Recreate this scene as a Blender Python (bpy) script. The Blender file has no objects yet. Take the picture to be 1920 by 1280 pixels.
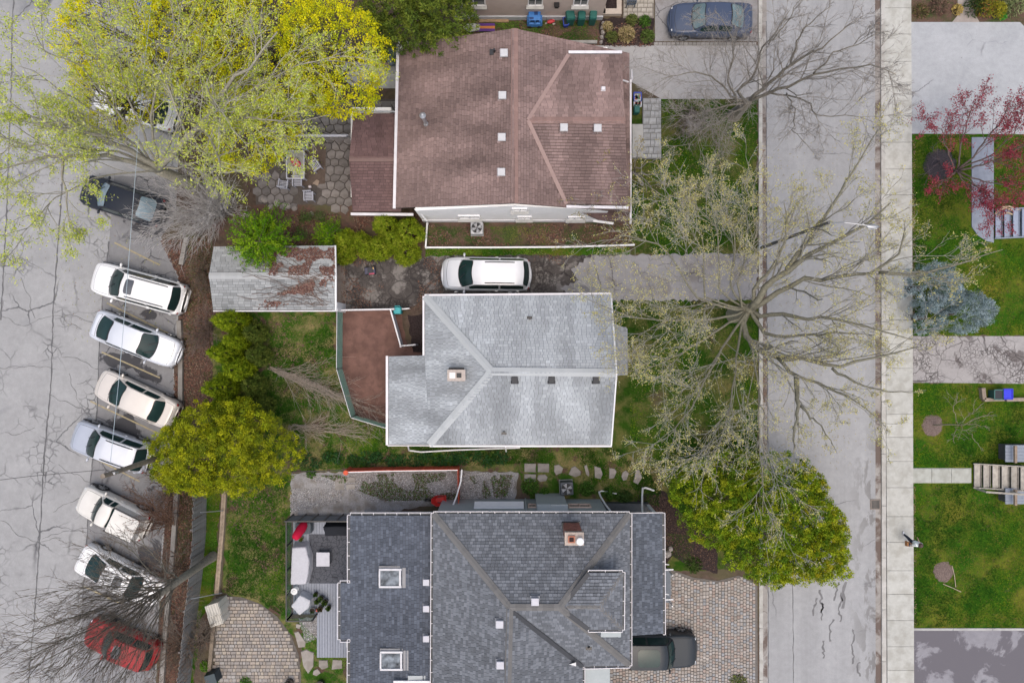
import bpy, bmesh, math, random
import numpy as np
from mathutils import Vector, Matrix
random.seed(11)
rng = np.random.default_rng(11)
scn = bpy.context.scene
COL = scn.collection
# ------------------------------------------------------------------ camera
CAMZ = 40.0
cam_d = bpy.data.cameras.new('camera')
cam = bpy.data.objects.new('camera', cam_d)
COL.objects.link(cam)
cam.location = (0, 0, CAMZ)
cam.rotation_euler = (0, 0, 0)
cam_d.sensor_width = 36.0
cam_d.lens = 24.0
cam_d.clip_start = 0.5
cam_d.clip_end = 2000
scn.camera = cam
# ------------------------------------------------------------------ light
SUN_EL, SUN_AZ = math.radians(75), math.radians(170)     # azimuth from +y (image top) towards +x
world = bpy.data.worlds.new('World')
scn.world = world
world.use_nodes = True
wn = world.node_tree.nodes
wl = world.node_tree.links
bg = wn['Background']
sky = wn.new('ShaderNodeTexSky')
sky.sky_type = 'NISHITA'
sky.sun_disc = False
sky.sun_elevation = SUN_EL
sky.sun_rotation = SUN_AZ
sky.air_density = 1.0
sky.dust_density = 5.0
sky.ozone_density = 0.6
wl.new(sky.outputs[0], bg.inputs[0])
bg.inputs[1].default_value = 0.15
sun_d = bpy.data.lights.new('sun', 'SUN')
sun_d.energy = 1.0
sun_d.angle = math.radians(80)
sun_d.color = (1.0, 0.94, 0.85)
sun = bpy.data.objects.new('sun', sun_d)
COL.objects.link(sun)
_sd = Vector((math.sin(SUN_AZ) * math.cos(SUN_EL), math.cos(SUN_AZ) * math.cos(SUN_EL), math.sin(SUN_EL)))
sun.rotation_euler = _sd.to_track_quat('Z', 'Y').to_euler()
sun.location = _sd * 80
scn.view_settings.view_transform = 'Standard'
scn.view_settings.look = 'None'
scn.view_settings.gamma = 1.0
scn.view_settings.use_curve_mapping = False
scn.view_settings.exposure = 0.33
scn.cycles.max_bounces = 6
scn.cycles.transparent_max_bounces = 8
# ------------------------------------------------------------------ helpers
PX = 32.0                                   # photograph pixels per metre on the ground
def W(px, py, z=0.0):
	"""a place seen at photo pixel (px,py) and standing z metres above the ground"""
	k = (CAMZ - z) / CAMZ / PX
	return Vector(((px - 960) * k, (640 - py) * k, z))
def tag(o, label=None, cat=None, group=None, kind=None):
	if label: o['label'] = label
	if cat: o['category'] = cat
	if group: o['group'] = group
	if kind: o['kind'] = kind
	return o
def thing(name, label, cat, loc=(0, 0, 0), rz=0.0, group=None):
	o = bpy.data.objects.new(name, None)
	o.empty_display_size = 0.3
	COL.objects.link(o)
	o.location = loc
	o.rotation_euler = (0, 0, rz)
	return tag(o, label, cat, group)
def origin_of(o):
	p = Vector((0, 0, 0))
	while o is not None:
		p += Vector(o.location)
		o = o.parent
	return p
def set_tint(me, cols):
	a = me.attributes.new('tint', 'FLOAT_COLOR', 'FACE')
	c = np.ones((len(cols), 4), dtype=np.float32)
	c[:, :3] = cols
	a.data.foreach_set('color', c.ravel())
def link(name, me, parent=None, kind=None):
	o = bpy.data.objects.new(name, me)
	COL.objects.link(o)
	if parent is not None: o.parent = parent
	if kind: o['kind'] = kind
	return o
class MB:
	def __init__(s):
		s.v = []; s.f = []; s.m = []; s.t = []
	def add(s, verts, faces, mi=0, tint=(1, 1, 1)):
		b = len(s.v)
		s.v.extend([tuple(p) for p in verts])
		for f in faces:
			s.f.append(tuple(i + b for i in f)); s.m.append(mi); s.t.append(tint)
	def box(s, x, y, z, sx, sy, sz, rz=0.0, mi=0, tint=(1, 1, 1), top=1.0):
		"""box centred on x,y standing on z; top scales its upper face"""
		c, n = math.cos(rz), math.sin(rz)
		vs = []
		for zz, k in ((z, 1.0), (z + sz, top)):
			for ax, ay in ((-1, -1), (1, -1), (1, 1), (-1, 1)):
				dx, dy = ax * sx / 2 * k, ay * sy / 2 * k
				vs.append((x + dx * c - dy * n, y + dx * n + dy * c, zz))
		s.add(vs, [(3, 2, 1, 0), (4, 5, 6, 7), (0, 1, 5, 4), (1, 2, 6, 5), (2, 3, 7, 6), (3, 0, 4, 7)], mi, tint)
	def bar(s, p, q, w, h, mi=0, tint=(1, 1, 1)):
		"""a bar with a w x h section from p to q"""
		p, q = Vector(p), Vector(q)
		d = (q - p)
		if d.length < 1e-6: return
		d.normalize()
		side = d.cross(Vector((0, 0, 1)))
		if side.length < 1e-3: side = Vector((1, 0, 0))
		side.normalize(); up = side.cross(d).normalized()
		vs = []
		for c in (p, q):
			for a, b in ((-1, -1), (1, -1), (1, 1), (-1, 1)):
				vs.append(c + side * (a * w / 2) + up * (b * h / 2))
		s.add(vs, [(0, 1, 2, 3), (7, 6, 5, 4), (0, 4, 5, 1), (1, 5, 6, 2), (2, 6, 7, 3), (3, 7, 4, 0)], mi, tint)
	def prism(s, pts, z0, z1, mi=0, tint=(1, 1, 1), inset=0.0):
		"""upright prism over an outline of 2D points"""
		n = len(pts)
		a = sum((pts[i][0] * pts[(i + 1) % n][1] - pts[(i + 1) % n][0] * pts[i][1]) for i in range(n))
		if a < 0: pts = pts[::-1]
		cx = sum(p[0] for p in pts) / n; cy = sum(p[1] for p in pts) / n
		k = 1.0 - inset
		vs = [(p[0], p[1], z0) for p in pts] + [(cx + (p[0] - cx) * k, cy + (p[1] - cy) * k, z1) for p in pts]
		fs = [tuple(range(n))[::-1], tuple(range(n, 2 * n))]
		fs += [(i, (i + 1) % n, n + (i + 1) % n, n + i) for i in range(n)]
		s.add(vs, fs, mi, tint)
	def cyl(s, x, y, z, r, h, n=14, r2=None, mi=0, tint=(1, 1, 1)):
		r2 = r if r2 is None else r2
		vs = [(x + r * math.cos(i * 2 * math.pi / n), y + r * math.sin(i * 2 * math.pi / n), z) for i in range(n)]
		vs += [(x + r2 * math.cos(i * 2 * math.pi / n), y + r2 * math.sin(i * 2 * math.pi / n), z + h) for i in range(n)]
		fs = [tuple(range(n))[::-1], tuple(range(n, 2 * n))]
		fs += [(i, (i + 1) % n, n + (i + 1) % n, n + i) for i in range(n)]
		s.add(vs, fs, mi, tint)
	def tube(s, pts, r, n=8, mi=0, tint=(1, 1, 1), cap=True):
		pts = [Vector(p) for p in pts]
		rr = r if isinstance(r, (list, tuple)) else [r] * len(pts)
		vs = []
		for i, p in enumerate(pts):
			d = (pts[min(i + 1, len(pts) - 1)] - pts[max(i - 1, 0)]).normalized()
			a = d.cross(Vector((0, 0, 1)))
			if a.length < 1e-3: a = Vector((1, 0, 0))
			a.normalize(); b = d.cross(a).normalized()
			for k in range(n):
				t = k * 2 * math.pi / n
				vs.append(p + a * (rr[i] * math.cos(t)) + b * (rr[i] * math.sin(t)))
		fs = []
		for i in range(len(pts) - 1):
			for k in range(n):
				fs.append((i * n + k, (i + 1) * n + k, (i + 1) * n + (k + 1) % n, i * n + (k + 1) % n))
		if cap:
			fs.append(tuple(range(n))); fs.append(tuple(range((len(pts) - 1) * n, len(pts) * n))[::-1])
		s.add(vs, fs, mi, tint)
	def ball(s, c, r, mi=0, tint=(1, 1, 1), nu=10, nv=7, jit=0.0):
		c = Vector(c)
		rr = r if isinstance(r, (list, tuple)) else (r, r, r)
		vs = []
		for j in range(1, nv):
			t = math.pi * j / nv
			for i in range(nu):
				a = 2 * math.pi * i / nu
				k = 1 + random.uniform(-jit, jit)
				vs.append(c + Vector((rr[0] * k * math.sin(t) * math.cos(a), rr[1] * k * math.sin(t) * math.sin(a), rr[2] * k * math.cos(t))))
		vs.append(c + Vector((0, 0, rr[2]))); vs.append(c - Vector((0, 0, rr[2])))
		T, B = len(vs) - 2, len(vs) - 1
		fs = []
		for j in range(nv - 2):
			for i in range(nu):
				fs.append((j * nu + i, (j + 1) * nu + i, (j + 1) * nu + (i + 1) % nu, j * nu + (i + 1) % nu))
		for i in range(nu):
			fs.append((T, i, (i + 1) % nu))
			fs.append((B, (nv - 2) * nu + (i + 1) % nu, (nv - 2) * nu + i))
		s.add(vs, fs, mi, tint)
	def sheet(s, pts, z, mi=0, tint=(1, 1, 1)):
		n = len(pts)
		a = sum((pts[i][0] * pts[(i + 1) % n][1] - pts[(i + 1) % n][0] * pts[i][1]) for i in range(n))
		if a < 0: pts = pts[::-1]
		s.add([(p[0], p[1], z) for p in pts], [tuple(range(n))], mi, tint)
	def mesh(s, name, mats, off=(0, 0, 0), smooth=False, bevel=0.0):
		me = bpy.data.meshes.new(name)
		vs = [(p[0] - off[0], p[1] - off[1], p[2] - off[2]) for p in s.v]
		me.from_pydata(vs, [], s.f)
		if not isinstance(mats, (list, tuple)): mats = [mats]
		for m in mats: me.materials.append(m)
		if len(mats) > 1: me.polygons.foreach_set('material_index', s.m)
		set_tint(me, np.array(s.t, dtype=np.float32))
		if smooth: me.polygons.foreach_set('use_smooth', [True] * len(s.f))
		me.update()
		return me
	def build(s, name, mats, parent=None, smooth=False, world=True, kind=None, bevel=0.0):
		off = origin_of(parent) if (parent is not None and world) else (0, 0, 0)
		o = link(name, s.mesh(name, mats, off, smooth), parent, kind)
		if bevel > 0:
			b = o.modifiers.new('bevel', 'BEVEL'); b.width = bevel; b.segments = 2; b.limit_method = 'ANGLE'
		return o
def np_obj(name, V, k, mat, cols=None, parent=None, kind=None, smooth=False, F=None):
	"""fast mesh: V is (n*k,3), every k consecutive vertices make one face (or faces given by F)"""
	V = np.asarray(V, dtype=np.float32)
	if parent is not None: V = V - np.array(origin_of(parent), dtype=np.float32)
	me = bpy.data.meshes.new(name)
	me.vertices.add(len(V)); me.vertices.foreach_set('co', V.ravel())
	if F is None: idx = np.arange(len(V), dtype=np.int32)
	else: idx = np.asarray(F, dtype=np.int32).ravel()
	nf = len(idx) // k
	me.loops.add(len(idx)); me.loops.foreach_set('vertex_index', idx)
	me.polygons.add(nf); me.polygons.foreach_set('loop_start', np.arange(nf, dtype=np.int32) * k)
	me.materials.append(mat)
	if cols is not None: set_tint(me, np.asarray(cols, dtype=np.float32))
	if smooth: me.polygons.foreach_set('use_smooth', np.ones(nf, dtype=bool))
	me.update(calc_edges=True)
	me.validate()
	return link(name, me, parent, kind)
# ------------------------------------------------------------------ materials
def nodes_of(name):
	m = bpy.data.materials.new(name); m.use_nodes = True
	return m, m.node_tree.nodes, m.node_tree.links, m.node_tree.nodes['Principled BSDF']
def noise_node(N, L, scale, detail=4, rough=0.55, dist=0.0, vec=None, coord='Object'):
	t = N.new('ShaderNodeTexNoise'); t.inputs['Scale'].default_value = scale
	t.inputs['Detail'].default_value = detail; t.inputs['Roughness'].default_value = rough
	t.inputs['Distortion'].default_value = dist
	if vec is None:
		c = N.new('ShaderNodeTexCoord'); vec = c.outputs[coord]
	L.new(vec, t.inputs['Vector'])
	return t.outputs['Fac']
def ramp(N, L, fac, stops):
	r = N.new('ShaderNodeValToRGB')
	e = r.color_ramp.elements
	while len(e) < len(stops): e.new(0.5)
	for i, (p, c) in enumerate(stops):
		e[i].position = p
		e[i].color = (c, c, c, 1) if not isinstance(c, (tuple, list)) else (c[0], c[1], c[2], 1)
	L.new(fac, r.inputs['Fac'])
	return r.outputs['Color']
def mixc(N, L, fac, a, b, mode='MIX'):
	x = N.new('ShaderNodeMix'); x.data_type = 'RGBA'; x.blend_type = mode
	if isinstance(fac, (int, float)): x.inputs[0].default_value = fac
	else: L.new(fac, x.inputs[0])
	for s, k in ((a, 6), (b, 7)):
		if isinstance(s, (tuple, list)): x.inputs[k].default_value = (s[0], s[1], s[2], 1)
		else: L.new(s, x.inputs[k])
	return x.outputs[2]
def math_n(N, L, op, a, b=None, c=None):
	m = N.new('ShaderNodeMath'); m.operation = op
	for i, s in enumerate((a, b, c)):
		if s is None: continue
		if isinstance(s, (int, float)): m.inputs[i].default_value = s
		else: L.new(s, m.inputs[i])
	return m.outputs[0]
def mat(name, c1, c2=None, scale=6.0, rough=0.8, metal=0.0, bump=0.0, bscale=None, spec=0.5, tint=False, c3=None, scale2=0.6, amt2=0.5, coat=0.0, detail=5):
	m, N, L, P = nodes_of(name)
	if c2 is None: c2 = tuple(min(1, k * 0.85) for k in c1)
	f = noise_node(N, L, scale, detail)
	col = ramp(N, L, f, [(0.32, c1), (0.68, c2)])
	if c3 is not None:
		f2 = noise_node(N, L, scale2, 4)
		k = ramp(N, L, f2, [(0.45, 0.0), (0.62, 1.0)])
		k = math_n(N, L, 'MULTIPLY', k, amt2)
		col = mixc(N, L, k, col, c3)
	if tint:
		a = N.new('ShaderNodeAttribute'); a.attribute_name = 'tint'
		col = mixc(N, L, 1.0, col, a.outputs['Color'], 'MULTIPLY')
	L.new(col, P.inputs['Base Color'])
	P.inputs['Roughness'].default_value = rough
	P.inputs['Metallic'].default_value = metal
	P.inputs['Specular IOR Level'].default_value = spec
	P.inputs['Coat Weight'].default_value = coat
	P.inputs['Coat Roughness'].default_value = 0.05
	if bump > 0:
		b = N.new('ShaderNodeBump'); b.inputs['Strength'].default_value = bump
		b.inputs['Distance'].default_value = 0.02
		L.new(noise_node(N, L, bscale or scale * 3, 5), b.inputs['Height'])
		L.new(b.outputs[0], P.inputs['Normal'])
	return m
def leaf_mat(name, trans=0.25, rough=0.6):
	m, N, L, P = nodes_of(name)
	a = N.new('ShaderNodeAttribute'); a.attribute_name = 'tint'
	L.new(a.outputs['Color'], P.inputs['Base Color'])
	P.inputs['Roughness'].default_value = rough
	P.inputs['Specular IOR Level'].default_value = 0.25
	P.inputs['Specular IOR Level'].default_value = 0.12
	t = N.new('ShaderNodeBsdfTranslucent'); L.new(a.outputs['Color'], t.inputs['Color'])
	x = N.new('ShaderNodeMixShader'); x.inputs[0].default_value = trans
	L.new(P.outputs[0], x.inputs[1]); L.new(t.outputs[0], x.inputs[2])
	L.new(x.outputs[0], N['Material Output'].inputs['Surface'])
	return m
def crack_mat(name, base, base2, dark, cscale, cw, mscale, mlo, mhi, stain=None, stain_scale=0.35, s_lo=0.55, s_hi=0.6, extra=None, grain=40, fine=True, rough=0.85, stretch=(1, 1, 1), lanes=False):
	"""paving with crack networks (voronoi edges) that come and go, and stains with edges"""
	m, N, L, P = nodes_of(name)
	tc = N.new('ShaderNodeTexCoord')
	wob = N.new('ShaderNodeTexNoise'); wob.inputs['Scale'].default_value = 2.5; wob.inputs['Detail'].default_value = 3
	L.new(tc.outputs['Object'], wob.inputs['Vector'])
	vm = N.new('ShaderNodeVectorMath'); vm.operation = 'MULTIPLY_ADD'
	L.new(wob.outputs['Color'], vm.inputs[0]); vm.inputs[1].default_value = (0.35, 0.35, 0); L.new(tc.outputs['Object'], vm.inputs[2])
	vec = vm.outputs[0]
	f = noise_node(N, L, 0.5, 6, 0.65)
	col = ramp(N, L, f, [(0.3, base), (0.7, base2)])
	g = noise_node(N, L, grain, 3, 0.7)
	col = mixc(N, L, 1.0, col, ramp(N, L, g, [(0.25, 0.84), (0.75, 1.12)]), 'MULTIPLY')
	st = noise_node(N, L, 3.0, 5, 0.6)
	col = mixc(N, L, 1.0, col, ramp(N, L, st, [(0.25, 0.9), (0.7, 1.06)]), 'MULTIPLY')
	if lanes:
		ml = N.new('ShaderNodeMapping'); ml.inputs['Scale'].default_value = (1.1, .03, 1); L.new(tc.outputs['Object'], ml.inputs['Vector'])
		col = mixc(N, L, 1.0, col, ramp(N, L, noise_node(N, L, 1.0, 4, .6, 0, ml.outputs[0]), [(.3, .88), (.7, 1.07)]), 'MULTIPLY')
	masks = []
	for sc, wd, ms, lo, hi in ((cscale, cw, mscale, mlo, mhi), (cscale * 5.0, cw * 4.2, mscale * 1.6, mlo + 0.09, mhi + 0.08)):
		v = N.new('ShaderNodeTexVoronoi'); v.feature = 'DISTANCE_TO_EDGE'; v.inputs['Scale'].default_value = sc
		L.new(vec, v.inputs['Vector'])
		e = ramp(N, L, v.outputs['Distance'], [(0.0, 1.0), (wd, 0.0)])
		k = ramp(N, L, noise_node(N, L, ms, 3), [(lo, 0.0), (hi, 1.0)])
		masks.append(math_n(N, L, 'MULTIPLY', e, k))
		if not fine: break
	mk = masks[0] if len(masks) == 1 else math_n(N, L, 'MAXIMUM', masks[0], masks[1])
	if stain is not None:
		mp = N.new('ShaderNodeMapping'); mp.inputs['Scale'].default_value = stretch; L.new(tc.outputs['Object'], mp.inputs['Vector'])
		s = ramp(N, L, noise_node(N, L, stain_scale, 7, 0.62, 0.4, mp.outputs[0]), [(s_lo, 0.0), (s_hi, 1.0)])
		if extra is not None: s = math_n(N, L, 'MULTIPLY', s, extra(N, L, tc))
		col = mixc(N, L, s, col, stain)
	col = mixc(N, L, mk, col, dark)
	L.new(col, P.inputs['Base Color'])
	P.inputs['Roughness'].default_value = rough
	P.inputs['Specular IOR Level'].default_value = 0.3
	b = N.new('ShaderNodeBump'); b.inputs['Strength'].default_value = 0.25; b.inputs['Distance'].default_value = 0.02
	L.new(math_n(N, L, 'SUBTRACT', g, mk), b.inputs['Height']); L.new(b.outputs[0], P.inputs['Normal'])
	return m
def lawn_mat(name, g1, g2, dry, dry_lo=0.5, dry_hi=0.66, dscale=0.45, bare=None, b_lo=0.6, b_hi=0.68):
	m, N, L, P = nodes_of(name)
	f = noise_node(N, L, 1.6, 7, 0.7)
	col = ramp(N, L, f, [(0.3, g1), (0.7, g2)])
	d = ramp(N, L, noise_node(N, L, dscale, 7, 0.68, 0.3), [(dry_lo, 0.0), (dry_hi, 1.0)])
	col = mixc(N, L, d, col, dry)
	if bare is not None:
		tcn = N.new('ShaderNodeTexCoord'); mp = N.new('ShaderNodeMapping'); mp.inputs['Location'].default_value = (13.0, 7.0, 3.0)
		L.new(tcn.outputs['Object'], mp.inputs['Vector'])
		bb = ramp(N, L, noise_node(N, L, dscale * 1.3, 6, 0.65, 0.2, mp.outputs[0]), [(b_lo, 0.0), (b_hi, 1.0)])
		col = mixc(N, L, bb, col, bare)
	g = noise_node(N, L, 22, 4, 0.75)
	col = mixc(N, L, 1.0, col, ramp(N, L, g, [(0.25, 0.55), (0.75, 1.45)]), 'MULTIPLY')
	L.new(col, P.inputs['Base Color']); P.inputs['Roughness'].default_value = 0.95
	P.inputs['Specular IOR Level'].default_value = 0.1
	b = N.new('ShaderNodeBump'); b.inputs['Strength'].default_value = 0.7; b.inputs['Distance'].default_value = 0.04
	L.new(g, b.inputs['Height']); L.new(b.outputs[0], P.inputs['Normal'])
	return m
M_leaf = leaf_mat('leaf')
M_needle = leaf_mat('conifer_foliage', 0.12, 0.7)
M_grass = leaf_mat('grass_blade', 0.2, 0.8)
M_litter = leaf_mat('dead_leaf', 0.05, 0.85)
M_bark = mat('bark', (1, 1, 1), (0.6, 0.6, 0.6), 9, 0.9, bump=0.6, tint=True, spec=0.2)
M_white = mat('white_paint', (0.78, 0.78, 0.78), (0.72, 0.72, 0.73), 4, 0.45)
M_whitewall = mat('white_stucco', (0.88, 0.87, 0.85), (0.84, 0.83, 0.82), 3, 0.85, bump=0.2, bscale=60, c3=(0.72, 0.71, 0.68), scale2=0.9, amt2=0.25)
M_gutter = mat('gutter_metal', (0.72, 0.70, 0.72), (0.62, 0.60, 0.62), 3, 0.4)
M_black = mat('black_plastic', (0.012, 0.012, 0.014), (0.02, 0.02, 0.022), 8, 0.45)
M_blackmetal = mat('black_metal', (0.014, 0.014, 0.016), (0.022, 0.022, 0.024), 8, 0.35)
M_darkgrey = mat('dark_grey', (0.05, 0.055, 0.06), (0.07, 0.075, 0.08), 6, 0.6)
M_shingle = mat('asphalt_shingle', (1.0, 1.0, 1.0), (0.86, 0.86, 0.86), 30, 0.92, tint=True, spec=0.15, bump=0.3, bscale=160)
M_conc = mat('concrete', (0.44, 0.44, 0.42), (0.36, 0.36, 0.345), 3, 0.88, bump=0.15, bscale=70, c3=(0.30, 0.295, 0.28), scale2=1.2, amt2=0.35, spec=0.3)
M_conct = mat('paving_concrete', (1, 1, 1), (0.88, 0.88, 0.87), 5, 0.9, tint=True, bump=0.15, bscale=70, spec=0.3, c3=(0.62, 0.6, 0.56), scale2=2.0, amt2=0.5)
M_timber = mat('weathered_timber', (0.25, 0.22, 0.19), (0.16, 0.14, 0.12), 5, 0.9, bump=0.4, bscale=25, tint=True)
M_steel = mat('galvanised_steel', (0.5, 0.51, 0.53), (0.42, 0.43, 0.45), 5, 0.4, metal=0.6)
M_cable = mat('cable', (0.36, 0.43, 0.47), (0.30, 0.37, 0.41), 3, 0.6)
M_blackcable = mat('black_cable', (0.02, 0.02, 0.022), (0.03, 0.03, 0.03), 3, 0.6)
M_glass = mat('dark_glass', (0.012, 0.03, 0.03), (0.02, 0.045, 0.042), 1.2, 0.05, spec=0.3)
M_glass_win = mat('window_glass', (0.05, 0.06, 0.07), (0.09, 0.10, 0.11), 1.5, 0.05, spec=0.8)
M_tyre = mat('tyre_rubber', (0.015, 0.015, 0.016), (0.025, 0.025, 0.025), 10, 0.8)
M_rim = mat('wheel_alloy', (0.45, 0.46, 0.48), (0.38, 0.39, 0.4), 5, 0.3, metal=0.8)
M_headlamp = mat('headlamp', (0.75, 0.78, 0.8), (0.6, 0.63, 0.66), 10, 0.12)
M_taillamp = mat('tail_lamp', (0.35, 0.01, 0.015), (0.25, 0.008, 0.01), 10, 0.15)
M_brick = mat('chimney_brick', (0.33, 0.13, 0.09), (0.24, 0.09, 0.065), 9, 0.9, tint=True, bump=0.3)
M_generic = mat('painted_plain', (1, 1, 1), (0.9, 0.9, 0.9), 6, 0.55, tint=True)
M_rough = mat('painted_rough', (1, 1, 1), (0.82, 0.82, 0.82), 8, 0.9, tint=True, bump=0.3)
M_soft = mat('cloth', (1, 1, 1), (0.9, 0.9, 0.9), 12, 0.95, tint=True, bump=0.25, bscale=18, spec=0.1)
# ------------------------------------------------------------------ the ground and everything paved
def P2(pts): return [tuple(W(x, y)[:2]) for x, y in pts]
M_earth = mat('earth', (0.115, 0.083, 0.064), (0.07, 0.05, 0.04), 4, 0.95, bump=0.5, c3=(0.10, 0.10, 0.045), scale2=0.5, amt2=0.5, spec=0.1)
M_dirt = mat('bare_dirt', (0.185, 0.105, 0.085), (0.135, 0.077, 0.062), 1.3, 0.95, bump=0.6, bscale=14, c3=(0.085, 0.048, 0.042), scale2=2.2, amt2=0.45, spec=0.1, detail=8)
M_mulch = mat('mulch', (0.05, 0.037, 0.035), (0.025, 0.018, 0.018), 12, 0.95, bump=0.8, spec=0.1)
M_lot = crack_mat('car_park_paving', (0.345, 0.347, 0.348), (0.28, 0.282, 0.283), (0.075, 0.075, 0.08), 0.42, 0.022, 0.22, 0.46, 0.6,
				  stain=(0.20, 0.205, 0.215), stain_scale=0.16, s_lo=0.6, s_hi=0.72)
M_bay = crack_mat('parking_bay_asphalt', (0.24, 0.24, 0.245), (0.19, 0.19, 0.195), (0.045, 0.045, 0.05), 0.7, 0.03, 0.4, 0.5, 0.6,
				  stain=(0.055, 0.055, 0.06), stain_scale=0.5, s_lo=0.57, s_hi=0.6)
def road_wet(N, L, tc):
	s = N.new('ShaderNodeSeparateXYZ'); L.new(tc.outputs['Object'], s.inputs[0])
	fx = ramp(N, L, math_n(N, L, 'MULTIPLY_ADD', s.outputs[0], 0.25, -4.9), [(0.0, 0.0), (0.45, 1.0)])
	fy = ramp(N, L, math_n(N, L, 'MULTIPLY_ADD', s.outputs[1], -0.2, -1.0), [(0.0, 0.0), (0.5, 1.0)])
	return math_n(N, L, 'MULTIPLY', fx, fy)
M_road = crack_mat('road_surface', (0.335, 0.338, 0.342), (0.30, 0.303, 0.307), (0.13, 0.13, 0.135), 0.35, 0.012, 0.25, 0.56, 0.66,
				   stain=(0.17, 0.165, 0.16), stain_scale=1.3, s_lo=0.51, s_hi=0.55, extra=road_wet, fine=False, stretch=(1, .4, 1), lanes=True)
M_gutter_pan = crack_mat('gutter_concrete', (0.36, 0.345, 0.325), (0.25, 0.23, 0.21), (0.1, 0.08, 0.07), 0.5, 0.02, 0.5, 0.5, 0.6,
						 stain=(0.13, 0.10, 0.085), stain_scale=0.7, s_lo=0.46, s_hi=0.56, fine=False)
M_drive_dark = crack_mat('broken_asphalt', (0.095, 0.083, 0.077), (0.065, 0.057, 0.053), (0.03, 0.026, 0.025), 1.0, 0.05, 0.5, 0.3, 0.5,
						 stain=(0.185, 0.17, 0.158), stain_scale=1.3, s_lo=0.5, s_hi=0.57)
M_drive_grey = crack_mat('worn_concrete_drive', (0.31, 0.302, 0.302), (0.24, 0.233, 0.233), (0.09, 0.085, 0.085), 0.5, 0.018, 0.4, 0.46, 0.58, stain=(0.2, 0.185, 0.175), stain_scale=0.8, s_lo=0.5, s_hi=0.64)
M_drive_pale = crack_mat('pale_concrete_drive', (0.385, 0.378, 0.37), (0.325, 0.318, 0.312), (0.12, 0.115, 0.11), 0.4, 0.014, 0.4, 0.52, 0.62, fine=False)
M_drive_light = crack_mat('light_concrete_drive', (0.40, 0.415, 0.43), (0.335, 0.35, 0.365), (0.15, 0.15, 0.155), 0.22, 0.008, 0.3, 0.5, 0.6,
						  stain=(0.2, 0.2, 0.2), stain_scale=0.55, s_lo=0.68, s_hi=0.69, fine=False)
M_drive_crack = crack_mat('cracked_asphalt_drive', (0.36, 0.345, 0.335), (0.29, 0.275, 0.27), (0.05, 0.042, 0.04), 1.1, 0.035, 0.35, 0.36, 0.5,
						  stain=(0.14, 0.125, 0.12), stain_scale=0.7, s_lo=0.57, s_hi=0.62)
M_drive_wet = crack_mat('damp_asphalt_drive', (0.27, 0.265, 0.285), (0.215, 0.21, 0.23), (0.1, 0.1, 0.11), 0.5, 0.01, 0.3, 0.6, 0.7,
						stain=(0.125, 0.118, 0.132), stain_scale=0.45, s_lo=0.46, s_hi=0.5, fine=False)
M_lawn_r = lawn_mat('green_lawn', (0.012, 0.058, 0.003), (0.045, 0.115, 0.006), (0.155, 0.15, 0.02), 0.44, 0.7, bare=(0.115, 0.085, 0.05), b_lo=0.66, b_hi=0.74)
M_lawn_f = lawn_mat('front_lawn', (0.012, 0.046, 0.004), (0.035, 0.078, 0.006), (0.14, 0.125, 0.045), 0.46, 0.64, bare=(0.08, 0.058, 0.042), b_lo=0.58, b_hi=0.7)
M_lawn_b = lawn_mat('rough_back_lawn', (0.018, 0.06, 0.006), (0.045, 0.10, 0.010), (0.19, 0.16, 0.07), 0.44, 0.62, 0.9, bare=(0.10, 0.062, 0.048), b_lo=0.55, b_hi=0.63)
M_bed = lawn_mat('weedy_bed', (0.04, 0.065, 0.02), (0.07, 0.085, 0.03), (0.115, 0.072, 0.055), 0.42, 0.55, 0.9, bare=(0.06, 0.04, 0.034), b_lo=0.55, b_hi=0.66)
M_gravelbase = mat('gravel_bed', (0.34, 0.335, 0.335), (0.23, 0.225, 0.225), 16, 0.95, bump=0.8, c3=(0.14, 0.115, 0.09), scale2=1.6, amt2=0.6, spec=0.15)
M_yellow = mat('worn_yellow_paint', (0.40, 0.33, 0.17), (0.25, 0.225, 0.165), 7, 0.8)
M_joint = mat('joint_filler', (0.085, 0.085, 0.088), (0.14, 0.14, 0.143), 3, 0.9)
SOFT = ('lawn', 'bed', 'gravel', 'dirt', 'soil', 'mulch', 'grass', 'broken')
def rag(pts, amp=2.6, step=7.0):
	out = []
	for (x0, y0), (x1, y1) in zip(pts, pts[1:] + pts[:1]):
		n = max(1, min(90, int(math.hypot(x1 - x0, y1 - y0) / step)))
		for i in range(n):
			f = i / n; l = math.hypot(x1 - x0, y1 - y0); k = random.uniform(-amp, amp) if i else 0; out.append((x0 + (x1 - x0) * f - (y1 - y0) / l * k, y0 + (y1 - y0) * f + (x1 - x0) / l * k))
	return out
GZ = [0]
def ground_sheet(name, pts, z, m, world_pts=False):
	if not world_pts: GZ[0] += 1; z += GZ[0] * .00005
	if not world_pts and 'walk' not in name and any(k in name for k in SOFT): pts = rag(pts)
	b = MB(); b.sheet(pts if world_pts else P2(pts), z)
	return b.build(name, m, kind='structure')
ground = ground_sheet('ground', [(-300, -300), (300, -300), (300, 300), (-300, 300)], 0.0, M_earth, True)
car_park = ground_sheet('car_park', [(-1200, -900), (330, -900), (338, 200), (330, 400), (302, 445), (318, 480), (336, 520), (334, 600), (326, 690), (330, 760), (325, 880), (308, 1000), (300, 1110), (292, 1290), (280, 2100), (-1200, 2100)], 0.008, M_lot)
ground_sheet('parking_bays', [(214, 330), (330, 330), (326, 415), (300, 445), (316, 480), (333, 520), (331, 600), (324, 690), (327, 760), (322, 880), (305, 1000), (297, 1110), (290, 1290), (285, 1500), (140, 1500), (155, 1119), (165, 984), (173, 863), (183, 756), (186, 655), (193, 561), (205, 453)], 0.012, M_bay)
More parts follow.
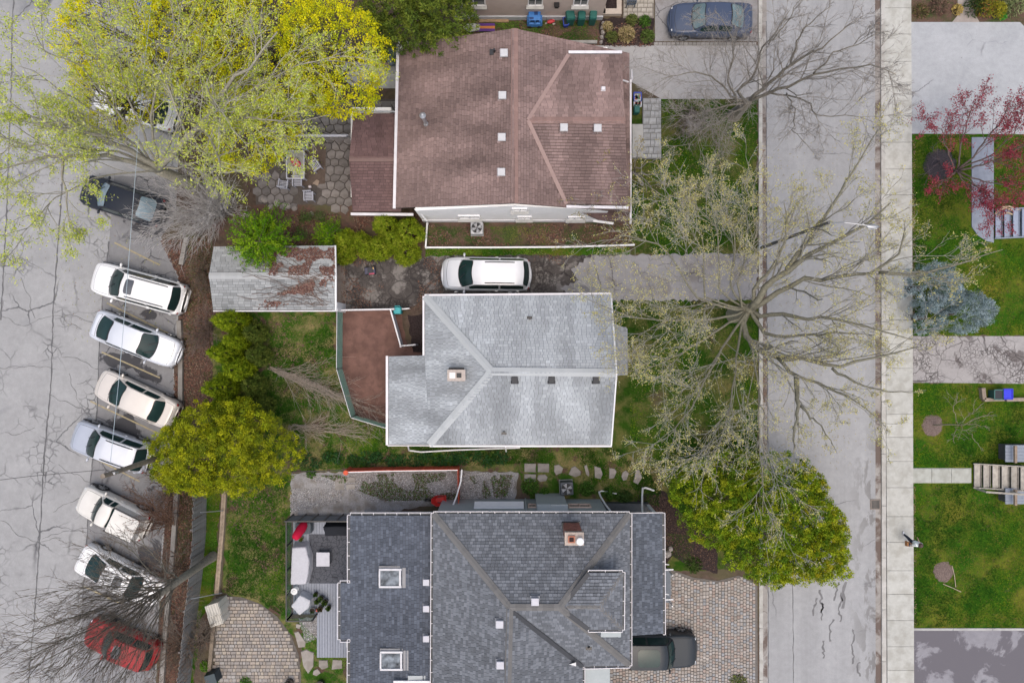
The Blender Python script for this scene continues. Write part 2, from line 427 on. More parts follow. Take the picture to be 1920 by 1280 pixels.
def ribbon(pts, w, z, jit=0.0, step=0.25):
	"""a flat strip of uneven width along a pixel polyline; returns vertices and faces"""
	P = [W(x, y) for x, y in pts]
	q = []
	for a, b in zip(P[:-1], P[1:]):
		n = max(1, int((b - a).length / step))
		q += [a + (b - a) * (i / n) for i in range(n)]
	q.append(P[-1])
	vs, fs = [], []
	for i, p in enumerate(q):
		d = (q[min(i + 1, len(q) - 1)] - q[max(0, i - 1)]).normalized()
		s = Vector((-d.y, d.x, 0))
		o = s * random.uniform(-jit, jit)
		ww = w * random.uniform(0.5, 1.3) if jit else w
		vs.append(p + o + s * ww / 2 + Vector((0, 0, z))); vs.append(p + o - s * ww / 2 + Vector((0, 0, z)))
		if i: fs.append((2 * i - 2, 2 * i - 1, 2 * i + 1, 2 * i))
	return vs, fs
def strip_part(name, lines, w, z, m, parent, jit=0.0, kind=None):
	b = MB()
	for l in lines:
		v, f = ribbon(l, w, z, jit); b.add(v, [t[::-1] for t in f])
	return b.build(name, m, parent, kind=kind)
for l in ([(28, -60), (22, 90), (21, 180), (12, 420), (2, 600)], [(120, 300), (114, 380), (112, 420), (100, 578), (96, 722), (84, 840), (76, 984), (64, 1169), (52, 1290)],
		  [(205, 453), (193, 561), (186, 655), (183, 756), (173, 863), (165, 984), (155, 1119)]):
	strip_part('expansion_joint', [l], 0.075, 0.018, M_joint, car_park, 0.03)
cr = []
for s, d, n in (((4, 593), 0.05, 28), ((120, 590), 0.25, 18), ((0, 690), 0.2, 18), ((116, 670), 0.1, 14), ((100, 960), -0.15, 20), ((0, 975), 0.05, 22), ((105, 985), 0.0, 20), ((80, 1010), -0.1, 16),
				((60, 1128), 0.02, 18), ((10, 810), -0.1, 10), ((130, 700), 1.5, 16), ((145, 720), 0.1, 12), ((95, 740), 0.3, 16), ((20, 1200), 0.6, 10), ((110, 870), 0.4, 16), ((0, 1240), -0.2, 18), ((40, 520), 1.2, 14)):
	pt = [s]; a = d
	for i in range(n):
		a += random.uniform(-0.5, 0.5) - (a - d) * 0.25
		pt.append((pt[-1][0] + 6 * math.cos(a), pt[-1][1] + 6 * math.sin(a)))
	cr.append(pt)
strip_part('crack', cr, 0.028, 0.017, M_joint, car_park, 0.02, kind='stuff')
for a, b in (((201, 568), (316, 625)), ((191, 660), (300, 708)), ((170, 752), (299, 813)), ((175, 857), (262, 902)), ((158, 1099), (225, 1130)), ((215, 455), (300, 497))):
	strip_part('parking_line', [[a, b]], 0.085, 0.016, M_yellow, car_park)
# --- soil, lawns, beds (one sheet each, 4 mm steps)
ground_sheet('back_lawn', [(398, 585), (628, 582), (640, 690), (668, 785), (728, 805), (728, 834), (1150, 836), (1245, 872), (1248, 965), (1010, 965), (970, 884), (545, 884), (430, 930), (398, 900)], 0.008, M_lawn_b)
ground_sheet('dirt_pen', [(641, 578), (752, 578), (764, 650), (790, 650), (790, 800), (727, 800), (664, 778), (638, 690)], 0.012, M_dirt)
ground_sheet('bare_soil', [(764, 590), (800, 590), (800, 660), (775, 660)], 0.012, M_mulch)
ground_sheet('front_lawn', [(1150, 185), (1420, 185), (1420, 478), (1160, 478)], 0.008, M_lawn_f)
ground_sheet('front_lawn', [(1120, 560), (1421, 560), (1421, 1068), (1240, 1068), (1240, 870), (1120, 836)], 0.0085, M_lawn_f)
ground_sheet('side_strip_lawn', [(797, 464), (1180, 462), (1180, 480), (797, 482)], 0.009, M_lawn_r)
ground_sheet('weedy_bed', [(797, 410), (1190, 410), (1185, 462), (797, 464)], 0.012, M_bed)
ground_sheet('weedy_bed', [(860, 30), (1130, 30), (1130, 86), (1030, 92), (860, 92)], 0.008, M_bed)
ground_sheet('mulch_bed', [(1124, 34), (1226, 34), (1224, 88), (1126, 90)], 0.012, M_mulch)
ground_sheet('litter_bed', [(480, 385), (660, 385), (800, 400), (800, 470), (630, 482), (630, 455), (430, 460), (395, 420), (440, 380)], 0.008, mat('leafy_soil', (0.14, 0.07, 0.055), (0.075, 0.05, 0.038), 6, 0.95, bump=0.7, c3=(0.07, 0.085, 0.03), scale2=0.8, amt2=0.6))
ground_sheet('yard_lawn', [(425, 900), (560, 886), (560, 965), (545, 965), (545, 1160), (600, 1160), (660, 1300), (560, 1300), (565, 1210), (500, 1140), (418, 1110)], 0.012, M_lawn_b)
gravel = ground_sheet('gravel_bed', [(545, 886), (870, 881), (972, 886), (965, 935), (850, 940), (660, 970), (545, 970)], 0.016, M_gravelbase)
ground_sheet('gravel_patch', [(560, 1158), (598, 1158), (598, 1195), (572, 1205)], 0.02, M_gravelbase)
ground_sheet('front_bed', [(1200, 925), (1245, 920), (1275, 960), (1345, 1020), (1345, 1075), (1300, 1065), (1262, 1040), (1245, 1070), (1236, 1070), (1236, 965), (1190, 962)], 0.0125, M_mulch)
ground_sheet('strip_grass', [(386, 920), (413, 920), (402, 1115), (376, 1160), (360, 1300), (340, 1300)], 0.008, M_lawn_r)
# --- east of the street
ground_sheet('east_lawn', [(1706, 252), (2100, 252), (2100, 629), (1708, 629)], 0.008, M_lawn_r)
ground_sheet('east_lawn', [(1709, 718), (2100, 718), (2100, 1179), (1712, 1179)], 0.008, M_lawn_r)
ground_sheet('planting_bed', [(1706, -60), (2100, -60), (2100, 43), (1706, 43)], 0.008, M_bed)
ground_sheet('neighbour_driveway', [(1706, 42), (1912, 42), (1925, 55), (2200, 55), (2200, 253), (1707, 251)], 0.016, M_drive_light)
ground_sheet('cracked_driveway', [(1708, 630), (2200, 630), (2200, 722), (1709, 717)], 0.016, M_drive_crack)
ground_sheet('damp_driveway', [(1712, 1181), (2200, 1181), (2200, 1500), (1714, 1500)], 0.016, M_drive_wet)
kerbline = MB()
for i in range(6):
	x0 = 1712 + i * 74
	a, b = W(x0, 1178.5), W(x0 + 73.4, 1178.5)
	kerbline.box((a.x + b.x) / 2, a.y, 0, b.x - a.x, 0.13, 0.07)
tag(kerbline.build('driveway_edging', M_conc), 'pale concrete edging between lawn and damp driveway', 'edging')
# --- driveways west of the street
ground_sheet('shared_driveway', [(1060, 86), (1421, 86), (1421, 186), (1240, 186), (1180, 152), (1060, 152)], 0.016, M_drive_pale)
ground_sheet('parking_pad', [(1228, -80), (1421, -80), (1421, 78), (1228, 78)], 0.016, M_drive_grey)
ground_sheet('middle_driveway', rag([(1110, 479), (1421, 475), (1421, 563), (1140, 563), (1075, 557), (1050, 540), (1085, 525), (1070, 505)], 3, 5), 0.016, M_drive_grey)
ground_sheet('broken_driveway', [(628, 500), (700, 485), (830, 480), (1150, 478), (1150, 558), (800, 556), (760, 582), (628, 582)], 0.012, M_drive_dark)
ground_sheet('concrete_apron', [(628, 500), (647, 495), (649, 578), (629, 578)], 0.016, mat('stained_apron', (0.22, 0.18, 0.15), (0.15, 0.12, 0.10), 3, 0.9))
ground_sheet('concrete_pad', [(640, 118), (750, 118), (750, 166), (640, 166)], 0.012, M_conc)
ground_sheet('patio_base', [(470, 186), (745, 186), (745, 300), (660, 402), (560, 395), (480, 385)], 0.006, mat('patio_sand', (0.10, 0.085, 0.075), (0.07, 0.06, 0.055), 8, 0.95))
ground_sheet('trodden_earth', [(550, 270), (612, 275), (610, 345), (560, 350)], 0.068, mat('trodden_soil', (0.13, 0.095, 0.075), (0.09, 0.065, 0.05), 5, 0.95, bump=0.5))
# --- the street
road = ground_sheet('road', [(1434, -1500), (1644, -1500), (1651, 2500), (1441, 2500)], 0.004, M_road)
ground_sheet('gutter_strip', [(1425, -1500), (1435, -1500), (1441, 2500), (1428, 2500)], 0.009, M_gutter_pan)
ground_sheet('gutter_strip', [(1639, -1500), (1652, -1500), (1657, 2500), (1643, 2500)], 0.009, M_gutter_pan)
strip_part('road_joint', [[(1486, 1095), (1487, 1180), (1488, 1300)]], 0.045, 0.010, M_joint, road, 0.02)
strip_part('road_joint', [[(1491, 700), (1488, 900), (1486, 1095)]], 0.03, 0.010, M_joint, road, 0.015)
strip_part('road_joint', [[(1437, 40), (1437, 400), (1440, 900), (1441, 1300)]], 0.05, 0.012, M_joint, road, 0.02)
wet = []
random.seed(5)
for x, y, n in ((1536, 1105, 10), (1540, 1130, 8), (1578, 1110, 14), (1562, 1160, 9), (1573, 1090, 8), (1600, 1180, 10), (1612, 1240, 6), (1544, 1200, 8), (1598, 1220, 5), (1530, 1120, 7)):
	pt = [(x, y)]
	for i in range(n): pt.append((pt[-1][0] + random.uniform(-3, 3), pt[-1][1] + random.uniform(2, 6)))
	wet.append(pt)
strip_part('tar_stain', wet, 0.11, 0.0085, mat('old_tar', (0.12, 0.118, 0.12), (0.17, 0.168, 0.17), 3, 0.85), road, 0.05, kind='stuff')
strip_part('tar_stain', [[(1586, 1090), (1582, 1110), (1580, 1140)], [(1633, 40), (1636, 50)], [(1626, 145), (1625, 152)], [(1634, 136), (1635, 140)]], 0.24, 0.0085, mat('old_tar', (0.14, 0.138, 0.14), (0.19, 0.188, 0.19), 3, 0.85), road, 0.06, kind='stuff')
def kerb(name, x0, x1, ya, yb, shift, h, label_z=0.0):
	"""a row of kerb stones along the street; every stone is a part"""
	k = bpy.data.objects.new(name, None); COL.objects.link(k); k['kind'] = 'structure'
	y = ya
	while y < yb:
		y2 = min(y + 97, yb)
		s0 = shift * (y + 1500) / 4000.0
		a = W(x0 + s0, y + 0.3); b = W(x1 + s0, y2 - 0.3)
		m = MB(); t = random.uniform(0.93, 1.05)
		m.box((a.x + b.x) / 2, (a.y + b.y) / 2, 0, b.x - a.x, a.y - b.y, h, tint=(t * 0.47, t * 0.46, t * 0.43))
		m.build('kerb_stone', M_conct, k, bevel=0.015)
		y = y2
	return k
kerb('west_kerb', 1419, 1426, -120, 480, 6, 0.11)
kerb('west_kerb', 1419, 1426, 565, 1080, 6, 0.11)
kerb('west_kerb', 1419.5, 1426.5, 480, 565, 6, 0.03)
kerb('west_kerb', 1419.5, 1426.5, 1080, 1420, 6, 0.03)
kerb('east_kerb', 1648, 1656, -120, 1420, 6, 0.11)
sw = ground_sheet('sidewalk', [(1655, -400), (1706, -400), (1711, 1700), (1661, 1700)], 0.03, M_conc)
ys = [-82, -32, 17, 66, 117, 160, 218, 268, 318, 366, 414, 462, 505, 548, 600, 645, 690, 733, 776, 819, 864, 913, 967, 1015, 1068, 1112, 1161, 1210, 1254, 1303, 1352]
for a, b in zip(ys[:-1], ys[1:]):
	xs = [1656.3 + 0.0045 * a, 1706.5 + 0.0042 * a, 1706.5 + 0.0042 * b, 1656.3 + 0.0045 * b]
	t = random.uniform(0.92, 1.05)
	m = MB(); m.prism(P2([(xs[0], a + .35), (xs[1], a + .35), (xs[2], b - .35), (xs[3], b - .35)]), 0.02, 0.115 + random.uniform(-.004, .004), tint=(0.475 * t, 0.475 * t, 0.44 * t))
	m.build('paving_slab', M_conct, sw)
for name, segs in (('lawn_walk', [(1710, 1746, 878, 904), (1746, 1783, 878, 904), (1783, 1820, 878, 904)]),):
	p = ground_sheet(name, [(1709, 877), (1821, 877), (1821, 905), (1710, 905)], 0.012, M_conc)
	for x0, x1, y0, y1 in segs:
		t = random.uniform(0.94, 1.03); m = MB()
		m.prism(P2([(x0 + .4, y0), (x1 - .4, y0), (x1 - .4, y1), (x0 + .4, y1)]), 0.0, 0.06, tint=(0.42 * t, 0.43 * t, 0.39 * t)); m.build('paving_slab', M_conct, p)
M_bluewalk = mat('blue_grey_walk', (0.25, 0.28, 0.335), (0.20, 0.225, 0.275), 4, 0.9, bump=0.2, bscale=60)
b = MB(); b.prism(P2([(1821, 258), (1862, 258), (1862, 455), (1849, 452), (1833, 442), (1821, 425)]), 0.0, 0.06)
b.build('front_walk', M_bluewalk, kind='structure')
b = MB(); b.prism(P2([(1795, -40), (1829, -40), (1829, 30), (1836, 42), (1785, 42), (1795, 30)]), 0.0, 0.03)
b.build('entry_walk', mat('tan_walk', (0.33, 0.29, 0.26), (0.27, 0.235, 0.21), 5, 0.9), kind='structure')
# --- pieces: pavers, flagstones, stepping stones
def unit_prism(name, pts, h, m, tint=(1, 1, 1), inset=0.05):
	b = MB(); b.prism(pts, 0.0, h, tint=tint, inset=inset); return b.mesh(name, m)
def in_poly(x, y, poly):
	x = np.asarray(x); y = np.asarray(y); r = np.zeros(x.shape, bool); n = len(poly)
	for i in range(n):
		x0, y0 = poly[i]; x1, y1 = poly[(i + 1) % n]
		if y0 == y1: continue
		c = ((y0 > y) != (y1 > y)) & (x < (x1 - x0) * (y - y0) / (y1 - y0) + x0)
		r ^= c
	return r
random.seed(21)
# curved paver patio behind the dark house
patio_poly = [(418, 1116), (455, 1119), (490, 1132), (520, 1155), (545, 1188), (560, 1225), (565, 1265), (563, 1310), (402, 1310), (402, 1120)]
patio = ground_sheet('paver_patio', patio_poly, 0.02, mat('patio_joint', (0.13, 0.115, 0.10), (0.09, 0.08, 0.07), 9, 0.95))
tones = [(0.36, 0.31, 0.265), (0.32, 0.28, 0.245), (0.38, 0.335, 0.28), (0.29, 0.265, 0.245), (0.34, 0.32, 0.30), (0.27, 0.245, 0.225)]
pm = {}
def paver_mesh(w, d, k, h=0.045):
	key = (w, d, k)
	if key not in pm:
		pm[key] = unit_prism('paver', [(-w / 2, -d / 2), (w / 2, -d / 2), (w / 2, d / 2), (-w / 2, d / 2)], h, M_conct, tones[k])
	return pm[key]
y = 1117.0
count = 0
stuffp = MB()
while y < 1300:
	rh = 6.4
	x = 402 + random.uniform(-10, 0)
	while x < 566:
		w = random.choice([5.8, 8.0, 10.2])
		cx, cy = x + w / 2, y + rh / 2
		if in_poly(np.array([cx]), np.array([cy]), patio_poly)[0] and in_poly(np.array([cx + w * .35]), np.array([cy - 2]), patio_poly)[0]:
			p = W(cx, cy)
			if count < 300 and y < 1275:
				o = link('paver', paver_mesh(round((w - .8) / 32, 3), round((rh - .8) / 32, 3), random.randrange(6)), patio)
				o.location = (p.x, p.y, 0.02 + random.uniform(0, .006)); o.rotation_euler = (0, 0, random.uniform(-.02, .02)); count += 1
			else:
				stuffp.box(p.x, p.y, 0.02, (w - .8) / 32, (rh - .8) / 32, 0.048, tint=random.choice(tones))
		x += w
	y += rh
if stuffp.f: stuffp.build('pavers', M_conct, patio, kind='stuff')
# cobble driveway
drv_poly = [(1246, 1066), (1262, 1068), (1300, 1082), (1345, 1088), (1385, 1078), (1420, 1092), (1421, 1420), (1096, 1420), (1096, 1235), (1150, 1235), (1150, 1180), (1246, 1180)]
drive = ground_sheet('cobble_driveway', drv_poly, 0.016, mat('cobble_joint', (0.15, 0.135, 0.12), (0.11, 0.10, 0.09), 9, 0.95))
ctones = [(0.38, 0.325, 0.285), (0.36, 0.325, 0.295), (0.34, 0.325, 0.31), (0.40, 0.365, 0.335), (0.31, 0.315, 0.325), (0.37, 0.335, 0.305), (0.36, 0.29, 0.255)]
cells = []
x = 1097.0; r = 0
while x < 1420:
	y = 1062.0 + (3.1 if r % 2 else 0)
	while y < 1330:
		h = random.choice([5.6, 6.2, 7.0])
		cells.append((x + 2.9, y + h / 2, 5.8, h)); y += h
	x += 5.8; r += 1
ca = np.array(cells)
ok = in_poly(ca[:, 0], ca[:, 1], drv_poly) & in_poly(ca[:, 0] + 2, ca[:, 1] - 2.5, drv_poly)
b = MB()
for cx, cy, w, h in ca[ok]:
	p = W(cx, cy); k = random.choice(ctones); t = random.uniform(.9, 1.1)
	b.box(p.x, p.y, 0.014, (w - .75) / 32, (h - .75) / 32, 0.04 + random.uniform(0, .006), random.uniform(-.03, .03), tint=(k[0] * t, k[1] * t, k[2] * t), top=0.9)
b.build('cobbles', M_conct, drive, kind='stuff')
# brick course between the two upper driveways
b = MB()
course = bpy.data.objects.new('brick_course', None); COL.objects.link(course); course['kind'] = 'structure'
for i in range(24):
	p = W(1230 + i * 8, 83); t = random.uniform(.85, 1.1)
	o = link('brick', unit_prism('brick', [(-.115, -.1), (.115, -.1), (.115, .1), (-.115, .1)], 0.03, M_conct, (0.30 * t, 0.29 * t, 0.275 * t)), course)
	o.location = (p.x, p.y, 0.0)
# small terrace of pale stone pavers at the top of the picture
tp = [(1168, -20), (1226, -20), (1226, 35), (1168, 35)]
terr = ground_sheet('stone_terrace', tp, 0.014, mat('terrace_joint', (0.2, 0.18, 0.15), (0.15, 0.13, 0.11), 9, 0.95))
y = -18
while y < 30:
	x = 1169.0
	while x < 1222:
		w = random.choice([7, 9.5, 12]); w = min(w, 1226 - x); t = random.uniform(.88, 1.08)
		p = W(x + w / 2, y + 4.2); m = MB(); m.box(0, 0, 0, (w - .8) / 32, 7.6 / 32, .03, tint=(.40 * t, .37 * t, .32 * t), top=.96)
		o = m.build('paver', M_conct, terr); o.location = (p.x, p.y, .014); x += w
	y += 8.4
# entrance slab of the brown house
ent = MB(); ent.prism(P2([(1204, 186), (1238, 186), (1239, 299), (1204, 299)]), 0.0, 0.16, tint=(.22, .22, .22))
ent = ent.build('entrance_terrace', M_conct, kind='structure')
y = 186.5
while y < 297:
	x = 1204.5; rh = random.choice([8, 10, 13])
	rh = min(rh, 299 - y)
	while x < 1236:
		w = random.choice([8, 11, 14]); w = min(w, 1238.5 - x)
		if 1238.5 - x - w < 3: w = 1238.5 - x
		t = random.uniform(.85, 1.1); p = W(x + w / 2, y + rh / 2); m = MB()
		m.box(0, 0, 0, (w - .8) / 32, (rh - .8) / 32, .035, tint=(.36 * t, .37 * t, .375 * t), top=.96)
		o = m.build('paver', M_conct, ent); o.location = (p.x, p.y, .16); x += w
	y += rh
b = MB(); b.prism(P2([(1184, 236), (1204, 236), (1204, 298), (1184, 298)]), 0.0, 0.3)
b.build('entrance_step', M_conc, kind='structure')
# crazy paving behind the brown house: each stone a piece
def hexpatch(parent, poly, s, tone):
	GZ[0] += 1; hz = .05 + .004 * (GZ[0] % 3)
	cache = {}
	def corner(x, y):
		k = (round(x, 1), round(y, 1))
		if k not in cache: cache[k] = (x + random.uniform(-.27, .27) * s, y + random.uniform(-.27, .27) * s)
		return cache[k]
	xs = [p[0] for p in poly]; ysl = [p[1] for p in poly]
	r3 = math.sqrt(3)
	j = 0; y = min(ysl)
	while y < max(ysl) + s:
		x = min(xs) + (r3 * s / 2 if j % 2 else 0)
		while x < max(xs) + s:
			if in_poly(np.array([x]), np.array([y]), poly)[0]:
				c = [corner(x + s * math.sin(i * math.pi / 3), y + s * math.cos(i * math.pi / 3)) for i in range(6)]
				c = [(x + (q[0] - x) * .93, y + (q[1] - y) * .93) for q in c]
				pts = P2(c); o = W(x, y); t = random.uniform(.72, 1.2)
				m = MB(); m.prism([(q[0] - o.x, q[1] - o.y) for q in pts], 0, hz, tint=tuple(k * t for k in tone), inset=.05)
				ob = m.build('flagstone', M_conct, parent); ob.location = (o.x, o.y, .006)
			x += r3 * s
		y += 1.5 * s; j += 1
random.seed(8)
crazy = bpy.data.objects.new('crazy_paving', None); COL.objects.link(crazy); crazy['kind'] = 'structure'
hexpatch(crazy, [(604, 262), (662, 262), (662, 402), (640, 400), (604, 385)], 9.6, (.205, .185, .175))
hexpatch(crazy, [(560, 198), (745, 198), (745, 217), (662, 217), (662, 262), (560, 262)], 9.6, (.215, .20, .19))
hexpatch(crazy, [(484, 330), (550, 330), (560, 392), (520, 388), (484, 375)], 9.6, (.19, .175, .17))
b = MB()
for i in range(20):
	p = W(652 + i * 4.6, 193.5); b.box(p.x, p.y, .006, .128, .17, .05, tint=(.25, .235, .22))
b.build('paver_edging', M_conct, crazy)
# stepping stones in the side lawn
steps = bpy.data.objects.new('stepping_stone_path', None); COL.objects.link(steps); steps['kind'] = 'structure'
def stone(parent, pts, h=.05, tone=(.27, .25, .235), z=.006, name='stepping_stone'):
	cx = sum(p[0] for p in pts) / len(pts); cy = sum(p[1] for p in pts) / len(pts)
	o = W(cx, cy); q = P2(pts); t = random.uniform(.88, 1.1); m = MB()
	m.prism([(k[0] - o.x, k[1] - o.y) for k in q], 0, h, tint=tuple(k * t for k in tone), inset=.06)
	ob = m.build(name, M_conct, parent); ob.location = (o.x, o.y, z); return ob
for x0, y0, x1, y1 in ((983, 868, 1005, 885), (1008, 868, 1030, 885), (983, 888, 1005, 903)):
	stone(steps, [(x0, y0), (x1, y0 + .5), (x1 - .5, y1), (x0, y1 - .5)])
stone(steps, [(1009, 890), (1022, 889), (1027, 894), (1024, 901), (1012, 903), (1007, 897)])
for q in ([(1039, 872), (1048, 870), (1056, 877), (1053, 886), (1043, 890), (1039, 884)], [(1066, 889), (1071, 876), (1078, 873), (1089, 883), (1089, 890), (1078, 894)],
		  [(1095, 873), (1100, 870), (1105, 888), (1104, 893), (1099, 889)], [(1114, 873), (1126, 876), (1130, 888), (1126, 898), (1115, 895)],
		  [(1142, 877), (1153, 878), (1156, 884), (1151, 896), (1142, 897)], [(1167, 885), (1173, 881), (1179, 887), (1175, 899), (1168, 901), (1165, 893)],
		  [(1193, 880), (1198, 880), (1204, 895), (1196, 908), (1187, 903)]):
	stone(steps, q, tone=(.30, .275, .255))
flag = bpy.data.objects.new('flagstone_path', None); COL.objects.link(flag); flag['kind'] = 'structure'
for q in ([(552, 1184), (560, 1182), (574, 1203), (572, 1212), (560, 1213)], [(564, 1220), (575, 1216), (589, 1222), (588, 1248), (578, 1262), (569, 1248)],
		  [(598, 1236), (615, 1236), (616, 1250), (604, 1254), (598, 1248)], [(624, 1235), (642, 1236), (642, 1252), (622, 1254)], [(588, 1256), (596, 1252), (602, 1260), (594, 1266), (587, 1263)],
		  [(650, 1238), (660, 1240), (660, 1250), (652, 1252)], [(556, 1168), (566, 1170), (562, 1178), (555, 1175)]):
	stone(flag, q, .05, (.30, .275, .25), .016, 'flagstone')
for q in ([(628, 895), (646, 895), (646, 918), (628, 918)], [(649, 894), (667, 894), (667, 904), (649, 905)], [(649, 907), (667, 906), (666, 916), (650, 917)]):
	stone(flag, q, .05, (.33, .31, .285), .016, 'flagstone')
rocks = bpy.data.objects.new('rock_border', None); COL.objects.link(rocks); rocks['kind'] = 'structure'
for x, y, s in ((497, 375, 7), (520, 380, 8), (538, 386, 8), (553, 391, 6), (584, 402, 6), (1131, 45, 4), (1129, 53, 4), (1130, 62, 4.5), (1128, 71, 4.5), (1127, 80, 4), (1251, 1038, 8), (1257, 1028, 5), (508, 388, 6)):
	m = MB(); m.ball((0, 0, 0), (s / 32, s / 32 * .8, .16), tint=(.33, .30, .28), jit=.14); o = m.build('rock', M_conct, rocks); p = W(x, y); o.location = (p.x, p.y, .05); o.rotation_euler = (0, 0, random.random() * 3)
# ------------------------------------------------------------------ roofs and houses
from mathutils import noise as mnoise
def ray_plane(px, py, o, n):
	c = Vector((0, 0, CAMZ)); g = W(px, py, 0); d = g - c
	t = (o - c).dot(n) / d.dot(n)
	return c + d * t
class Roof:
	"""collects the faces of one roof; every face is covered with overlapping shingle tabs"""
	def __init__(s, parent, slab_mat, tone, spread=0.16, tabw=0.31, expo=0.15, streak=0.12, n_single=300, fascia=None, thick=0.14, contrast=None):
		s.parent = parent; s.tone = tone; s.spread = spread; s.tabw = tabw; s.expo = expo; s.streak = streak
		s.slab = MB(); s.tabs = MB(); s.full = []; s.n_single = n_single; s.slab_mat = slab_mat
		s.thick = thick; s.contrast = contrast; s.gap = .02  # gap bares dark underlay, drawing a shadow line under each course
	def face(s, verts, lift=0.0, plane=None, algae=0.0):
		known = [W(*v) for v in (plane or verts) if v[2] is not None][:3]
		n = (known[1] - known[0]).cross(known[2] - known[0]).normalized()
		if n.z < 0: n = -n
		o = known[0] + Vector((0, 0, lift))
		P = [ray_plane(v[0], v[1], o, n) for v in verts]
		cnt = len(P)
		ar = sum(P[i].x * P[(i + 1) % cnt].y - P[(i + 1) % cnt].x * P[i].y for i in range(cnt))
		if ar < 0: P = P[::-1]
		down = Vector((0, 0, -1)) + n * n.z; down.normalize()
		a = n.cross(down).normalized()
		a = -a
		up = -down
		if a.cross(up).dot(n) < 0: a = -a
		Q = [((p - o).dot(a), (p - o).dot(up)) for p in P]
		# slab
		b = len(s.slab.v)
		vs = P + [p - Vector((0, 0, s.thick)) for p in P]
		s.slab.add(vs, [tuple(range(cnt)), tuple(range(cnt, 2 * cnt))[::-1]] + [(i, i + cnt, (i + 1) % cnt + cnt, (i + 1) % cnt) for i in range(cnt)])
		# tabs
		e = s.expo
		v0 = min(q[1] for q in Q); v1 = max(q[1] for q in Q); u0 = min(q[0] for q in Q); u1 = max(q[0] for q in Q)
		def inside(q):
			for i in range(cnt):
				x0, y0 = Q[i]; x1, y1 = Q[(i + 1) % cnt]
				if (x1 - x0) * (q[1] - y0) - (y1 - y0) * (q[0] - x0) < -1e-6: return False
			return True
		convex = True
		for i in range(cnt):
			x0, y0 = Q[i]; x1, y1 = Q[(i + 1) % cnt]; x2, y2 = Q[(i + 2) % cnt]
			if (x1 - x0) * (y2 - y1) - (y1 - y0) * (x2 - x1) < -1e-4: convex = False
		def clip(poly):
			out = poly
			for i in range(cnt):
				x0, y0 = Q[i]; x1, y1 = Q[(i + 1) % cnt]
				def side(p): return (x1 - x0) * (p[1] - y0) - (y1 - y0) * (p[0] - x0)
				src, out = out, []
				for j in range(len(src)):
					p, q = src[j], src[(j + 1) % len(src)]
					sp, sq = side(p), side(q)
					if sp >= 0: out.append(p)
					if (sp >= 0) != (sq >= 0):
						t = sp / (sp - sq); out.append((p[0] + (q[0] - p[0]) * t, p[1] + (q[1] - p[1]) * t))
				if len(out) < 3: return []
			return out
		row = 0; v = math.floor(v0 / e) * e
		seed = random.random() * 50
		while v < v1:
			u = u0 - random.random() * s.tabw
			while u < u1:
				w = s.tabw * random.choice((0.8, 1.0, 1.2))
				rect = [(u + .006, v), (u + w - .006, v), (u + w - .006, min(v + e - s.gap, v1)), (u + .006, min(v + e - s.gap, v1))]
				ins = [inside(q) for q in rect]
				st = mnoise.noise(Vector((u * 1.1 + seed, v * 0.28, seed))) + .5 * mnoise.noise(Vector((u * 3.1 + seed, v * 0.6, seed + 9)))
				br = (1 + random.uniform(-s.spread, s.spread)) * (1 + s.streak * st)
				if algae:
					g = mnoise.noise(Vector((u * .7 + seed, v * .3, 3))) + .3 * mnoise.noise(Vector((u * 3.3, v * .5 + seed, 7))); br *= 1 - algae * min(1, max(0, .5 + .9 * g))  # mottled algae stain; on the grey roof slope shade is mixed in
				if s.contrast and random.random() < s.contrast[0]: br *= s.contrast[1]
				tn = tuple(k * br for k in s.tone)
				if all(ins):
					cpt = o + a * (u + w / 2) + up * (v + e / 2)
					s.full.append((cpt.z, o, a, up, n, u, v, w, br))
				else:
					pl = clip(rect)
					if len(pl) >= 3: s._tab(s.tabs, pl, o, a, up, n, v, e, tn)
				u += w
			v += e; row += 1
		return P
	def _tab(s, mb, pl, o, a, up, n, v, e, tn):
		k = len(pl)
		top = [o + a * p[0] + up * p[1] + n * (0.036 - 0.034 * (p[1] - v) / e) for p in pl]
		bot = [o + a * p[0] + up * p[1] - n * 0.002 for p in pl]
		mb.add(top + bot, [tuple(range(k))] + [(i + k, (i + 1) % k + k, (i + 1) % k, i) for i in range(k)], 0, tn)
	def finish(s, name='roof'):
		root = s.slab.build(name, s.slab_mat, s.parent)
		s.full.sort(key=lambda t: -t[0])
		off = origin_of(root)
		cache = {}
		for z, o, a, up, n, u, v, w, br in s.full[:s.n_single]:
			q = round(br / 0.06)
			key = (round(w, 3), q)
			if key not in cache:
				m = MB(); e = s.expo; h = w / 2 - .006
				s._tab(m, [(-h, 0), (h, 0), (h, e - s.gap), (-h, e - s.gap)], Vector((0, 0, 0)), Vector((1, 0, 0)), Vector((0, 1, 0)), Vector((0, 0, 1)), 0, e, tuple(c * q * 0.06 for c in s.tone))
				cache[key] = m.mesh('shingle', M_shingle)
			ob = link('shingle', cache[key], root)
			M = Matrix((a, up, n)).transposed().to_4x4()
			M.translation = o + a * (u + w / 2) + up * v - off
			ob.matrix_local = M
		for z, o, a, up, n, u, v, w, br in s.full[s.n_single:]:
			s._tab(s.tabs, [(u + .006, v), (u + w - .006, v), (u + w - .006, v + s.expo - s.gap), (u + .006, v + s.expo - s.gap)], o, a, up, n, v, s.expo, tuple(c * br for c in s.tone))
		s.tabs.build('shingles', M_shingle, root, kind='stuff')
		return root
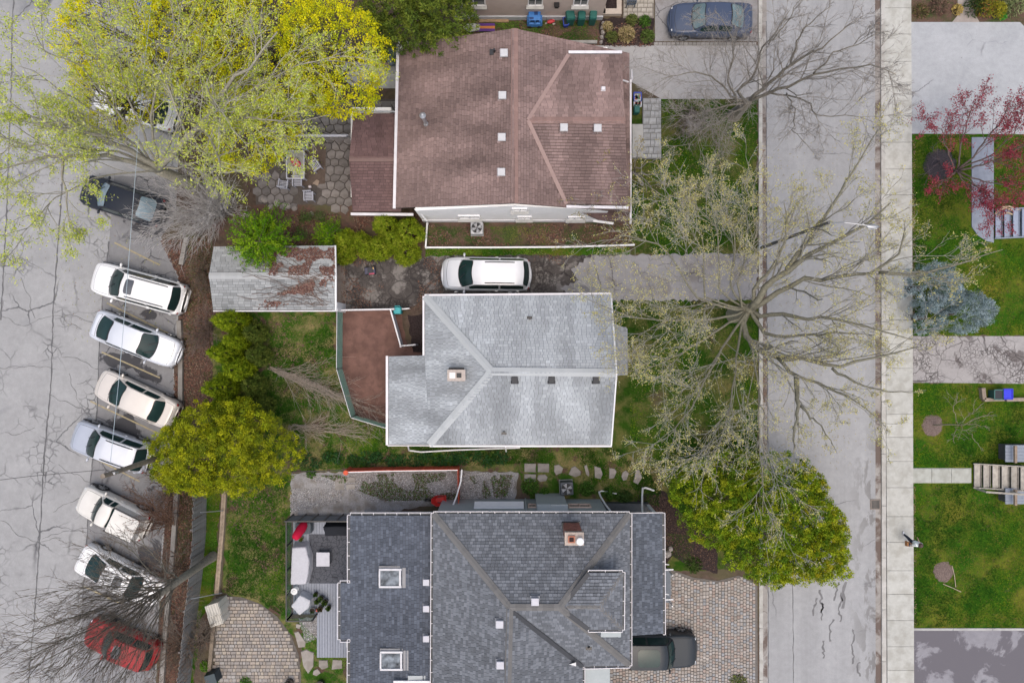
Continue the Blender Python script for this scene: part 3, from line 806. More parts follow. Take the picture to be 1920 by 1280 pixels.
def ridge_caps(root, p, q, tone, w=.30, e=.22, drop=.05, lift=.045, spread=.1):
	p, q = Vector(p), Vector(q)
	d = q - p; L = d.length; d.normalize()
	side = d.cross(Vector((0, 0, 1))).normalized(); up = side.cross(d).normalized()
	if up.z < 0: up = -up; side = -side
	n = max(1, int(L / e)); off = origin_of(root)
	cache = []
	for k in range(4):
		t = random.uniform(1 - spread, 1 + spread); m = MB()
		e2 = e * 1.06
		vs = []
		for x, lz in ((0, .012), (e2, 0.0)):
			vs += [(x, -w / 2, -drop + lz), (x, 0, lz), (x, w / 2, -drop + lz), (x, -w / 2, -drop - .03), (x, w / 2, -drop - .03)]
		m.add(vs, [(0, 1, 6, 5), (1, 2, 7, 6), (3, 0, 5, 8), (2, 4, 9, 7), (0, 3, 4, 2, 1), (5, 6, 7, 9, 8)], 0, tuple(c * t for c in tone))
		cache.append(m.mesh('ridge_cap', M_shingle))
	for i in range(n):
		ob = link('ridge_cap', random.choice(cache), root)
		M = Matrix((d, side, up)).transposed().to_4x4()
		M.translation = p + d * (L * i / n) + up * lift - off
		ob.matrix_local = M
def gutter(root, pts, w=.10, h=.10, m=None, hangers=True, name='gutter'):
	"""an open eaves trough along world points, outer side to the right of travel"""
	b = MB()
	for p, q in zip(pts[:-1], pts[1:]):
		p, q = Vector(p), Vector(q); d = (q - p).normalized(); s = Vector((d.y, -d.x, 0))
		if hangers:
			b.bar(p + s * w, q + s * w, .03, h)
			b.bar(p + s * (w / 2) - Vector((0, 0, h / 2)), q + s * (w / 2) - Vector((0, 0, h / 2)), w, .015, 1)
			L = (q - p).length; n = max(1, int(L / .62))
			for i in range(n + 1):
				c = p + d * (L * i / n); b.bar(c, c + s * w, .03, .02)
		else:
			b.bar(p + s * (w / 2), q + s * (w / 2), w, h)
	return b.build(name, [m or M_gutter, M_darkgrey], root)
def box_vent(root, px, py, z, s, mt, tint, base=None, name='roof_vent', h=.22):
	p = W(px, py, z); m = MB()
	m.box(p.x, p.y, z - .15, s * 1.2, s * 1.2, .16, tint=base or tint)
	m.box(p.x, p.y, z - .02, s * .8, s * .8, h - .06, tint=tuple(k * .5 for k in tint))
	m.box(p.x, p.y, z + h - .08, s, s, .09, tint=tint, top=.9)
	return m.build(name, mt, root, bevel=.012)
def zat(px, py, o3):
	"""height of the roof plane (three pixel+z points) seen at a pixel"""
	k = [W(*v) for v in o3]; n = (k[1] - k[0]).cross(k[2] - k[0]).normalized()
	return ray_plane(px, py, k[0], n)
M_soffit = mat('roof_edge_white', (0.72, 0.70, 0.72), (0.66, 0.64, 0.66), 4, 0.5)
M_slabdark = mat('roof_underlay', (0.05, 0.05, 0.055), (0.04, 0.04, 0.045), 5, 0.9)
M_slabbrown = mat('roof_underlay_brown', (0.07, 0.045, 0.04), (0.05, 0.035, 0.03), 5, 0.9)
M_siding = mat('grey_siding', (0.37, 0.405, 0.405), (0.33, 0.365, 0.365), 3, 0.7, bump=0.2, bscale=30)
M_beige = mat('beige_stucco', (0.50, 0.42, 0.375), (0.45, 0.375, 0.335), 2.5, 0.9, bump=0.2, bscale=70)
# =========================== brown-roofed house
random.seed(31)
HA = thing('brick_red_house', 'house under a brown shingle roof with a white stucco gable wall', 'house', (0.0, 11.6, 0))
b = MB()
b.box(0, 11.55, 0, 10.3, 8.6, 3.2)
b.build('walls', M_whitewall, HA)
b = MB()
gp = [(-5.2, 0), (5.2, 0), (5.2, 3.28), (.14, 4.66), (-5.2, 3.28)]
b.add([(x, 7.03, z) for x, z in gp] + [(x, 7.25, z) for x, z in gp], [(0, 1, 2, 3, 4), (9, 8, 7, 6, 5)] + [(i, i + 5, (i + 1) % 5 + 5, (i + 1) % 5) for i in range(5)])
gw = b.build('gable_wall', M_whitewall, HA)
b = MB(); b.box(0, 7.0, 0, 10.4, .06, .55); b.build('plinth', mat('wall_plinth', (.62, .62, .63), (.55, .55, .56), 4, .85), HA)
def wall_window(parent, x0, x1, y, z0, z1, face=-1, sill=True, name='window', wood=None):
	"""window on a wall facing -y (face=-1) or +y: frame, pane and a sill as sub-parts"""
	t = .06; fr = MB(); cx = (x0 + x1) / 2
	for a, c, zz0, zz1 in ((x0 - t, x0, z0, z1), (x1, x1 + t, z0, z1), (x0 - t, x1 + t, z1, z1 + t), (x0 - t, x1 + t, z0 - t, z0), (cx - .02, cx + .02, z0, z1)):
		fr.box((a + c) / 2, y + face * .035, zz0, c - a, .09, zz1 - zz0)
	f = fr.build(name, wood or M_white, parent)
	p = MB(); p.box(cx, y + face * .012, z0, x1 - x0, .02, z1 - z0); p.build('pane', M_glass_win, f)
	if sill:
		s = MB(); s.box(cx, y + face * .12, z0 - t - .05, x1 - x0 + .26, .26, .05); s.build('sill', M_darkgrey if sill == 'd' else M_conc, f)
	return f
for x0, x1, z0, z1 in ((-2.95, -1.85, 1.25, 1.95), (.35, 1.05, 1.1, 1.7), (3.2, 4.05, 1.0, 1.6), (.05, .75, 3.55, 4.05)):
	wall_window(HA, x0, x1, 7.03, z0, z1)
roofA = Roof(HA, M_slabbrown, (0.235, 0.168, 0.155), spread=.13, tabw=.29, expo=.155, streak=.42)
ZE, ZR = 3.0, 4.9
Wp = [(742, 390, ZE), (749, 85, ZE), (965, 55, ZR)]
roofA.face([(742, 390, ZE), (749, 84, ZE), (965, 54, ZR), (965, 381, ZR)], algae=.2)
Ep = [(965, 54, ZR), (965, 381, ZR), (1182, 398, 2.95)]
roofA.face([(965, 54, ZR), (965, 381, ZR), (1182, 398, 2.95), (1180, 100, 2.95)])
va, vb, vc = zat(990, 226, Ep), zat(1066, 103, Ep), zat(1062, 383, Ep)
CN = [(990, 226, va.z), (1066, 103, vb.z), (1172, 226, va.z)]
zN = vb.z
roofA.face([(990, 226, va.z), (1172, 226, va.z), (1165, 103, zN), (1066, 103, zN)], lift=.03)
zS = vc.z
roofA.face([(990, 226, va.z), (1062, 383, zS), (1177, 385, zS), (1172, 226, va.z)], lift=.03)
rA = roofA.finish()
ct = (0.265, 0.175, 0.155)
ridge_caps(rA, W(965, 54, ZR), W(965, 381, ZR), ct, w=.36, drop=.05)
ridge_caps(rA, W(992, 226, va.z) + Vector((0, 0, .03)), W(1172, 226, va.z) + Vector((0, 0, .03)), ct, w=.34, drop=.04)
# valley flashings
b = MB()
for p in ((1066, 103, zN), (1062, 383, zS)):
	b.bar(W(990, 226, va.z) + Vector((0, 0, .07)), W(*p) + Vector((0, 0, .07)), .2, .03)
b.build('valley_flashing', mat('pinkish_flashing', (0.32, 0.225, 0.20), (0.28, 0.195, 0.175), 5, .8), rA)
gutter(rA, [W(749, 84, ZE), W(742, 391, ZE)], .15, .12, hangers=False)
gutter(rA, [W(1166, 101, zN), W(1066, 101, zN)], .14, .12, hangers=False)
gutter(rA, [W(1062, 385, zS), W(1178, 387, zS)], .14, .12, hangers=False)
gutter(rA, [W(1184, 420, 2.8), W(1184, 150, 2.8)][::-1], .10, .11, hangers=False)
b = MB(); b.tube([W(1166, 150, 3.4), W(1183, 156, 2.8)], .05); b.tube([W(1184, 132, 2.5), W(1185, 150, 2.8)], .06)
b.build('gutter_elbow', M_gutter, rA)
for x, y in ((945, 102), (942, 181), (941, 259), (940, 324)):
	p = zat(x, y, Wp); box_vent(HA, x, y, p.z, .42, M_generic, (.52, .52, .53), (.30, .22, .21))
for x, y in ((1057, 241), (1120, 242)):
	box_vent(HA, x, y, va.z - .05, .42, M_generic, (.52, .52, .53), (.5, .5, .52))
box_vent(HA, 1131, 167, 4.45, .2, M_generic, (.66, .64, .66), h=.12)
b = MB(); p = zat(927, 98, Wp); b.cyl(p.x, p.y, p.z - .1, .06, .45); b.box(p.x - .1, p.y, p.z - .05, .3, .3, .07); b.build('plumbing_stack', M_blackmetal, HA)
p = zat(799, 233, Wp); b = MB()
b.cyl(p.x, p.y, p.z - .1, .16, .25, r2=.11); b.cyl(p.x, p.y, p.z + .1, .095, 1.2); b.cyl(p.x, p.y, p.z + 1.3, .15, .1); b.cyl(p.x, p.y, p.z + 1.42, .17, .12, r2=.05)
b.build('metal_flue', M_steel, HA, smooth=False)
# lower roof over the back room
roofA2 = Roof(HA, M_slabbrown, (0.17, 0.108, 0.105), spread=.12, tabw=.29, expo=.155, streak=.4, n_single=0)
z0, z1 = 2.25, 2.8
roofA2.face([(655, 298, z1), (754, 298, z1), (756, 213, z0), (663, 213, z0)])
roofA2.face([(655, 298, z1), (661, 397, z0), (752, 397, z0), (754, 298, z1)])
rA2 = roofA2.finish('back_roof')
ridge_caps(rA2, W(655, 298, z1), W(752, 298, z1), (.235, .16, .145), drop=.04)
gutter(rA2, [W(658, 399, z0), W(775, 400, z0)], .14, .1, hangers=False)
gutter(rA2, [W(662, 211, z0), W(742, 211, z0)][::-1], .08, .06, hangers=False, m=M_steel)
b = MB(); a, c = W(666, 217), W(760, 392); b.box((a.x + c.x) / 2 - .1, (a.y + c.y) / 2, 0, c.x - a.x - .7, a.y - c.y - .5, 2.15); b.build('back_room', M_whitewall, HA)
# low porch roof at the south-east corner
roofA3 = Roof(HA, M_slabbrown, (0.12, 0.08, 0.075), spread=.12, n_single=0)
roofA3.face([(1068, 388, 2.75), (1122, 412, 2.55), (1181, 418, 2.5), (1181, 388, 2.72)])
rA3 = roofA3.finish('porch_roof')
b = MB(); p, q = W(1112, 414, 2.3), W(1150, 419, 2.2); b.bar(p, q, .12, .08); b.build('porch_gutter', M_white, HA)
b = MB(); b.tube([W(778, 392, 2.9), W(790, 402, 2.2), W(800, 414, 1.6), W(801, 418, 0.1)], .05); b.build('downspout', M_white, HA)
b = MB()
for i in range(9):
	p = W(752 + random.uniform(-6, 8), 90 + random.uniform(-8, 8), 3.1)
	q = p + Vector((random.uniform(-.5, .5), random.uniform(-.4, .4), random.uniform(0, .2))); b.bar(p, q, .05, .03)
b.build('loose_flashing', M_white, HA)
# =========================== grey-roofed house in the middle
random.seed(32)
HB = thing('grey_house', 'L-shaped house under a pale grey hip roof in the centre', 'house', (0.0, 1.0, 0))
b = MB(); a, c = W(830, 585), W(1125, 805); b.box((a.x + c.x) / 2, (a.y + c.y) / 2, 0, c.x - a.x, a.y - c.y, 3.15)
a, c = W(760, 682), W(840, 805); b.box((a.x + c.x) / 2 - .01, (a.y + c.y) / 2, 0, c.x - a.x, a.y - c.y - .02, 2.1)
b.build('walls', M_siding, HB)
zE, zR, zX = 3.3, 5.3, 2.2
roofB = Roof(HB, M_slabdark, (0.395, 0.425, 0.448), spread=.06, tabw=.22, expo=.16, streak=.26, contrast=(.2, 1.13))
NWc, NEc, RW, RE, SEc, SWc = (797, 556), (1145, 553), (922, 696), (1155, 699), (1146, 833), (805, 833)
roofB.face([(797, 556, zE), (1145, 553, zE), (1155, 699, zR), (922, 696, None)], algae=.06)
roofB.face([(1155, 699, zR), (1146, 833, zE), (805, 833, zE), (922, 696, None)], algae=.40)  # algae stain, with shade painted in to cancel the sun on this slope
pw = [(797, 556, zE), (922, 696, zR), (805, 833, zE)]
pA = zat(797, 666, pw)
roofB.face([(797, 556, zE), (922, 696, zR), (797, 666, pA.z)], plane=pw, algae=.40)  # west slope: algae stain and painted shade together
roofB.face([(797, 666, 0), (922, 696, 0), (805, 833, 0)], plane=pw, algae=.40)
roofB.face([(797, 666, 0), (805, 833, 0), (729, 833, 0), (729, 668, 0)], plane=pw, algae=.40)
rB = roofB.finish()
ctB = (.44, .465, .475)
top = W(922, 696, zR)
ridge_caps(rB, W(1155, 699, zR), top, ctB, w=.42, e=.24, drop=.07, spread=.04)
ridge_caps(rB, W(797, 556, zE), top, ctB, w=.40, e=.24, drop=.06, spread=.04)
ridge_caps(rB, W(805, 833, zE), top, ctB, w=.40, e=.24, drop=.06, spread=.04)
gutter(rB, [W(1146, 552, zE - .05), W(796, 555, zE - .05)], .10, .1, hangers=False)
gutter(rB, [W(796, 555, zE - .05), W(796, 666, pA.z - .05)], .10, .1, hangers=False)
xz = zat(729, 750, pw).z
gutter(rB, [W(728, 667, xz - .05), W(728, 834, xz - .05)], .13, .1, hangers=False)
gutter(rB, [W(727, 834, xz - .05), W(806, 834, xz - .0)], .06, .08, hangers=False)
gutter(rB, [W(806, 834, zE - .05), W(1147, 834, zE - .05)], .10, .1, hangers=False)
b = MB(); b.bar(W(1146, 834, zE), W(1156, 699, zR), .07, .12); b.bar(W(1146, 553, zE), W(1156, 699, zR), .07, .12); b.build('rake_trim', M_white, HB)
gx = W(1125, 585).x
b = MB(); b.add([(gx, W(0, 585).y, 3.1), (gx, W(0, 805).y, 3.1), (gx, W(0, 690).y + .0, 4.9)], [(0, 1, 2)]); b.add([(gx - .1, W(0, 585).y, 3.1), (gx - .1, W(0, 805).y, 3.1), (gx - .1, W(0, 690).y, 4.9)], [(2, 1, 0)]); b.build('gable', M_siding, HB)
Sp = [(1155, 699, zR), (1146, 833, zE), (805, 833, zE)]
for x, y in ((965, 712), (1034, 712), (1117, 712)):
	p = zat(x, y, Sp); box_vent(HB, x, y, p.z, .34, M_generic, (.018, .02, .025), h=.2)
Np = [(797, 556, zE), (1145, 553, zE), (1155, 699, zR)]
for (x, y), pl in (((993, 597), Np), ((945, 810), Sp)):
	p = zat(x, y, pl); b = MB(); b.box(p.x, p.y, p.z - .05, .28, .24, .07); b.cyl(p.x, p.y, p.z, .075, .3); b.build('plumbing_stack', M_blackmetal, HB)
# stone chimney
p = zat(858, 702, pw); M_stone = mat('pale_chimney_stone', (0.50, 0.45, 0.41), (0.38, 0.34, 0.31), 9, .9, tint=True, bump=.4)
b = MB()
for i in range(9):
	t = random.uniform(.8, 1.05); b.box(p.x, p.y, p.z - .5 + i * .14, .84 - .02 * (i % 2), .5 - .02 * (i % 2), .135, tint=(t, t * .97, t * .94))
b.box(p.x + .0, p.y, p.z + .76, .92, .58, .08, tint=(1.0, .96, .93))
ch = b.build('chimney', M_stone, HB)
b = MB(); b.box(p.x + .14, p.y, p.z + .842, .24, .24, .05, tint=(.02, .02, .02)); b.box(p.x - .2, p.y, p.z + .842, .3, .3, .03, tint=(.75, .72, .7)); b.build('flue', M_generic, ch)
b = MB(); b.box(p.x, p.y + .31, p.z - .3, .9, .1, .55); b.build('flashing', M_black, ch)
# little entrance roof on the street side
roofB2 = Roof(HB, M_slabdark, (0.30, 0.32, 0.335), n_single=0)
roofB2.face([(1150, 606, 2.75), (1148, 704, 2.75), (1177, 703, 2.45), (1176, 616, 2.45)])
rb2 = roofB2.finish('entrance_roof')
b = MB(); b.box(W(1165, 655).x - .2, W(0, 655).y, 0, .9, 2.6, .25); b.build('front_step', M_conc, HB)
for yy in (622, 697): b = MB(); q = W(1172, yy, 0); b.box(q.x - .35, q.y, 0, .1, .1, 2.45); b.build('post', M_white, HB)
b = MB(); b.tube([W(765, 835, 2.0), W(767, 844, .6), W(790, 847, .3), W(860, 843, .25), W(975, 839, .2)], .045)
b.tube([W(948, 838, 2.5), W(949, 846, 1.0)], .04); b.build('downspout', M_white, HB)
# =========================== dark-roofed house at the bottom
random.seed(33)
HC = thing('dark_grey_house', 'large house under a dark grey many-faced roof with a brick chimney', 'house', (0.0, -16.0, 0))
zE, zR = 4.2, 6.6
x0, x1 = -4.05, 5.16
b = MB(); b.box((x0 + x1) / 2, -15.6, 0, x1 - x0, 12.76, 4.05); b.build('walls', M_siding, HC)
b = MB(); b.box(1.13 + 1.05, -9.05, 0, 1.65, .34, 2.9); b.box(1.13 + 1.45, -9.02, 2.9, .9, .4, .12, tint=(1, 1, 1)); b.build('bay', M_siding, HC)
b = MB(); b.add([(1.37, -8.83, 2.92), (3.02, -8.83, 2.92), (3.02, -9.24, 3.7), (1.37, -9.24, 3.7), (1.37, -9.24, 2.9), (3.02, -9.24, 2.9)], [(0, 1, 2, 3), (0, 3, 4), (1, 5, 2)]); b.build('bay_roof', mat('pale_metal', (.36, .39, .40), (.32, .35, .36), 3, .5), HC)
M_blind = mat('white_blind', (.8, .8, .78), (.74, .74, .72), 3, .6)
wb = wall_window(HC, -2.05, .6, -9.22, 1.25, 2.25, face=1, sill=False)
b = MB(); b.box(-.725, -9.195, 1.3, 2.5, .02, .9); b.build('blind', M_blind, wb)
b = MB(); b.add([(-2.1, -9.2, 2.35), (.65, -9.2, 2.35), (.65, -8.95, 1.75), (-2.1, -8.95, 1.75), (-2.1, -9.2, 1.7), (.65, -9.2, 1.7)], [(0, 3, 2, 1), (0, 4, 3), (1, 2, 5), (3, 4, 5, 2)]); b.build('awning', M_white, wb)  # white slope added to the window, tilted up to catch light
M_peach = mat('peach_trim', (.62, .47, .38), (.55, .42, .34), 4, .6)
for xa, xb in ((1.62 - .0, 1.63), ):
	pass
wall_window(HC, 3.2, 4.35, -9.22, 1.5, 2.1, face=1, sill=False, wood=M_peach)
wall_window(HC, .95, 1.3, -9.22, 1.5, 2.1, face=1, sill=False, wood=M_peach)
b = MB(); b.tube([(.78, -9.13, 4.0), (.78, -9.13, .3)], .045); b.build('downspout', M_siding, HC)
roofC = Roof(HC, M_slabdark, (0.132, 0.143, 0.16), spread=.10, tabw=.20, expo=.16, streak=.1, contrast=(.45, 1.38))
N = [(813, 963, zE), (1180, 963, zE), (956, 1138, zR)]
roofC.face([(813, 963, zE), (1180, 963, zE), (1049, 1138, zR), (956, 1138, zR)])
roofC.face([(813, 963, zE), (956, 1138, zR), (949, 1420, zR), (811, 1420, zE)])
Epl = [(1180, 963, zE), (1049, 1138, zR), (1180, 1246, zE)]
roofC.face([(1180, 963, zE), (1049, 1138, zR), (1180, 1246, zE)])
Spl = [(956, 1138, zR), (1049, 1138, zR), (1180, 1246, zE)]
roofC.face([(956, 1138, zR), (1049, 1138, zR), (1180, 1246, zE), (1092, 1248, None)])
Wpl = [(956, 1138, zR), (949, 1420, zR), (1092, 1248, zE)]
roofC.face([(956, 1138, zR), (1092, 1248, None), (1092, 1420, None), (949, 1420, zR)], plane=Wpl)
# gabled bay on the east slope
dz = zat(1103, 1072, Epl).z + .35
ra = W(1049, 1138, zR);
rE = 6.35
roofC.face([(1056, 1137, rE), (1103, 1073, dz), (1167, 1073, dz), (1123, 1137, rE)], lift=.02)
roofC.face([(1123, 1137, rE), (1167, 1073, dz), (1166, 1179, dz)], lift=.02)
roofC.face([(1123, 1137, rE), (1166, 1179, dz), (1103, 1179, dz), (1058, 1139, rE)], lift=.02)
# low bay roof at the bottom edge
roofC.face([(1003, 1257, 4.0), (1088, 1257, 4.0), (1088, 1330, 4.6), (985, 1330, 4.6)], lift=.0)
rC = roofC.finish()
ctC = (.165, .163, .16)
T1, T2 = W(956, 1138, zR), W(1049, 1138, zR)
for p, q in ((W(813, 963, zE), T1), (W(1180, 963, zE), T2), (T1, T2), (W(1180, 1246, zE), T2), (W(949, 1420, zR), T1), (W(1056, 1137, rE), W(1123, 1137, rE)), (W(1167, 1073, dz), W(1123, 1137, rE)), (W(1166, 1179, dz), W(1123, 1137, rE))):
	ridge_caps(rC, p, q, ctC, w=.34, e=.26, drop=.06, spread=.12)
b = MB()
for p, q in ((W(960, 1145, zR - .1), W(1092, 1248, zE + .05)), (W(1057, 1132, 6.3), W(1103, 1074, dz)), (W(1059, 1145, 6.3), W(1103, 1178, dz)), (W(1005, 1256, 4.2), W(980, 1290, 4.9))):
	b.bar(p + Vector((0, 0, .08)), q + Vector((0, 0, .08)), .22, .02)
b.build('valley_flashing', mat('dark_flashing', (.03, .033, .038), (.04, .043, .05), 4, .6), rC)
gutter(rC, [W(1180, 962, zE), W(813, 962, zE)], .10, .1)
gutter(rC, [W(812, 962, zE), W(810, 1420, zE)], .10, .1)
gutter(rC, [W(1092, 1249, zE), W(1181, 1247, zE)], .10, .1)
gutter(rC, [W(1181, 1247, zE), W(1181, 962, zE)], .10, .1)
gutter(rC, [W(1093, 1420, zE), W(1093, 1250, zE)], .10, .1)
gutter(rC, [W(1167, 1072, dz), W(1103, 1072, dz)], .1, .08)
gutter(rC, [W(1167, 1180, dz), W(1168, 1072, dz)], .1, .08)
gutter(rC, [W(1103, 1180, dz), W(1167, 1180, dz)], .1, .08)
gutter(rC, [W(1088, 1256, 4.05), W(1005, 1256, 4.05)], .1, .08)
b = MB()
b.box(W(1138, 1126, 4.5).x, W(1138, 1126, 4.5).y, 4.0, 1.0, 2.5, dz - 4.05); b.build('dormer_wall', M_siding, HC)
b = MB(); q = W(1055, 1253, 3.9); b.add([W(1035, 1254, 4.1), W(1080, 1241, 4.9), W(1080, 1254, 4.1), W(1035, 1255, 4.0), W(1080, 1255, 4.0)], [(0, 2, 1), (0, 3, 4, 2)]); b.build('bay_gable', M_white, HC)
for x, y, pl in ((937, 1167, [(813, 963, zE), (956, 1138, zR), (949, 1420, zR)]), (938, 1243, [(813, 963, zE), (956, 1138, zR), (949, 1420, zR)]), (1003, 1125, N)):
	p = zat(x, y, pl); box_vent(HC, x, y, p.z + .02, .40, M_generic, (.5, .5, .54), (.22, .23, .25))
p = zat(1104, 1212, Spl); b = MB(); b.box(p.x, p.y, p.z - .03, .3, .3, .07); b.cyl(p.x, p.y, p.z, .07, .25); b.build('plumbing_stack', M_blackmetal, HC)
# brick chimney
cx, cy = 117 / 1.187 / 32, -370 / 1.187 / 32
b = MB(); ctop = 6.3; zz = 3.9; i = 0
while zz < ctop - .3:
	ins = .012 * (i % 2)
	for side in range(4):
		n = 4 if side % 2 == 0 else 3
		for j in range(n):
			t = random.uniform(.72, 1.15); L = (.82 if side % 2 == 0 else .55) / n
			u = -(.82 if side % 2 == 0 else .55) / 2 + L * (j + .5)
			if side == 0: b.box(cx + u, cy - .27, zz, L - .012, .1, .085, tint=(t, t, t))
			elif side == 2: b.box(cx + u, cy + .27, zz, L - .012, .1, .085, tint=(t, t, t))
			elif side == 1: b.box(cx + .37, cy + u, zz, .1, L - .012, .085, tint=(t, t, t))
			else: b.box(cx - .37, cy + u, zz, .1, L - .012, .085, tint=(t, t, t))
	zz += .095; i += 1
cc = b.build('chimney', M_brick, HC)
b = MB(); b.box(cx, cy, 3.85, .76, .5, ctop - 4.15, tint=(.35, .31, .28)); b.box(cx, cy, ctop - .3, .94, .64, .28, tint=(.5, .43, .38)); b.build('cap', mat('chimney_crown', (1, .98, .95), (.7, .68, .66), 9, .9, tint=True, bump=.5), cc)
b = MB(); b.box(cx - .15, cy, ctop - .02, .34, .34, .12, tint=(.42, .17, .11)); b.box(cx - .15, cy, ctop + .102, .22, .22, .01, tint=(.03, .012, .01)); b.build('flue', M_rough, cc)
b = MB(); b.cyl(cx + .26, cy - .05, ctop - .02, .1, .22); b.ball((cx + .26, cy - .05, ctop + .26), (.2, .2, .08)); b.build('vent_cap', M_white, cc)
b = MB(); b.box(cx, cy + .34, 3.95, .96, .08, .55); b.box(cx - .45, cy + .05, 3.95, .08, .6, .7); b.build('flashing', M_blackmetal, cc)
# low roof of the rear wing
roofC2 = Roof(HC, M_slabdark, (0.092, 0.105, 0.13), spread=.2, tabw=.22, expo=.155, streak=.12, n_single=0, contrast=(.3, 1.25))
zl, zh = 3.2, 3.9
wl = [(657, 966, zl), (657, 1420, zl), (811, 966, zh)]
roofC2.face([(657, 966, zl), (811, 966, zh), (811, 1420, None), (657, 1420, zl)])
roofC2.face([(639, 1092, None), (657, 1092, zl), (657, 1198, zl), (639, 1198, zl - .09)])
rC2 = roofC2.finish('rear_roof')
gutter(rC2, [W(811, 965, zh), W(657, 965, zl)], .13, .1)
gutter(rC2, [W(656, 965, zl), W(656, 1092, zl)], .13, .1)
gutter(rC2, [W(656, 1092, zl), W(638, 1092, zl - .1)], .13, .1)
gutter(rC2, [W(638, 1092, zl - .1), W(638, 1198, zl - .1)], .13, .1)
gutter(rC2, [W(638, 1198, zl - .1), W(656, 1198, zl)], .13, .1)
gutter(rC2, [W(656, 1198, zl), W(655, 1420, zl)], .13, .1)
b = MB(); a, c = W(682, 958), W(840, 1500); b.box((a.x + c.x) / 2, (a.y + c.y) / 2, 0, c.x - a.x, a.y - c.y, 3.1)
a, c = W(672, 1082), W(700, 1170); b.box((a.x + c.x) / 2, (a.y + c.y) / 2, 0, c.x - a.x, a.y - c.y, 3.0)
b.build('rear_wing_walls', M_siding, HC)
wall_window(HC, -5.85, -4.75, W(0, 958).y, 1.6, 2.5, face=1, sill=False)
for x, y in ((800, 1089), (800, 1138), (800, 1194)):
	p = zat(x, y, wl); box_vent(HC, x, y, p.z + .03, .36, M_generic, (.5, .5, .54), (.22, .23, .25))
M_skyglass = mat('skylight_glass', (0.012, 0.018, 0.026), (0.24, 0.28, 0.32), 2.6, .1, spec=.15, detail=9)  # pale blotches in the glass colour stand in for reflections
for x, y in ((733, 1081), (735, 1235)):
	p = zat(x, y, wl); b = MB()
	for dx, dy, sx, sy in ((0, .46, 1.2, .1), (0, -.46, 1.2, .1), (-.57, 0, .08, .84), (.52, 0, .1, .84)):
		b.box(p.x + dx, p.y + dy, p.z - .2, sx, sy, .42)
	s = b.build('skylight', mat('skylight_frame', (.6, .6, .62), (.5, .5, .52), 5, .5), HC)
	b = MB(); b.box(p.x - .02, p.y, p.z - .15, 1.02, .82, .3); b.build('pane', M_skyglass, s)
	b = MB(); b.box(p.x + .86, p.y, p.z - .2, .46, 1.06, .35); b.box(p.x, p.y + .56, p.z - .2, 1.25, .1, .3); b.build('flashing', mat('grey_flashing', (.24, .24, .25), (.2, .2, .21), 5, .5), s)
b = MB(); p = W(790, 1268, 3.6); b.box(p.x, p.y, 3.5, 1.35, .35, .35); b.build('rear_parapet', mat('pale_metal', (.36, .39, .40), (.32, .35, .36), 3, .5), HC)
b = MB(); b.bar(W(738, 1277, 3.8), W(812, 1277, 3.95), .12, .1); b.build('rear_gutter', M_gutter, HC)
# porch roof on the street side
roofC3 = Roof(HC, M_slabdark, (0.095, 0.108, 0.13), spread=.14, tabw=.2, expo=.16, streak=.1, n_single=0, contrast=(.4, 1.4))
roofC3.face([(1176, 962, 3.7), (1241, 962, 3.1), (1243, 1187, 3.1), (1178, 1191, 3.7)])
rC3 = roofC3.finish('porch_roof')
gutter(rC3, [W(1243, 1189, 3.1), W(1242, 961, 3.1)], .13, .1)
gutter(rC3, [W(1242, 961, 3.1), W(1182, 962, 3.6)], .04, .08, hangers=False)
b = MB(); a, c = W(1126, 940), W(1214, 1140); b.box((a.x + c.x) / 2, (a.y + c.y) / 2, 0, c.x - a.x, a.y - c.y, .5); b.build('porch_floor', M_darkgrey, HC)
for yy in (944, 1040, 1136): b = MB(); q = W(1212, yy); b.box(q.x, q.y, .5, .16, .16, 2.5); b.build('post', M_white, HC)
b = MB(); rr = W(0, 952).y
for i in range(16): b.box(5.2 + i * .115, -10.0, .6, .04, .04, 1.0)
b.box(6.05, -10.0, 1.6, 1.9, .1, .08); b.box(6.05, -10.0, .6, 1.9, .08, .06); b.build('porch_railing', M_white, HC)
b = MB(); b.tube([W(1123, 922, .3), W(1126, 930, .8), W(1135, 945, 2.0), W(1148, 962, 3.6)], .05); b.tube([W(1123, 922, .3), W(1128, 920, .15), W(1156, 925, .1)], .04); b.build('downspout', M_white, HC)
b = MB(); b.tube([W(1205, 962, 2.7), W(1204, 950, 1.8), W(1204, 930, .9), W(1205, 915, .4), W(1211, 914, .3), W(1226, 919, .1)], .055); b.build('porch_downspout', M_white, HC)
# porch steps with white rails
b = MB()
for i in range(4): q = W(1220 + i * 10.5, 1096); b.box(q.x, q.y, 0, .33, 2.0, .48 - i * .125)
b.build('porch_steps', mat('blue_grey_tread', (.15, .17, .195), (.12, .14, .165), 4, .7), HC)
for yy in (1068, 1124):
	b = MB(); b.bar(W(1236, yy, 1.5), W(1262, yy - 1, 1.0), .07, .06); q = W(1253, yy - 1); b.box(q.x, q.y, 0, .07, .07, 1.05); b.bar(W(1240, yy - 12, 1.1), W(1254, yy - 10, .9), .05, .05); b.build('handrail', M_white, HC)
b = MB(); b.box(W(1135, 1249, 3).x, W(0, 1249, 3).y - .05, 0, 2.4, .2, 2.6); b.build('garage_door', mat('blue_garage_door', (.05, .06, .085), (.04, .05, .07), 4, .5), HC)
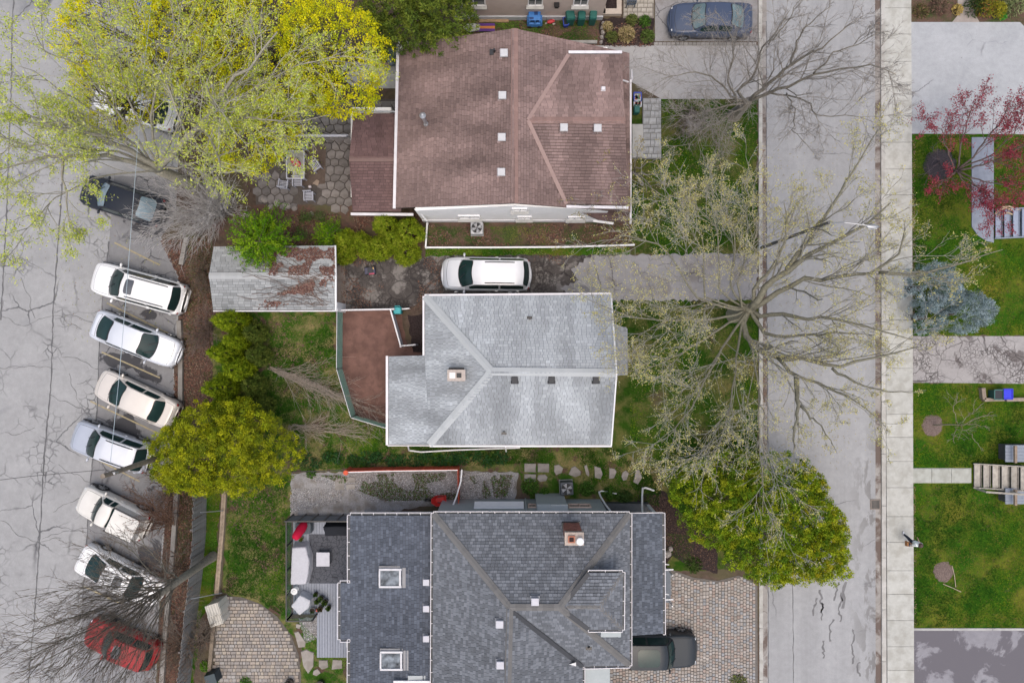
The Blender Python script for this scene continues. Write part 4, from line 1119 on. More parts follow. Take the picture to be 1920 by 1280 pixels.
# =========================== beige house at the top
random.seed(34)
HD = thing('beige_house', 'beige stucco house wall with small windows along the top edge', 'house', (1.5, 22.0, 0))
b = MB(); yD = W(0, 36).y; xl, xr = W(855, 0).x, W(1128, 0).x
b.box((xl + xr) / 2, yD + 4, 0, xr - xl, 8, 5.2); b.build('walls', M_beige, HD)
b = MB(); b.box((xl + xr) / 2, yD - .04, 0, xr - xl + .06, .08, .42); b.build('plinth', mat('blue_white_plinth', (.5, .52, .55), (.42, .44, .47), 4, .8), HD)
for x0, x1 in ((868, 909), (991, 1015), (1075, 1099)):
	wall_window(HD, (x0 - 960) / 1.04 / 32, (x1 - 960) / 1.04 / 32, yD, 1.75, 2.75)
b = MB(); q = Vector(((1043 - 960) / 1.04 / 32, yD - .12, 1.7)); b.box(q.x, q.y, q.z, .22, .2, .22); b.box(q.x, q.y, q.z + .22, .3, .28, .06); b.build('wall_lamp', M_blackmetal, HD)
rD = Roof(HD, M_slabdark, (.12, .12, .13), n_single=0)
rD.face([(840, -62, 5.2), (1145, -62, 5.2), (1145, -260, 6.8), (840, -260, 6.8)]); rD.finish()
b = MB()
for x0, x1, y0, y1 in ((1126, 1134, -30, 30), (1155, 1164, -30, 30), (1126, 1164, 21, 31)):
	a, c = W(x0, y0), W(x1, y1); b.box((a.x + c.x) / 2, (a.y + c.y) / 2, 0, c.x - a.x, a.y - c.y, .3 + .002 * x0 / 1000)
b.build('planter_walls', mat('tan_coping', (.5, .43, .36), (.44, .38, .32), 5, .85), HD)
b = MB(); a, c = W(1134, -30), W(1155, 21); b.box((a.x + c.x) / 2, (a.y + c.y) / 2, 0, c.x - a.x, a.y - c.y, .2); b.build('planter_soil', M_mulch, HD)
# =========================== shed
random.seed(35)
SH = thing('shed', 'long low shed under a worn grey gable roof beside the car park', 'shed', (W(512, 521).x, W(512, 521).y, 0))
b = MB(); a, c = W(432, 478), W(622, 578); b.box((a.x + c.x) / 2, (a.y + c.y) / 2, 0, c.x - a.x, a.y - c.y, 2.1); b.build('walls', M_whitewall, SH)
roofS = Roof(SH, M_slabdark, (.32, .335, .34), spread=.14, tabw=.32, expo=.16, streak=.2, n_single=120, contrast=(.15, .8))
zs, zt = 2.15, 2.85
roofS.face([(401, 463, zs), (628, 461, zs), (629, 517, zt), (392, 517, zt)])
roofS.face([(392, 517, zt), (629, 517, zt), (629, 581, zs), (400, 581, zs)])
rS = roofS.finish()
ridge_caps(rS, W(392, 517, zt), W(629, 517, zt), (.40, .415, .42), w=.36, drop=.05, spread=.05)
gutter(rS, [W(400, 582, zs - .03), W(629, 582, zs - .03)], .06, .08, hangers=False)
b = MB(); b.bar(W(629, 461, zs), W(630, 517, zt), .08, .1); b.bar(W(630, 517, zt), W(630, 582, zs), .08, .1); b.build('rake_trim', M_white, SH)
b = MB(); q = W(632, 575, 1.8); b.box(q.x - .1, q.y + .0, .0, .3, .5, 1.9); b.build('downspout_box', M_white, SH)
# ------------------------------------------------------------------ vehicles
def paint(name, c, c2=None, rough=0.28, metal=0.0, spec=.5, coat=.6):
	return mat(name, c, c2 or tuple(k * .93 for k in c), 1.5, rough, metal, spec=spec, coat=coat)
def vehicle(name, label, cat, front, rear, Wd, H, pm, cowl, rf, rr, rb, hood=.95, belt=1.0, tailz=None, bow=.14, group='cars parked in the angled bays',
			rails=None, sunroof=None, glass=None, trunk=True, lip=True, seams=True, roofpaint=None, topper=None, pano=None, rbow=.09, zc=.75, tail_dark=None):
	"""front/rear: photo pixels of the ends at bumper height; cowl, rf, rr, rb: places along the length
	(0 nose .. 1 tail) of the windscreen foot, roof front, roof rear, rear glass foot"""
	A, B = W(front[0], front[1], zc), W(rear[0], rear[1], zc)
	L = (A - B).length; mid = (A + B) / 2; yaw = math.atan2(A.y - B.y, A.x - B.x)
	t = thing(name, label, cat, (mid.x, mid.y, .012), yaw, group)
	tailz = tailz or belt * .98
	X = lambda u: L / 2 - u * L
	hw = Wd / 2
	# ---- lower body
	def interp(u, tab):
		for (a, x), (c, y) in zip(tab[:-1], tab[1:]):
			if u <= c: return x + (y - x) * (u - a) / (c - a)
		return tab[-1][1]
	WT = [(0, .60), (.012, .74), (.035, .86), (.08, .945), (.16, .99), (.3, 1), (.8, 1), (.9, .985), (.955, .93), (.985, .84), (1, .72)]
	ZT = [(0, hood * .66), (.012, hood * .74), (.04, hood * .84), (.1, hood * .92), (cowl, hood), (cowl + .06, belt), (rb - .02, belt if not trunk else tailz), (.95, tailz), (.985, tailz * .93), (1, tailz * .75)]
	us = sorted(set([0, .012, .035, .06, .1, .16, .22, cowl, cowl + .06, .4, .5, .6, .7, .8, .88, .93, .955, .975, .99, 1.0]))
	wv = lambda u: interp(u, WT) * hw
	zv = lambda u: interp(u, ZT)
	prof = ((-.90, 'a', .24), (-.985, 'a', .40), (-1.0, 'f', .62), (-.985, 'f', .86), (-.94, 't', -.035), (-.86, 't', 0), (-.45, 't', .022), (0, 't', .028), (.45, 't', .022), (.86, 't', 0), (.94, 't', -.035), (.985, 'f', .86), (1.0, 'f', .62), (.985, 'a', .40), (.90, 'a', .24))
	def pt(u, k):
		y, m, v = prof[k]; zt = zv(u)
		z = v if m == 'a' else (zt * v if m == 'f' else zt + v)
		return (X(u), y * wv(u), max(z, .22))
	n = len(prof); mb = MB()
	vs = [pt(u, k) for u in us for k in range(n)]
	fs = [(i * n + k, i * n + k + 1, (i + 1) * n + k + 1, (i + 1) * n + k) for i in range(len(us) - 1) for k in range(n - 1)]
	fs += [(i * n, (i + 1) * n, (i + 1) * n + n - 1, i * n + n - 1) for i in range(len(us) - 1)]
	fs += [tuple(range(n)), tuple(range((len(us) - 1) * n, len(us) * n))[::-1]]
	mb.add(vs, fs)
	body = mb.build('body', pm, t, smooth=True, world=False)
	sk = MB(); sk.box(0, 0, .2, L * .93, Wd * .96, .2, top=1.02); sk.build('underbody', M_black, t, world=False)
	# ---- greenhouse
	wb, wr = hw * .90, hw * .70
	def zg(u):
		if u <= rf:
			f = max(0, (u - cowl) / (rf - cowl)); return zv(cowl) + (H - zv(cowl)) * (f ** .82)
		if u <= rr:
			f = (u - rf) / (rr - rf); return H + .035 * math.sin(math.pi * f) - .0 * f
		f = min(1, (u - rr) / (rb - rr)); return H + (zv(rb) - H) * (f ** 1.25)
	def wg(u):
		if u <= rf: f = (u - cowl) / (rf - cowl); return hw * .84 + (wr - hw * .84) * f
		if u <= rr: return wr
		f = (u - rr) / (rb - rr); return wr + (hw * .80 - wr) * f * .7
	def xb(u, v):
		if u <= rf: return X(u) - bow * v * v * (1 - .35 * (u - cowl) / (rf - cowl))
		if u >= rr: return X(u) + rbow * v * v
		f = (u - rf) / (rr - rf); return X(u) - bow * .65 * v * v * (1 - f) + rbow * v * v * f
	def G(u, v, off=0.0):
		return (xb(u, v) + (off * 2 if u < rf else (-off * 2 if u > rr else 0)), v * wg(u), zg(u) - .045 * v * v + off)
	gu = sorted(set([cowl + (rf - cowl) * i / 8 for i in range(9)] + [rf + (rr - rf) * i / 5 for i in range(6)] + [rr + (rb - rr) * i / 4 for i in range(5)]))
	gv = [-1, -.75, -.4, 0, .4, .75, 1]
	mb = MB(); nv = len(gv)
	vs = [G(u, v) for u in gu for v in gv]
	mb.add(vs, [(i * nv + k, i * nv + k + 1, (i + 1) * nv + k + 1, (i + 1) * nv + k) for i in range(len(gu) - 1) for k in range(nv - 1)])
	def belt_pt(u, s):
		return (xb(u, 1), s * max(wg(u), min(wb, wv(u) * .93)), zv(u) - .03)
	for s in (-1, 1):
		vs = []
		for u in gu:
			vs += [belt_pt(u, s), G(u, s)]
		fs = [(2 * i, 2 * i + 1, 2 * i + 3, 2 * i + 2) for i in range(len(gu) - 1)]
		if s > 0: fs = [f[::-1] for f in fs]
		mb.add(vs, fs)
	mb.build('cabin', roofpaint or pm, t, smooth=True, world=False)
	gm = glass or M_glass
	def patch(nm, u0, u1, v0, v1, off, m, parent, nu=8, nv2=8, rnd=True):
		p = MB(); vs = []
		for i in range(nu + 1):
			for k in range(nv2 + 1):
				u = u0 + (u1 - u0) * i / nu; v = v0 + (v1 - v0) * k / nv2
				if rnd and i in (0, nu) and k in (0, nv2): u += (u1 - u0) * .07 * (1 if i == 0 else -1); v += (v1 - v0) * .02 * (1 if k == 0 else -1)
				vs.append(G(u, v, off))
		p.add(vs, [(i * (nv2 + 1) + k, i * (nv2 + 1) + k + 1, (i + 1) * (nv2 + 1) + k + 1, (i + 1) * (nv2 + 1) + k) for i in range(nu) for k in range(nv2)])
		return p.build(nm, m, parent, smooth=True, world=False)
	w1 = patch('windshield', cowl + .012, rf - .01, -.93, .93, .016, gm, t)
	patch('seal', cowl - .004, rf - .004, -.965, .965, .009, M_black, w1)
	r1 = patch('rear_window', rr + (rb - rr) * .08, rb - (rb - rr) * .06, -.9, .9, .012, gm, t)
	patch('seal', rr + (rb - rr) * .02, rb, -.95, .95, .006, M_black, r1)
	for s in (-.28, .42):
		p = MB(); p.bar(G(cowl + .02, s, .05), G(cowl + .03 + (rf - cowl) * .35, s - .34, .03), .03, .02); p.build('wiper', M_black, w1, world=False)
	if sunroof: patch('sunroof', sunroof[0], sunroof[1], -sunroof[2], sunroof[2], .012, mat('sunroof_glass', (.06, .065, .075), (.085, .09, .10), 2, .08, spec=.8), t)
	if pano: patch('glass_roof', pano[0], pano[1], -.72, .72, .012, M_glass, t)
	# side windows
	for s in (-1, 1):
		m_ = (rf + rr) / 2 + .01
		for u0, u1 in ((cowl + (rf - cowl) * .55, m_ - .012), (m_ + .012, rr + (rb - rr) * .25)):
			p = MB(); vs = []
			N_ = 5
			for i in range(N_ + 1):
				u = u0 + (u1 - u0) * i / N_
				a, c = Vector(belt_pt(u, s)), Vector(G(u, s))
				o = Vector((0, s * .012, .006))
				vs += [a + (c - a) * .10 + o, a + (c - a) * .86 + o]
			fs = [(2 * i, 2 * i + 1, 2 * i + 3, 2 * i + 2) for i in range(N_)]
			if s > 0: fs = [f[::-1] for f in fs]
			p.add(vs, fs); p.build('side_window', M_glass, t, smooth=True, world=False)
		# mirror, handles
		p = MB(); u = cowl + .065; yy = s * (hw + .09)
		p.ball((X(u), yy, belt + .02), (.07, .12, .075), nu=8, nv=6); p.bar((X(u), s * (hw - .08), belt - .02), (X(u), yy, belt), .05, .04); p.build('mirror', pm, t, smooth=True, world=False)
		for u in (m_ - .03, min(rr, m_ + .21)):
			p = MB(); p.box(X(u), s * (hw - .003), .82 * belt, .15, .03, .025); p.build('door_handle', pm, t, world=False)
		p = MB(); p.ball((X(.06), s * hw * .66, hood * .75), (.22, .15, .075), nu=10, nv=6); p.build('headlight', M_headlamp, t, smooth=True, world=False)
		p = MB(); p.ball((X(.968), s * hw * .76, tailz * .82), (.11, .12, .12), nu=8, nv=6); p.build('tail_light', M_taillamp, t, smooth=True, world=False)
		for u in (.185, .80):
			wh = MB(); R_ = .335 if H < 1.6 else .37
			vs = []; K = 18; yo = hw + .012
			for yq, rq in ((yo - .2, R_ * .95), (yo - .19, R_), (yo - .02, R_), (yo, R_ * .94), (yo, R_ * .68)):
				vs += [(X(u) + rq * math.cos(k * 2 * math.pi / K), s * yq, R_ + rq * math.sin(k * 2 * math.pi / K)) for k in range(K)]
			wh.add(vs, [(j * K + k, j * K + (k + 1) % K, (j + 1) * K + (k + 1) % K, (j + 1) * K + k) for j in range(4) for k in range(K)])
			w_ = wh.build('wheel', M_tyre, t, smooth=True, world=False)
			rm = MB()
			for k in range(5):
				a = k * 2 * math.pi / 5; rm.bar((X(u), s * (yo + .002), R_), (X(u) + R_ * .68 * math.cos(a), s * (yo + .002), R_ + R_ * .68 * math.sin(a)), .07, .05)
			rm.build('rim', M_rim, w_, world=False)
			ar = MB(); vs = []
			for rq in (R_ * 1.0, R_ * 1.13):
				vs += [(X(u) + rq * math.cos(math.pi * k / 10), s * (wv(u) * 1.0 + .006), R_ + rq * math.sin(math.pi * k / 10)) for k in range(11)]
			ar.add(vs, [(k, k + 1, 11 + k + 1, 11 + k) for k in range(10)]); ar.build('wheel_arch', M_black, t, world=False)
	# hood and boot lid: panels a touch proud of a dark gap
	def top_patch(nm, u0, u1, vv, off, m, parent, bowf=0.0, bowb=0.0):
		p = MB(); vs = []; nu, nq = 6, 8
		for i in range(nu + 1):
			for k in range(nq + 1):
				v = -vv + 2 * vv * k / nq
				f = i / nu
				u = u0 + (u1 - u0) * f + (bowf * (1 - f) + bowb * f) * v * v / L
				y = v * wv(min(max(u, 0), 1)) * .86
				av = abs(v); z = zv(u) + (.028 - .006 * min(av / .52, 1) - max(0, av - .52) / .48 * .022) + off
				vs.append((X(u), y, z))
		p.add(vs, [(i * (nq + 1) + k, i * (nq + 1) + k + 1, (i + 1) * (nq + 1) + k + 1, (i + 1) * (nq + 1) + k) for i in range(nu) for k in range(nq)])
		return p.build(nm, m, parent, smooth=True, world=False)
	if seams:
		hd = top_patch('hood', .055, cowl - .004, .93, .016, pm, t, bowf=.12, bowb=bow)
		top_patch('seam', .051, cowl, .947, .006, M_black, hd, bowf=.12, bowb=bow)
		if trunk and rb < .93:
			tl = top_patch('trunk_lid', rb + .006, .965, .88, .016, pm, t, bowf=-rbow, bowb=-.08)
			top_patch('seam', rb + .004, .968, .895, .006, M_black, tl, bowf=-rbow, bowb=-.08)
	for u, nm, zz in ((.004, 'front_bumper', hood * .46), (.996, 'rear_bumper', .52)):
		p = MB(); e = -1 if u > .5 else 1
		pts = [(X(u) + e * (.05 - .30 * (k / 6 - 1) ** 2 * 1.0), (k / 6 - 1) * hw * .90, zz) for k in range(13)]
		p.tube([Vector(q) for q in pts], .085, 6); p.build(nm, pm if nm == 'front_bumper' else (tail_dark or pm), t, smooth=True, world=False)
	if rails:
		for s in (-1, 1):
			p = MB()
			pts = [G(rails[0] + (rails[1] - rails[0]) * i / 6, s * .86, .05 if 0 < i < 6 else .0) for i in range(7)]
			p.tube(pts, .028, 6); p.build('roof_rail', M_darkgrey, t, smooth=True, world=False)
	if topper:
		p = MB()
		u0, u1 = topper; wtp = hw * .84; zz = H + .10
		pts = [(X(u0), -wtp), (X(u1), -wtp * .96), (X(u1), wtp * .96), (X(u0), wtp)]
		p.prism([q for q in pts], belt - .05, zz, inset=.06)
		tp_ = p.build('canopy', pm, t, world=False, bevel=.05)
		for s in (-1, 1):
			q = MB(); q.bar((X(u0 - .01), s * wtp * .95, zz - .05), (X(u1 - .03), s * wtp * .90, zz - .05), .07, .06); q.build('side_rail', M_blackmetal, tp_, world=False)
	return t
random.seed(41)
P_white = paint('white_car_paint', (.80, .80, .79)); P_silverwhite = paint('pale_silver_paint', (.60, .63, .68), metal=.15)
P_champ = paint('champagne_paint', (.66, .61, .55), metal=.1); P_silver = paint('silver_blue_paint', (.47, .50, .56), metal=.25)
P_silver2 = paint('silver_paint', (.60, .61, .63), metal=.2); P_red = paint('faded_red_paint', (.27, .014, .018), (.31, .03, .03), rough=.5, spec=.25, coat=.1)
P_navy = paint('navy_paint', (.055, .075, .125), spec=.3, coat=.3); P_dark = paint('near_black_paint', (.022, .026, .035), spec=.2, coat=.1); P_slate = paint('slate_paint', (.030, .036, .042), rough=.3, spec=.22, coat=.12)
P_creamy = paint('cream_white_paint', (.70, .68, .63), (.62, .60, .55), rough=.45)
vehicle('parked_suv', 'white utility vehicle with dark roof rails and a grey sunroof, bonnet under fallen twigs', 'car', (174, 517), (346, 564), 1.93, 1.80, P_white, .235, .42, .945, .975, hood=1.08, belt=1.12, trunk=False, rails=(.47, .90), sunroof=(.455, .545, .62))
vehicle('parked_sedan', 'pale silver-white sedan nosed towards the kerb with a wide windscreen', 'car', (333, 667), (176, 604), 1.80, 1.45, P_silverwhite, .225, .385, .72, .915, hood=.94, belt=.98, tailz=1.02)
vehicle('parked_sedan', 'champagne sedan with a dark brown tail and green-tinted rear window', 'car', (182, 714), (329, 782), 1.80, 1.45, P_champ, .205, .41, .765, .87, hood=.92, belt=.98, tailz=1.02, tail_dark=paint('brown_paint', (.10, .035, .03)))
vehicle('parked_wagon', 'silver-blue hatchback with roof rails parked beside the leaning pole', 'car', (136, 812), (281, 863), 1.86, 1.66, P_silver, .25, .43, .90, .972, hood=1.02, belt=1.05, trunk=False, rails=(.50, .86), roofpaint=paint('silver_roof_paint', (.62, .64, .68), metal=.15))
vehicle('parked_pickup', 'cream-white pickup with a raised canopy and black side rails', 'pickup', (150, 931), (276, 991), 1.75, 1.62, P_creamy, .27, .39, .555, .61, hood=1.05, belt=1.08, tailz=1.08, topper=(.575, .965), bow=.12, trunk=False)
vehicle('parked_coupe', 'bright white coupe with a grey sunroof and a big dark rear window', 'car', (299, 1118), (150, 1041), 1.80, 1.40, P_white, .215, .335, .64, .87, hood=.92, belt=.96, tailz=1.0, sunroof=(.40, .50, .55))
vehicle('parked_suv', 'faded red utility vehicle with a dark sunroof under bare branches', 'car', (163, 1180), (292, 1232), 1.75, 1.66, P_red, .29, .45, .93, .972, hood=1.02, belt=1.06, trunk=False, sunroof=(.50, .61, .6))
vehicle('parked_suv', 'near-black car half hidden by bare grey twigs under the pale tree', 'car', (153, 352), (306, 402), 1.84, 1.62, P_dark, .25, .42, .78, .94, hood=1.0, belt=1.04, trunk=False, glass=mat('pale_reflecting_glass', (.14, .20, .24), (.22, .30, .34), 2, .06, spec=.8))  # window colour paled to paint in the reflected sky
vehicle('parked_sedan', 'white car glimpsed through the crown of the pale green tree', 'car', (178, 172), (330, 222), 1.82, 1.5, P_white, .22, .38, .75, .92)
vehicle('minivan', 'silver minivan with two grey roof rails parked on the broken driveway', 'minivan', (829, 513), (994, 515), 1.95, 1.74, P_silver2, .19, .355, .925, .985, hood=1.02, belt=1.06, trunk=False, rails=(.48, .83), bow=.22, group=None, roofpaint=paint('pale_roof_paint', (.72, .73, .75)))
vehicle('sedan', 'navy sedan on the parking pad under bare twigs at the top edge', 'car', (1256, 36), (1410, 38), 1.84, 1.47, P_navy, .25, .40, .70, .88, hood=.96, belt=1.0, tailz=1.04, group=None, glass=mat('sky_reflecting_glass', (.10, .15, .16), (.16, .23, .24), 2, .06, spec=.8))  # reflected sky is put into this glass colour
vehicle('pickup', 'slate and black vehicle with a glass roof beside the dark-roofed house', 'car', (1306, 1217), (1160, 1217), 1.95, 1.85, P_slate, .30, .42, .90, .97, hood=1.1, belt=1.15, trunk=False, group=None, pano=(.52, .80))
# ------------------------------------------------------------------ street furniture, fences, wires
random.seed(42)
# leaning-looking upright board fence by the car park
FB = thing('board_fence', 'weathered grey upright board fence between the car park and the grass strip', 'fence', tuple(W(380, 1020)))
line = [(388, 905), (386, 1000), (379, 1080), (370, 1150), (356, 1290)]
def along(pts, step):
	P = [W(*p) for p in pts]; out = []
	carry = 0.0
	for a, b_ in zip(P[:-1], P[1:]):
		L = (b_ - a).length; s = carry
		while s < L: out.append((a + (b_ - a) * (s / L), (b_ - a).normalized())); s += step
		carry = s - L
	return out
bm_cache = []
for k in range(5):
	m = MB(); t = random.uniform(.75, 1.15); m.box(0, 0, 0, .142, .022, 1.75 + random.uniform(-.05, .05), tint=(t * 1.15, t * 1.28, t * 1.42)); bm_cache.append(m.mesh('board', M_timber))
off = origin_of(FB)
for p, d in along(line, .15):
	o = link('board', random.choice(bm_cache), FB); o.location = p - off; o.rotation_euler = (random.uniform(-.02, .02), random.uniform(-.03, .03), math.atan2(d.y, d.x))
for p, d in along(line, 2.3):
	m = MB(); m.box(p.x - .09, p.y, 0, .1, .1, 1.7, tint=(.8, .8, .85)); m.build('post', M_timber, FB)
for zz in (.35, 1.4):
	m = MB(); P = [W(*p) for p in line]
	for a, c in zip(P[:-1], P[1:]): m.bar(a + Vector((-.04, 0, zz)), c + Vector((-.04, 0, zz)), .04, .09, tint=(.85, .85, .9))
	m.build('rail', M_timber, FB)
# kerb wall of the lot
LW = thing('lot_kerb', 'pale concrete kerb along the lot side of the litter bed', 'kerb', tuple(W(335, 700)))
for seg in ([(352, 445), (346, 475), (342, 497)], [(338, 600), (341, 660), (341, 760)], [(334, 905), (331, 960), (326, 1040), (318, 1120), (311, 1200), (305, 1290)]):
	P = [W(*p) for p in seg]
	for a, c in zip(P[:-1], P[1:]):
		n = max(1, int((c - a).length / 1.9))
		for i in range(n):
			m = MB(); t = random.uniform(.85, 1.1)
			m.bar(a + (c - a) * ((i + .01) / n) + Vector((0, 0, .11)), a + (c - a) * ((i + .99) / n) + Vector((0, 0, .11)), .26, .24, tint=(.30 * t, .285 * t, .265 * t)); m.build('kerb_stone', M_conct, LW, bevel=.02)
TW = thing('timber_edging', 'long pale timber edging between grass strip and back yard', 'edging', tuple(W(420, 1010)))
P = [W(*p) for p in ((423, 918), (419, 990), (413, 1060), (409, 1110))]
for a, c in zip(P[:-1], P[1:]):
	for k in (0, 1):
		m = MB(); t = random.uniform(1.0, 1.25); m.bar(a + Vector((k * .13 - .06, 0, .12)), c + Vector((k * .13 - .06, 0, .12)), .12, .24, tint=(t * 1.35, t * 1.2, t)); m.build('timber', M_timber, TW)
P = [W(*p) for p in ((409, 1118), (400, 1200), (392, 1290))]
for a, c in zip(P[:-1], P[1:]):
	m = MB(); m.bar(a + Vector((0, 0, .12)), c + Vector((0, 0, .12)), .2, .24, tint=(1.1, 1.0, .85)); m.build('timber', M_timber, TW)
for (p, q), lb in ((((418, 957), (376, 960)), 'thin pale pole lying from timber edging to board fence, upper one'), (((416, 1111), (359, 1122)), 'thin pale pole lying from timber edging to board fence, beside the storage boxes')):
	m = MB(); a, c = W(*p, 0.28), W(*q, 1.75); m.tube([a, c], .03, 6)
	tag(m.build('leaning_pole', M_steel), lb, 'pole')
# board stuff: storage boxes
for (x, y), s, lb in (((413, 1127), 1.0, 'larger beige storage cabinet at the head of the paver patio'), ((414, 1148), .8, 'smaller beige storage cabinet below the larger one')):
	t = thing('storage_cabinet', lb, 'cabinet', tuple(W(x + 4, y)), math.radians(18)); h = 1.25 * s
	m = MB(); m.box(0, 0, 0, .72, .62, h, tint=(.52, .49, .42)); m.build('body', M_generic, t, world=False, bevel=.02)
	m = MB(); m.box(-.0, 0, h, .76, .66, .05, tint=(.56, .53, .46)); m.build('lid', M_generic, t, world=False, bevel=.01)
	for k in (-1, 1):
		m = MB(); m.box(.375, k * .155, .06, .03, .29, h - .12, tint=(.66, .63, .55)); m.build('door', M_generic, t, world=False)
	for k in range(5):
		m = MB(); m.box(-.3 + k * .15, 0, h + .05, .03, .6, .015, tint=(.4, .38, .33)); m.build('rib', M_generic, t, world=False)
# utility pole and wires
PB = W(346, 842);
UP = thing('utility_pole', 'grey wooden utility pole rising beside the golden cypress over the silver hatchback', 'pole', tuple(PB))
m = MB(); m.tube([PB, PB + Vector((0, 0, 4)), PB + Vector((0, 0, 8.0))], [.16, .14, .115], 12, tint=(1.1, 1.05, .95)); m.build('pole_shaft', M_timber, UP)
m = MB(); q = PB + Vector((.1, .05, 7.5)); m.box(q.x, q.y, 7.3, .5, .08, .1); m.cyl(q.x + .2, q.y, 7.4, .05, .2); m.build('bracket', M_steel, UP)
def wire(name, pts, r, mt, label):
	m = MB(); m.tube(pts, r, 6); tag(m.build(name, mt), label, 'cable')
Q = [W(300, -150, 8.6), W(268, 150, 7.9), W(248, 400, 7.5), W(236, 560, 7.35), W(224, 700, 7.4), W(207, 866, 7.7)]
wire('overhead_cable', Q, .014, M_cable, 'pale blue overhead cable crossing above the parked cars')
wire('overhead_wire', [W(-80, 909, 7.3), W(60, 892, 7.35), W(197, 880, 7.7)], .013, M_blackcable, 'thin black wire from the pole across the car park')
# street lamp
LB = W(1424, 466)
SL = thing('street_lamp', 'tall street lamp arching over the road among the maple branches', 'street lamp', tuple(LB))
m = MB(); m.tube([LB, LB + Vector((0, 0, 8.8))], [.1, .07], 10); m.build('lamp_pole', mat('lamp_pole_grey', (.13, .13, .125), (.10, .10, .10), 5, .6), SL)
a = LB + Vector((0, 0, 8.7)); e = W(1632, 424, 9.4)
m = MB(); m.tube([a, a + (e - a) * .3 + Vector((0, 0, .35)), e + Vector((0, 0, .05))], .026, 8); m.build('arm', M_steel, SL)
m = MB(); m.ball(e + Vector((.1, -.02, 0)), (.30, .11, .08), nu=12, nv=7); m.build('lamp_head', M_steel, SL, smooth=True)
m = MB(); m.box(e.x + .12, e.y - .02, e.z - .1, .4, .2, .05); m.build('lens', M_headlamp, SL)
m = MB(); m.box(LB.x, LB.y, 0, .24, .24, .35); m.build('base', M_white, SL)
# catch basin
p = W(1641, 945); CB = thing('catch_basin', 'square iron drain grate in the east gutter', 'drain', (p.x, p.y, .012))
m = MB()
for dx, dy, sx, sy in ((-.27, 0, .06, .6), (.27, 0, .06, .6), (0, .27, .48, .06), (0, -.27, .48, .06)): m.box(dx, dy, 0, sx, sy, .03, tint=(.24, .20, .17))
m.build('frame', M_rough, CB, world=False)
m = MB(); m.box(0, 0, -.005, .5, .5, .01, tint=(.015, .015, .015)); m.build('pit', M_generic, CB, world=False)
for i in range(7):
	m = MB(); m.box(-.21 + i * .07, 0, .0, .025, .48, .022, rz=0, tint=(.22, .2, .18)); m.build('grate_bar', M_rough, CB, world=False)
# white edging board round the brown house's side bed
WE = thing('low_white_fence', 'low white rail edging the weedy bed beside the driveway', 'fence', tuple(W(990, 463)))
P = [W(801, 418, .45), W(798, 464, .45), W(920, 464, .45), W(1060, 463, .45), W(1190, 459, .45)]
m = MB()
for a, c in zip(P[:-1], P[1:]): m.bar(a, c, .09, .06)
m.build('top_rail', M_white, WE)
for a, c in zip(P[:-1], P[1:]):
	n = max(1, int((c - a).length / 1.6))
	for i in range(n):
		q = a + (c - a) * (i / n); m = MB(); m.box(q.x, q.y, 0, .07, .07, .44); m.build('post', M_white, WE)
	m = MB(); m.bar(a + Vector((0, 0, -.25)), c + Vector((0, 0, -.25)), .03, .1); m.build('lower_rail', M_white, WE)
# wire fence round the dirt pen
M_mesh = None
def mesh_mat():
	m, N, L, P = nodes_of('green_wire_mesh')
	tc = N.new('ShaderNodeTexCoord')
	sp = N.new('ShaderNodeSeparateXYZ'); L.new(tc.outputs['UV'], sp.inputs[0])
	P.inputs['Base Color'].default_value = (.10, .20, .16, 1); P.inputs['Roughness'].default_value = .5
	return m
CF = thing('wire_fence', 'green wire mesh fence with a pale top rail round the dirt pen', 'fence', tuple(W(645, 690)))
M_wire = mat('green_coated_wire', (.16, .27, .22), (.13, .23, .19), 5, .5)
base = [W(643, 580), W(642, 690), W(668, 778), W(735, 798)]
off = Vector((0, 0, 1.35))
for a, c in zip(base[:-1], base[1:]):
	m = MB(); m.tube([a + off, c + off], .022, 6); m.build('top_rail', M_steel, CF)
	m = MB(); L = (c - a).length; d = (c - a) / L
	k = -1.35
	while k < L:
		for s in (1, -1):
			# a diagonal wire from the bottom edge to the top edge
			u0, u1 = (k, k + 1.35) if s > 0 else (k + 1.35, k)
			z0_, z1_ = 0.03, 1.35
			def cl(u0, z0_, u1, z1_):
				if u0 < 0: z0_ += (z1_ - z0_) * (0 - u0) / (u1 - u0); u0 = 0
				if u0 > L: z0_ += (z1_ - z0_) * (L - u0) / (u1 - u0); u0 = L
				return u0, z0_
			if max(u0, u1) <= 0 or min(u0, u1) >= L: continue
			A0 = cl(u0, z0_, u1, z1_); B0 = cl(u1, z1_, u0, z0_)
			m.bar(a + d * A0[0] + Vector((0, 0, A0[1])), a + d * B0[0] + Vector((0, 0, B0[1])), .010, .010)
		k += .075
	m.build('wire_mesh', M_wire, CF, kind='stuff')
	n = max(1, int(L / 1.8))
	for i in range(n + 1):
		q = a + (c - a) * (i / n); m = MB(); m.cyl(q.x, q.y, 0, .028, 1.38, 8); m.build('post', M_steel, CF)
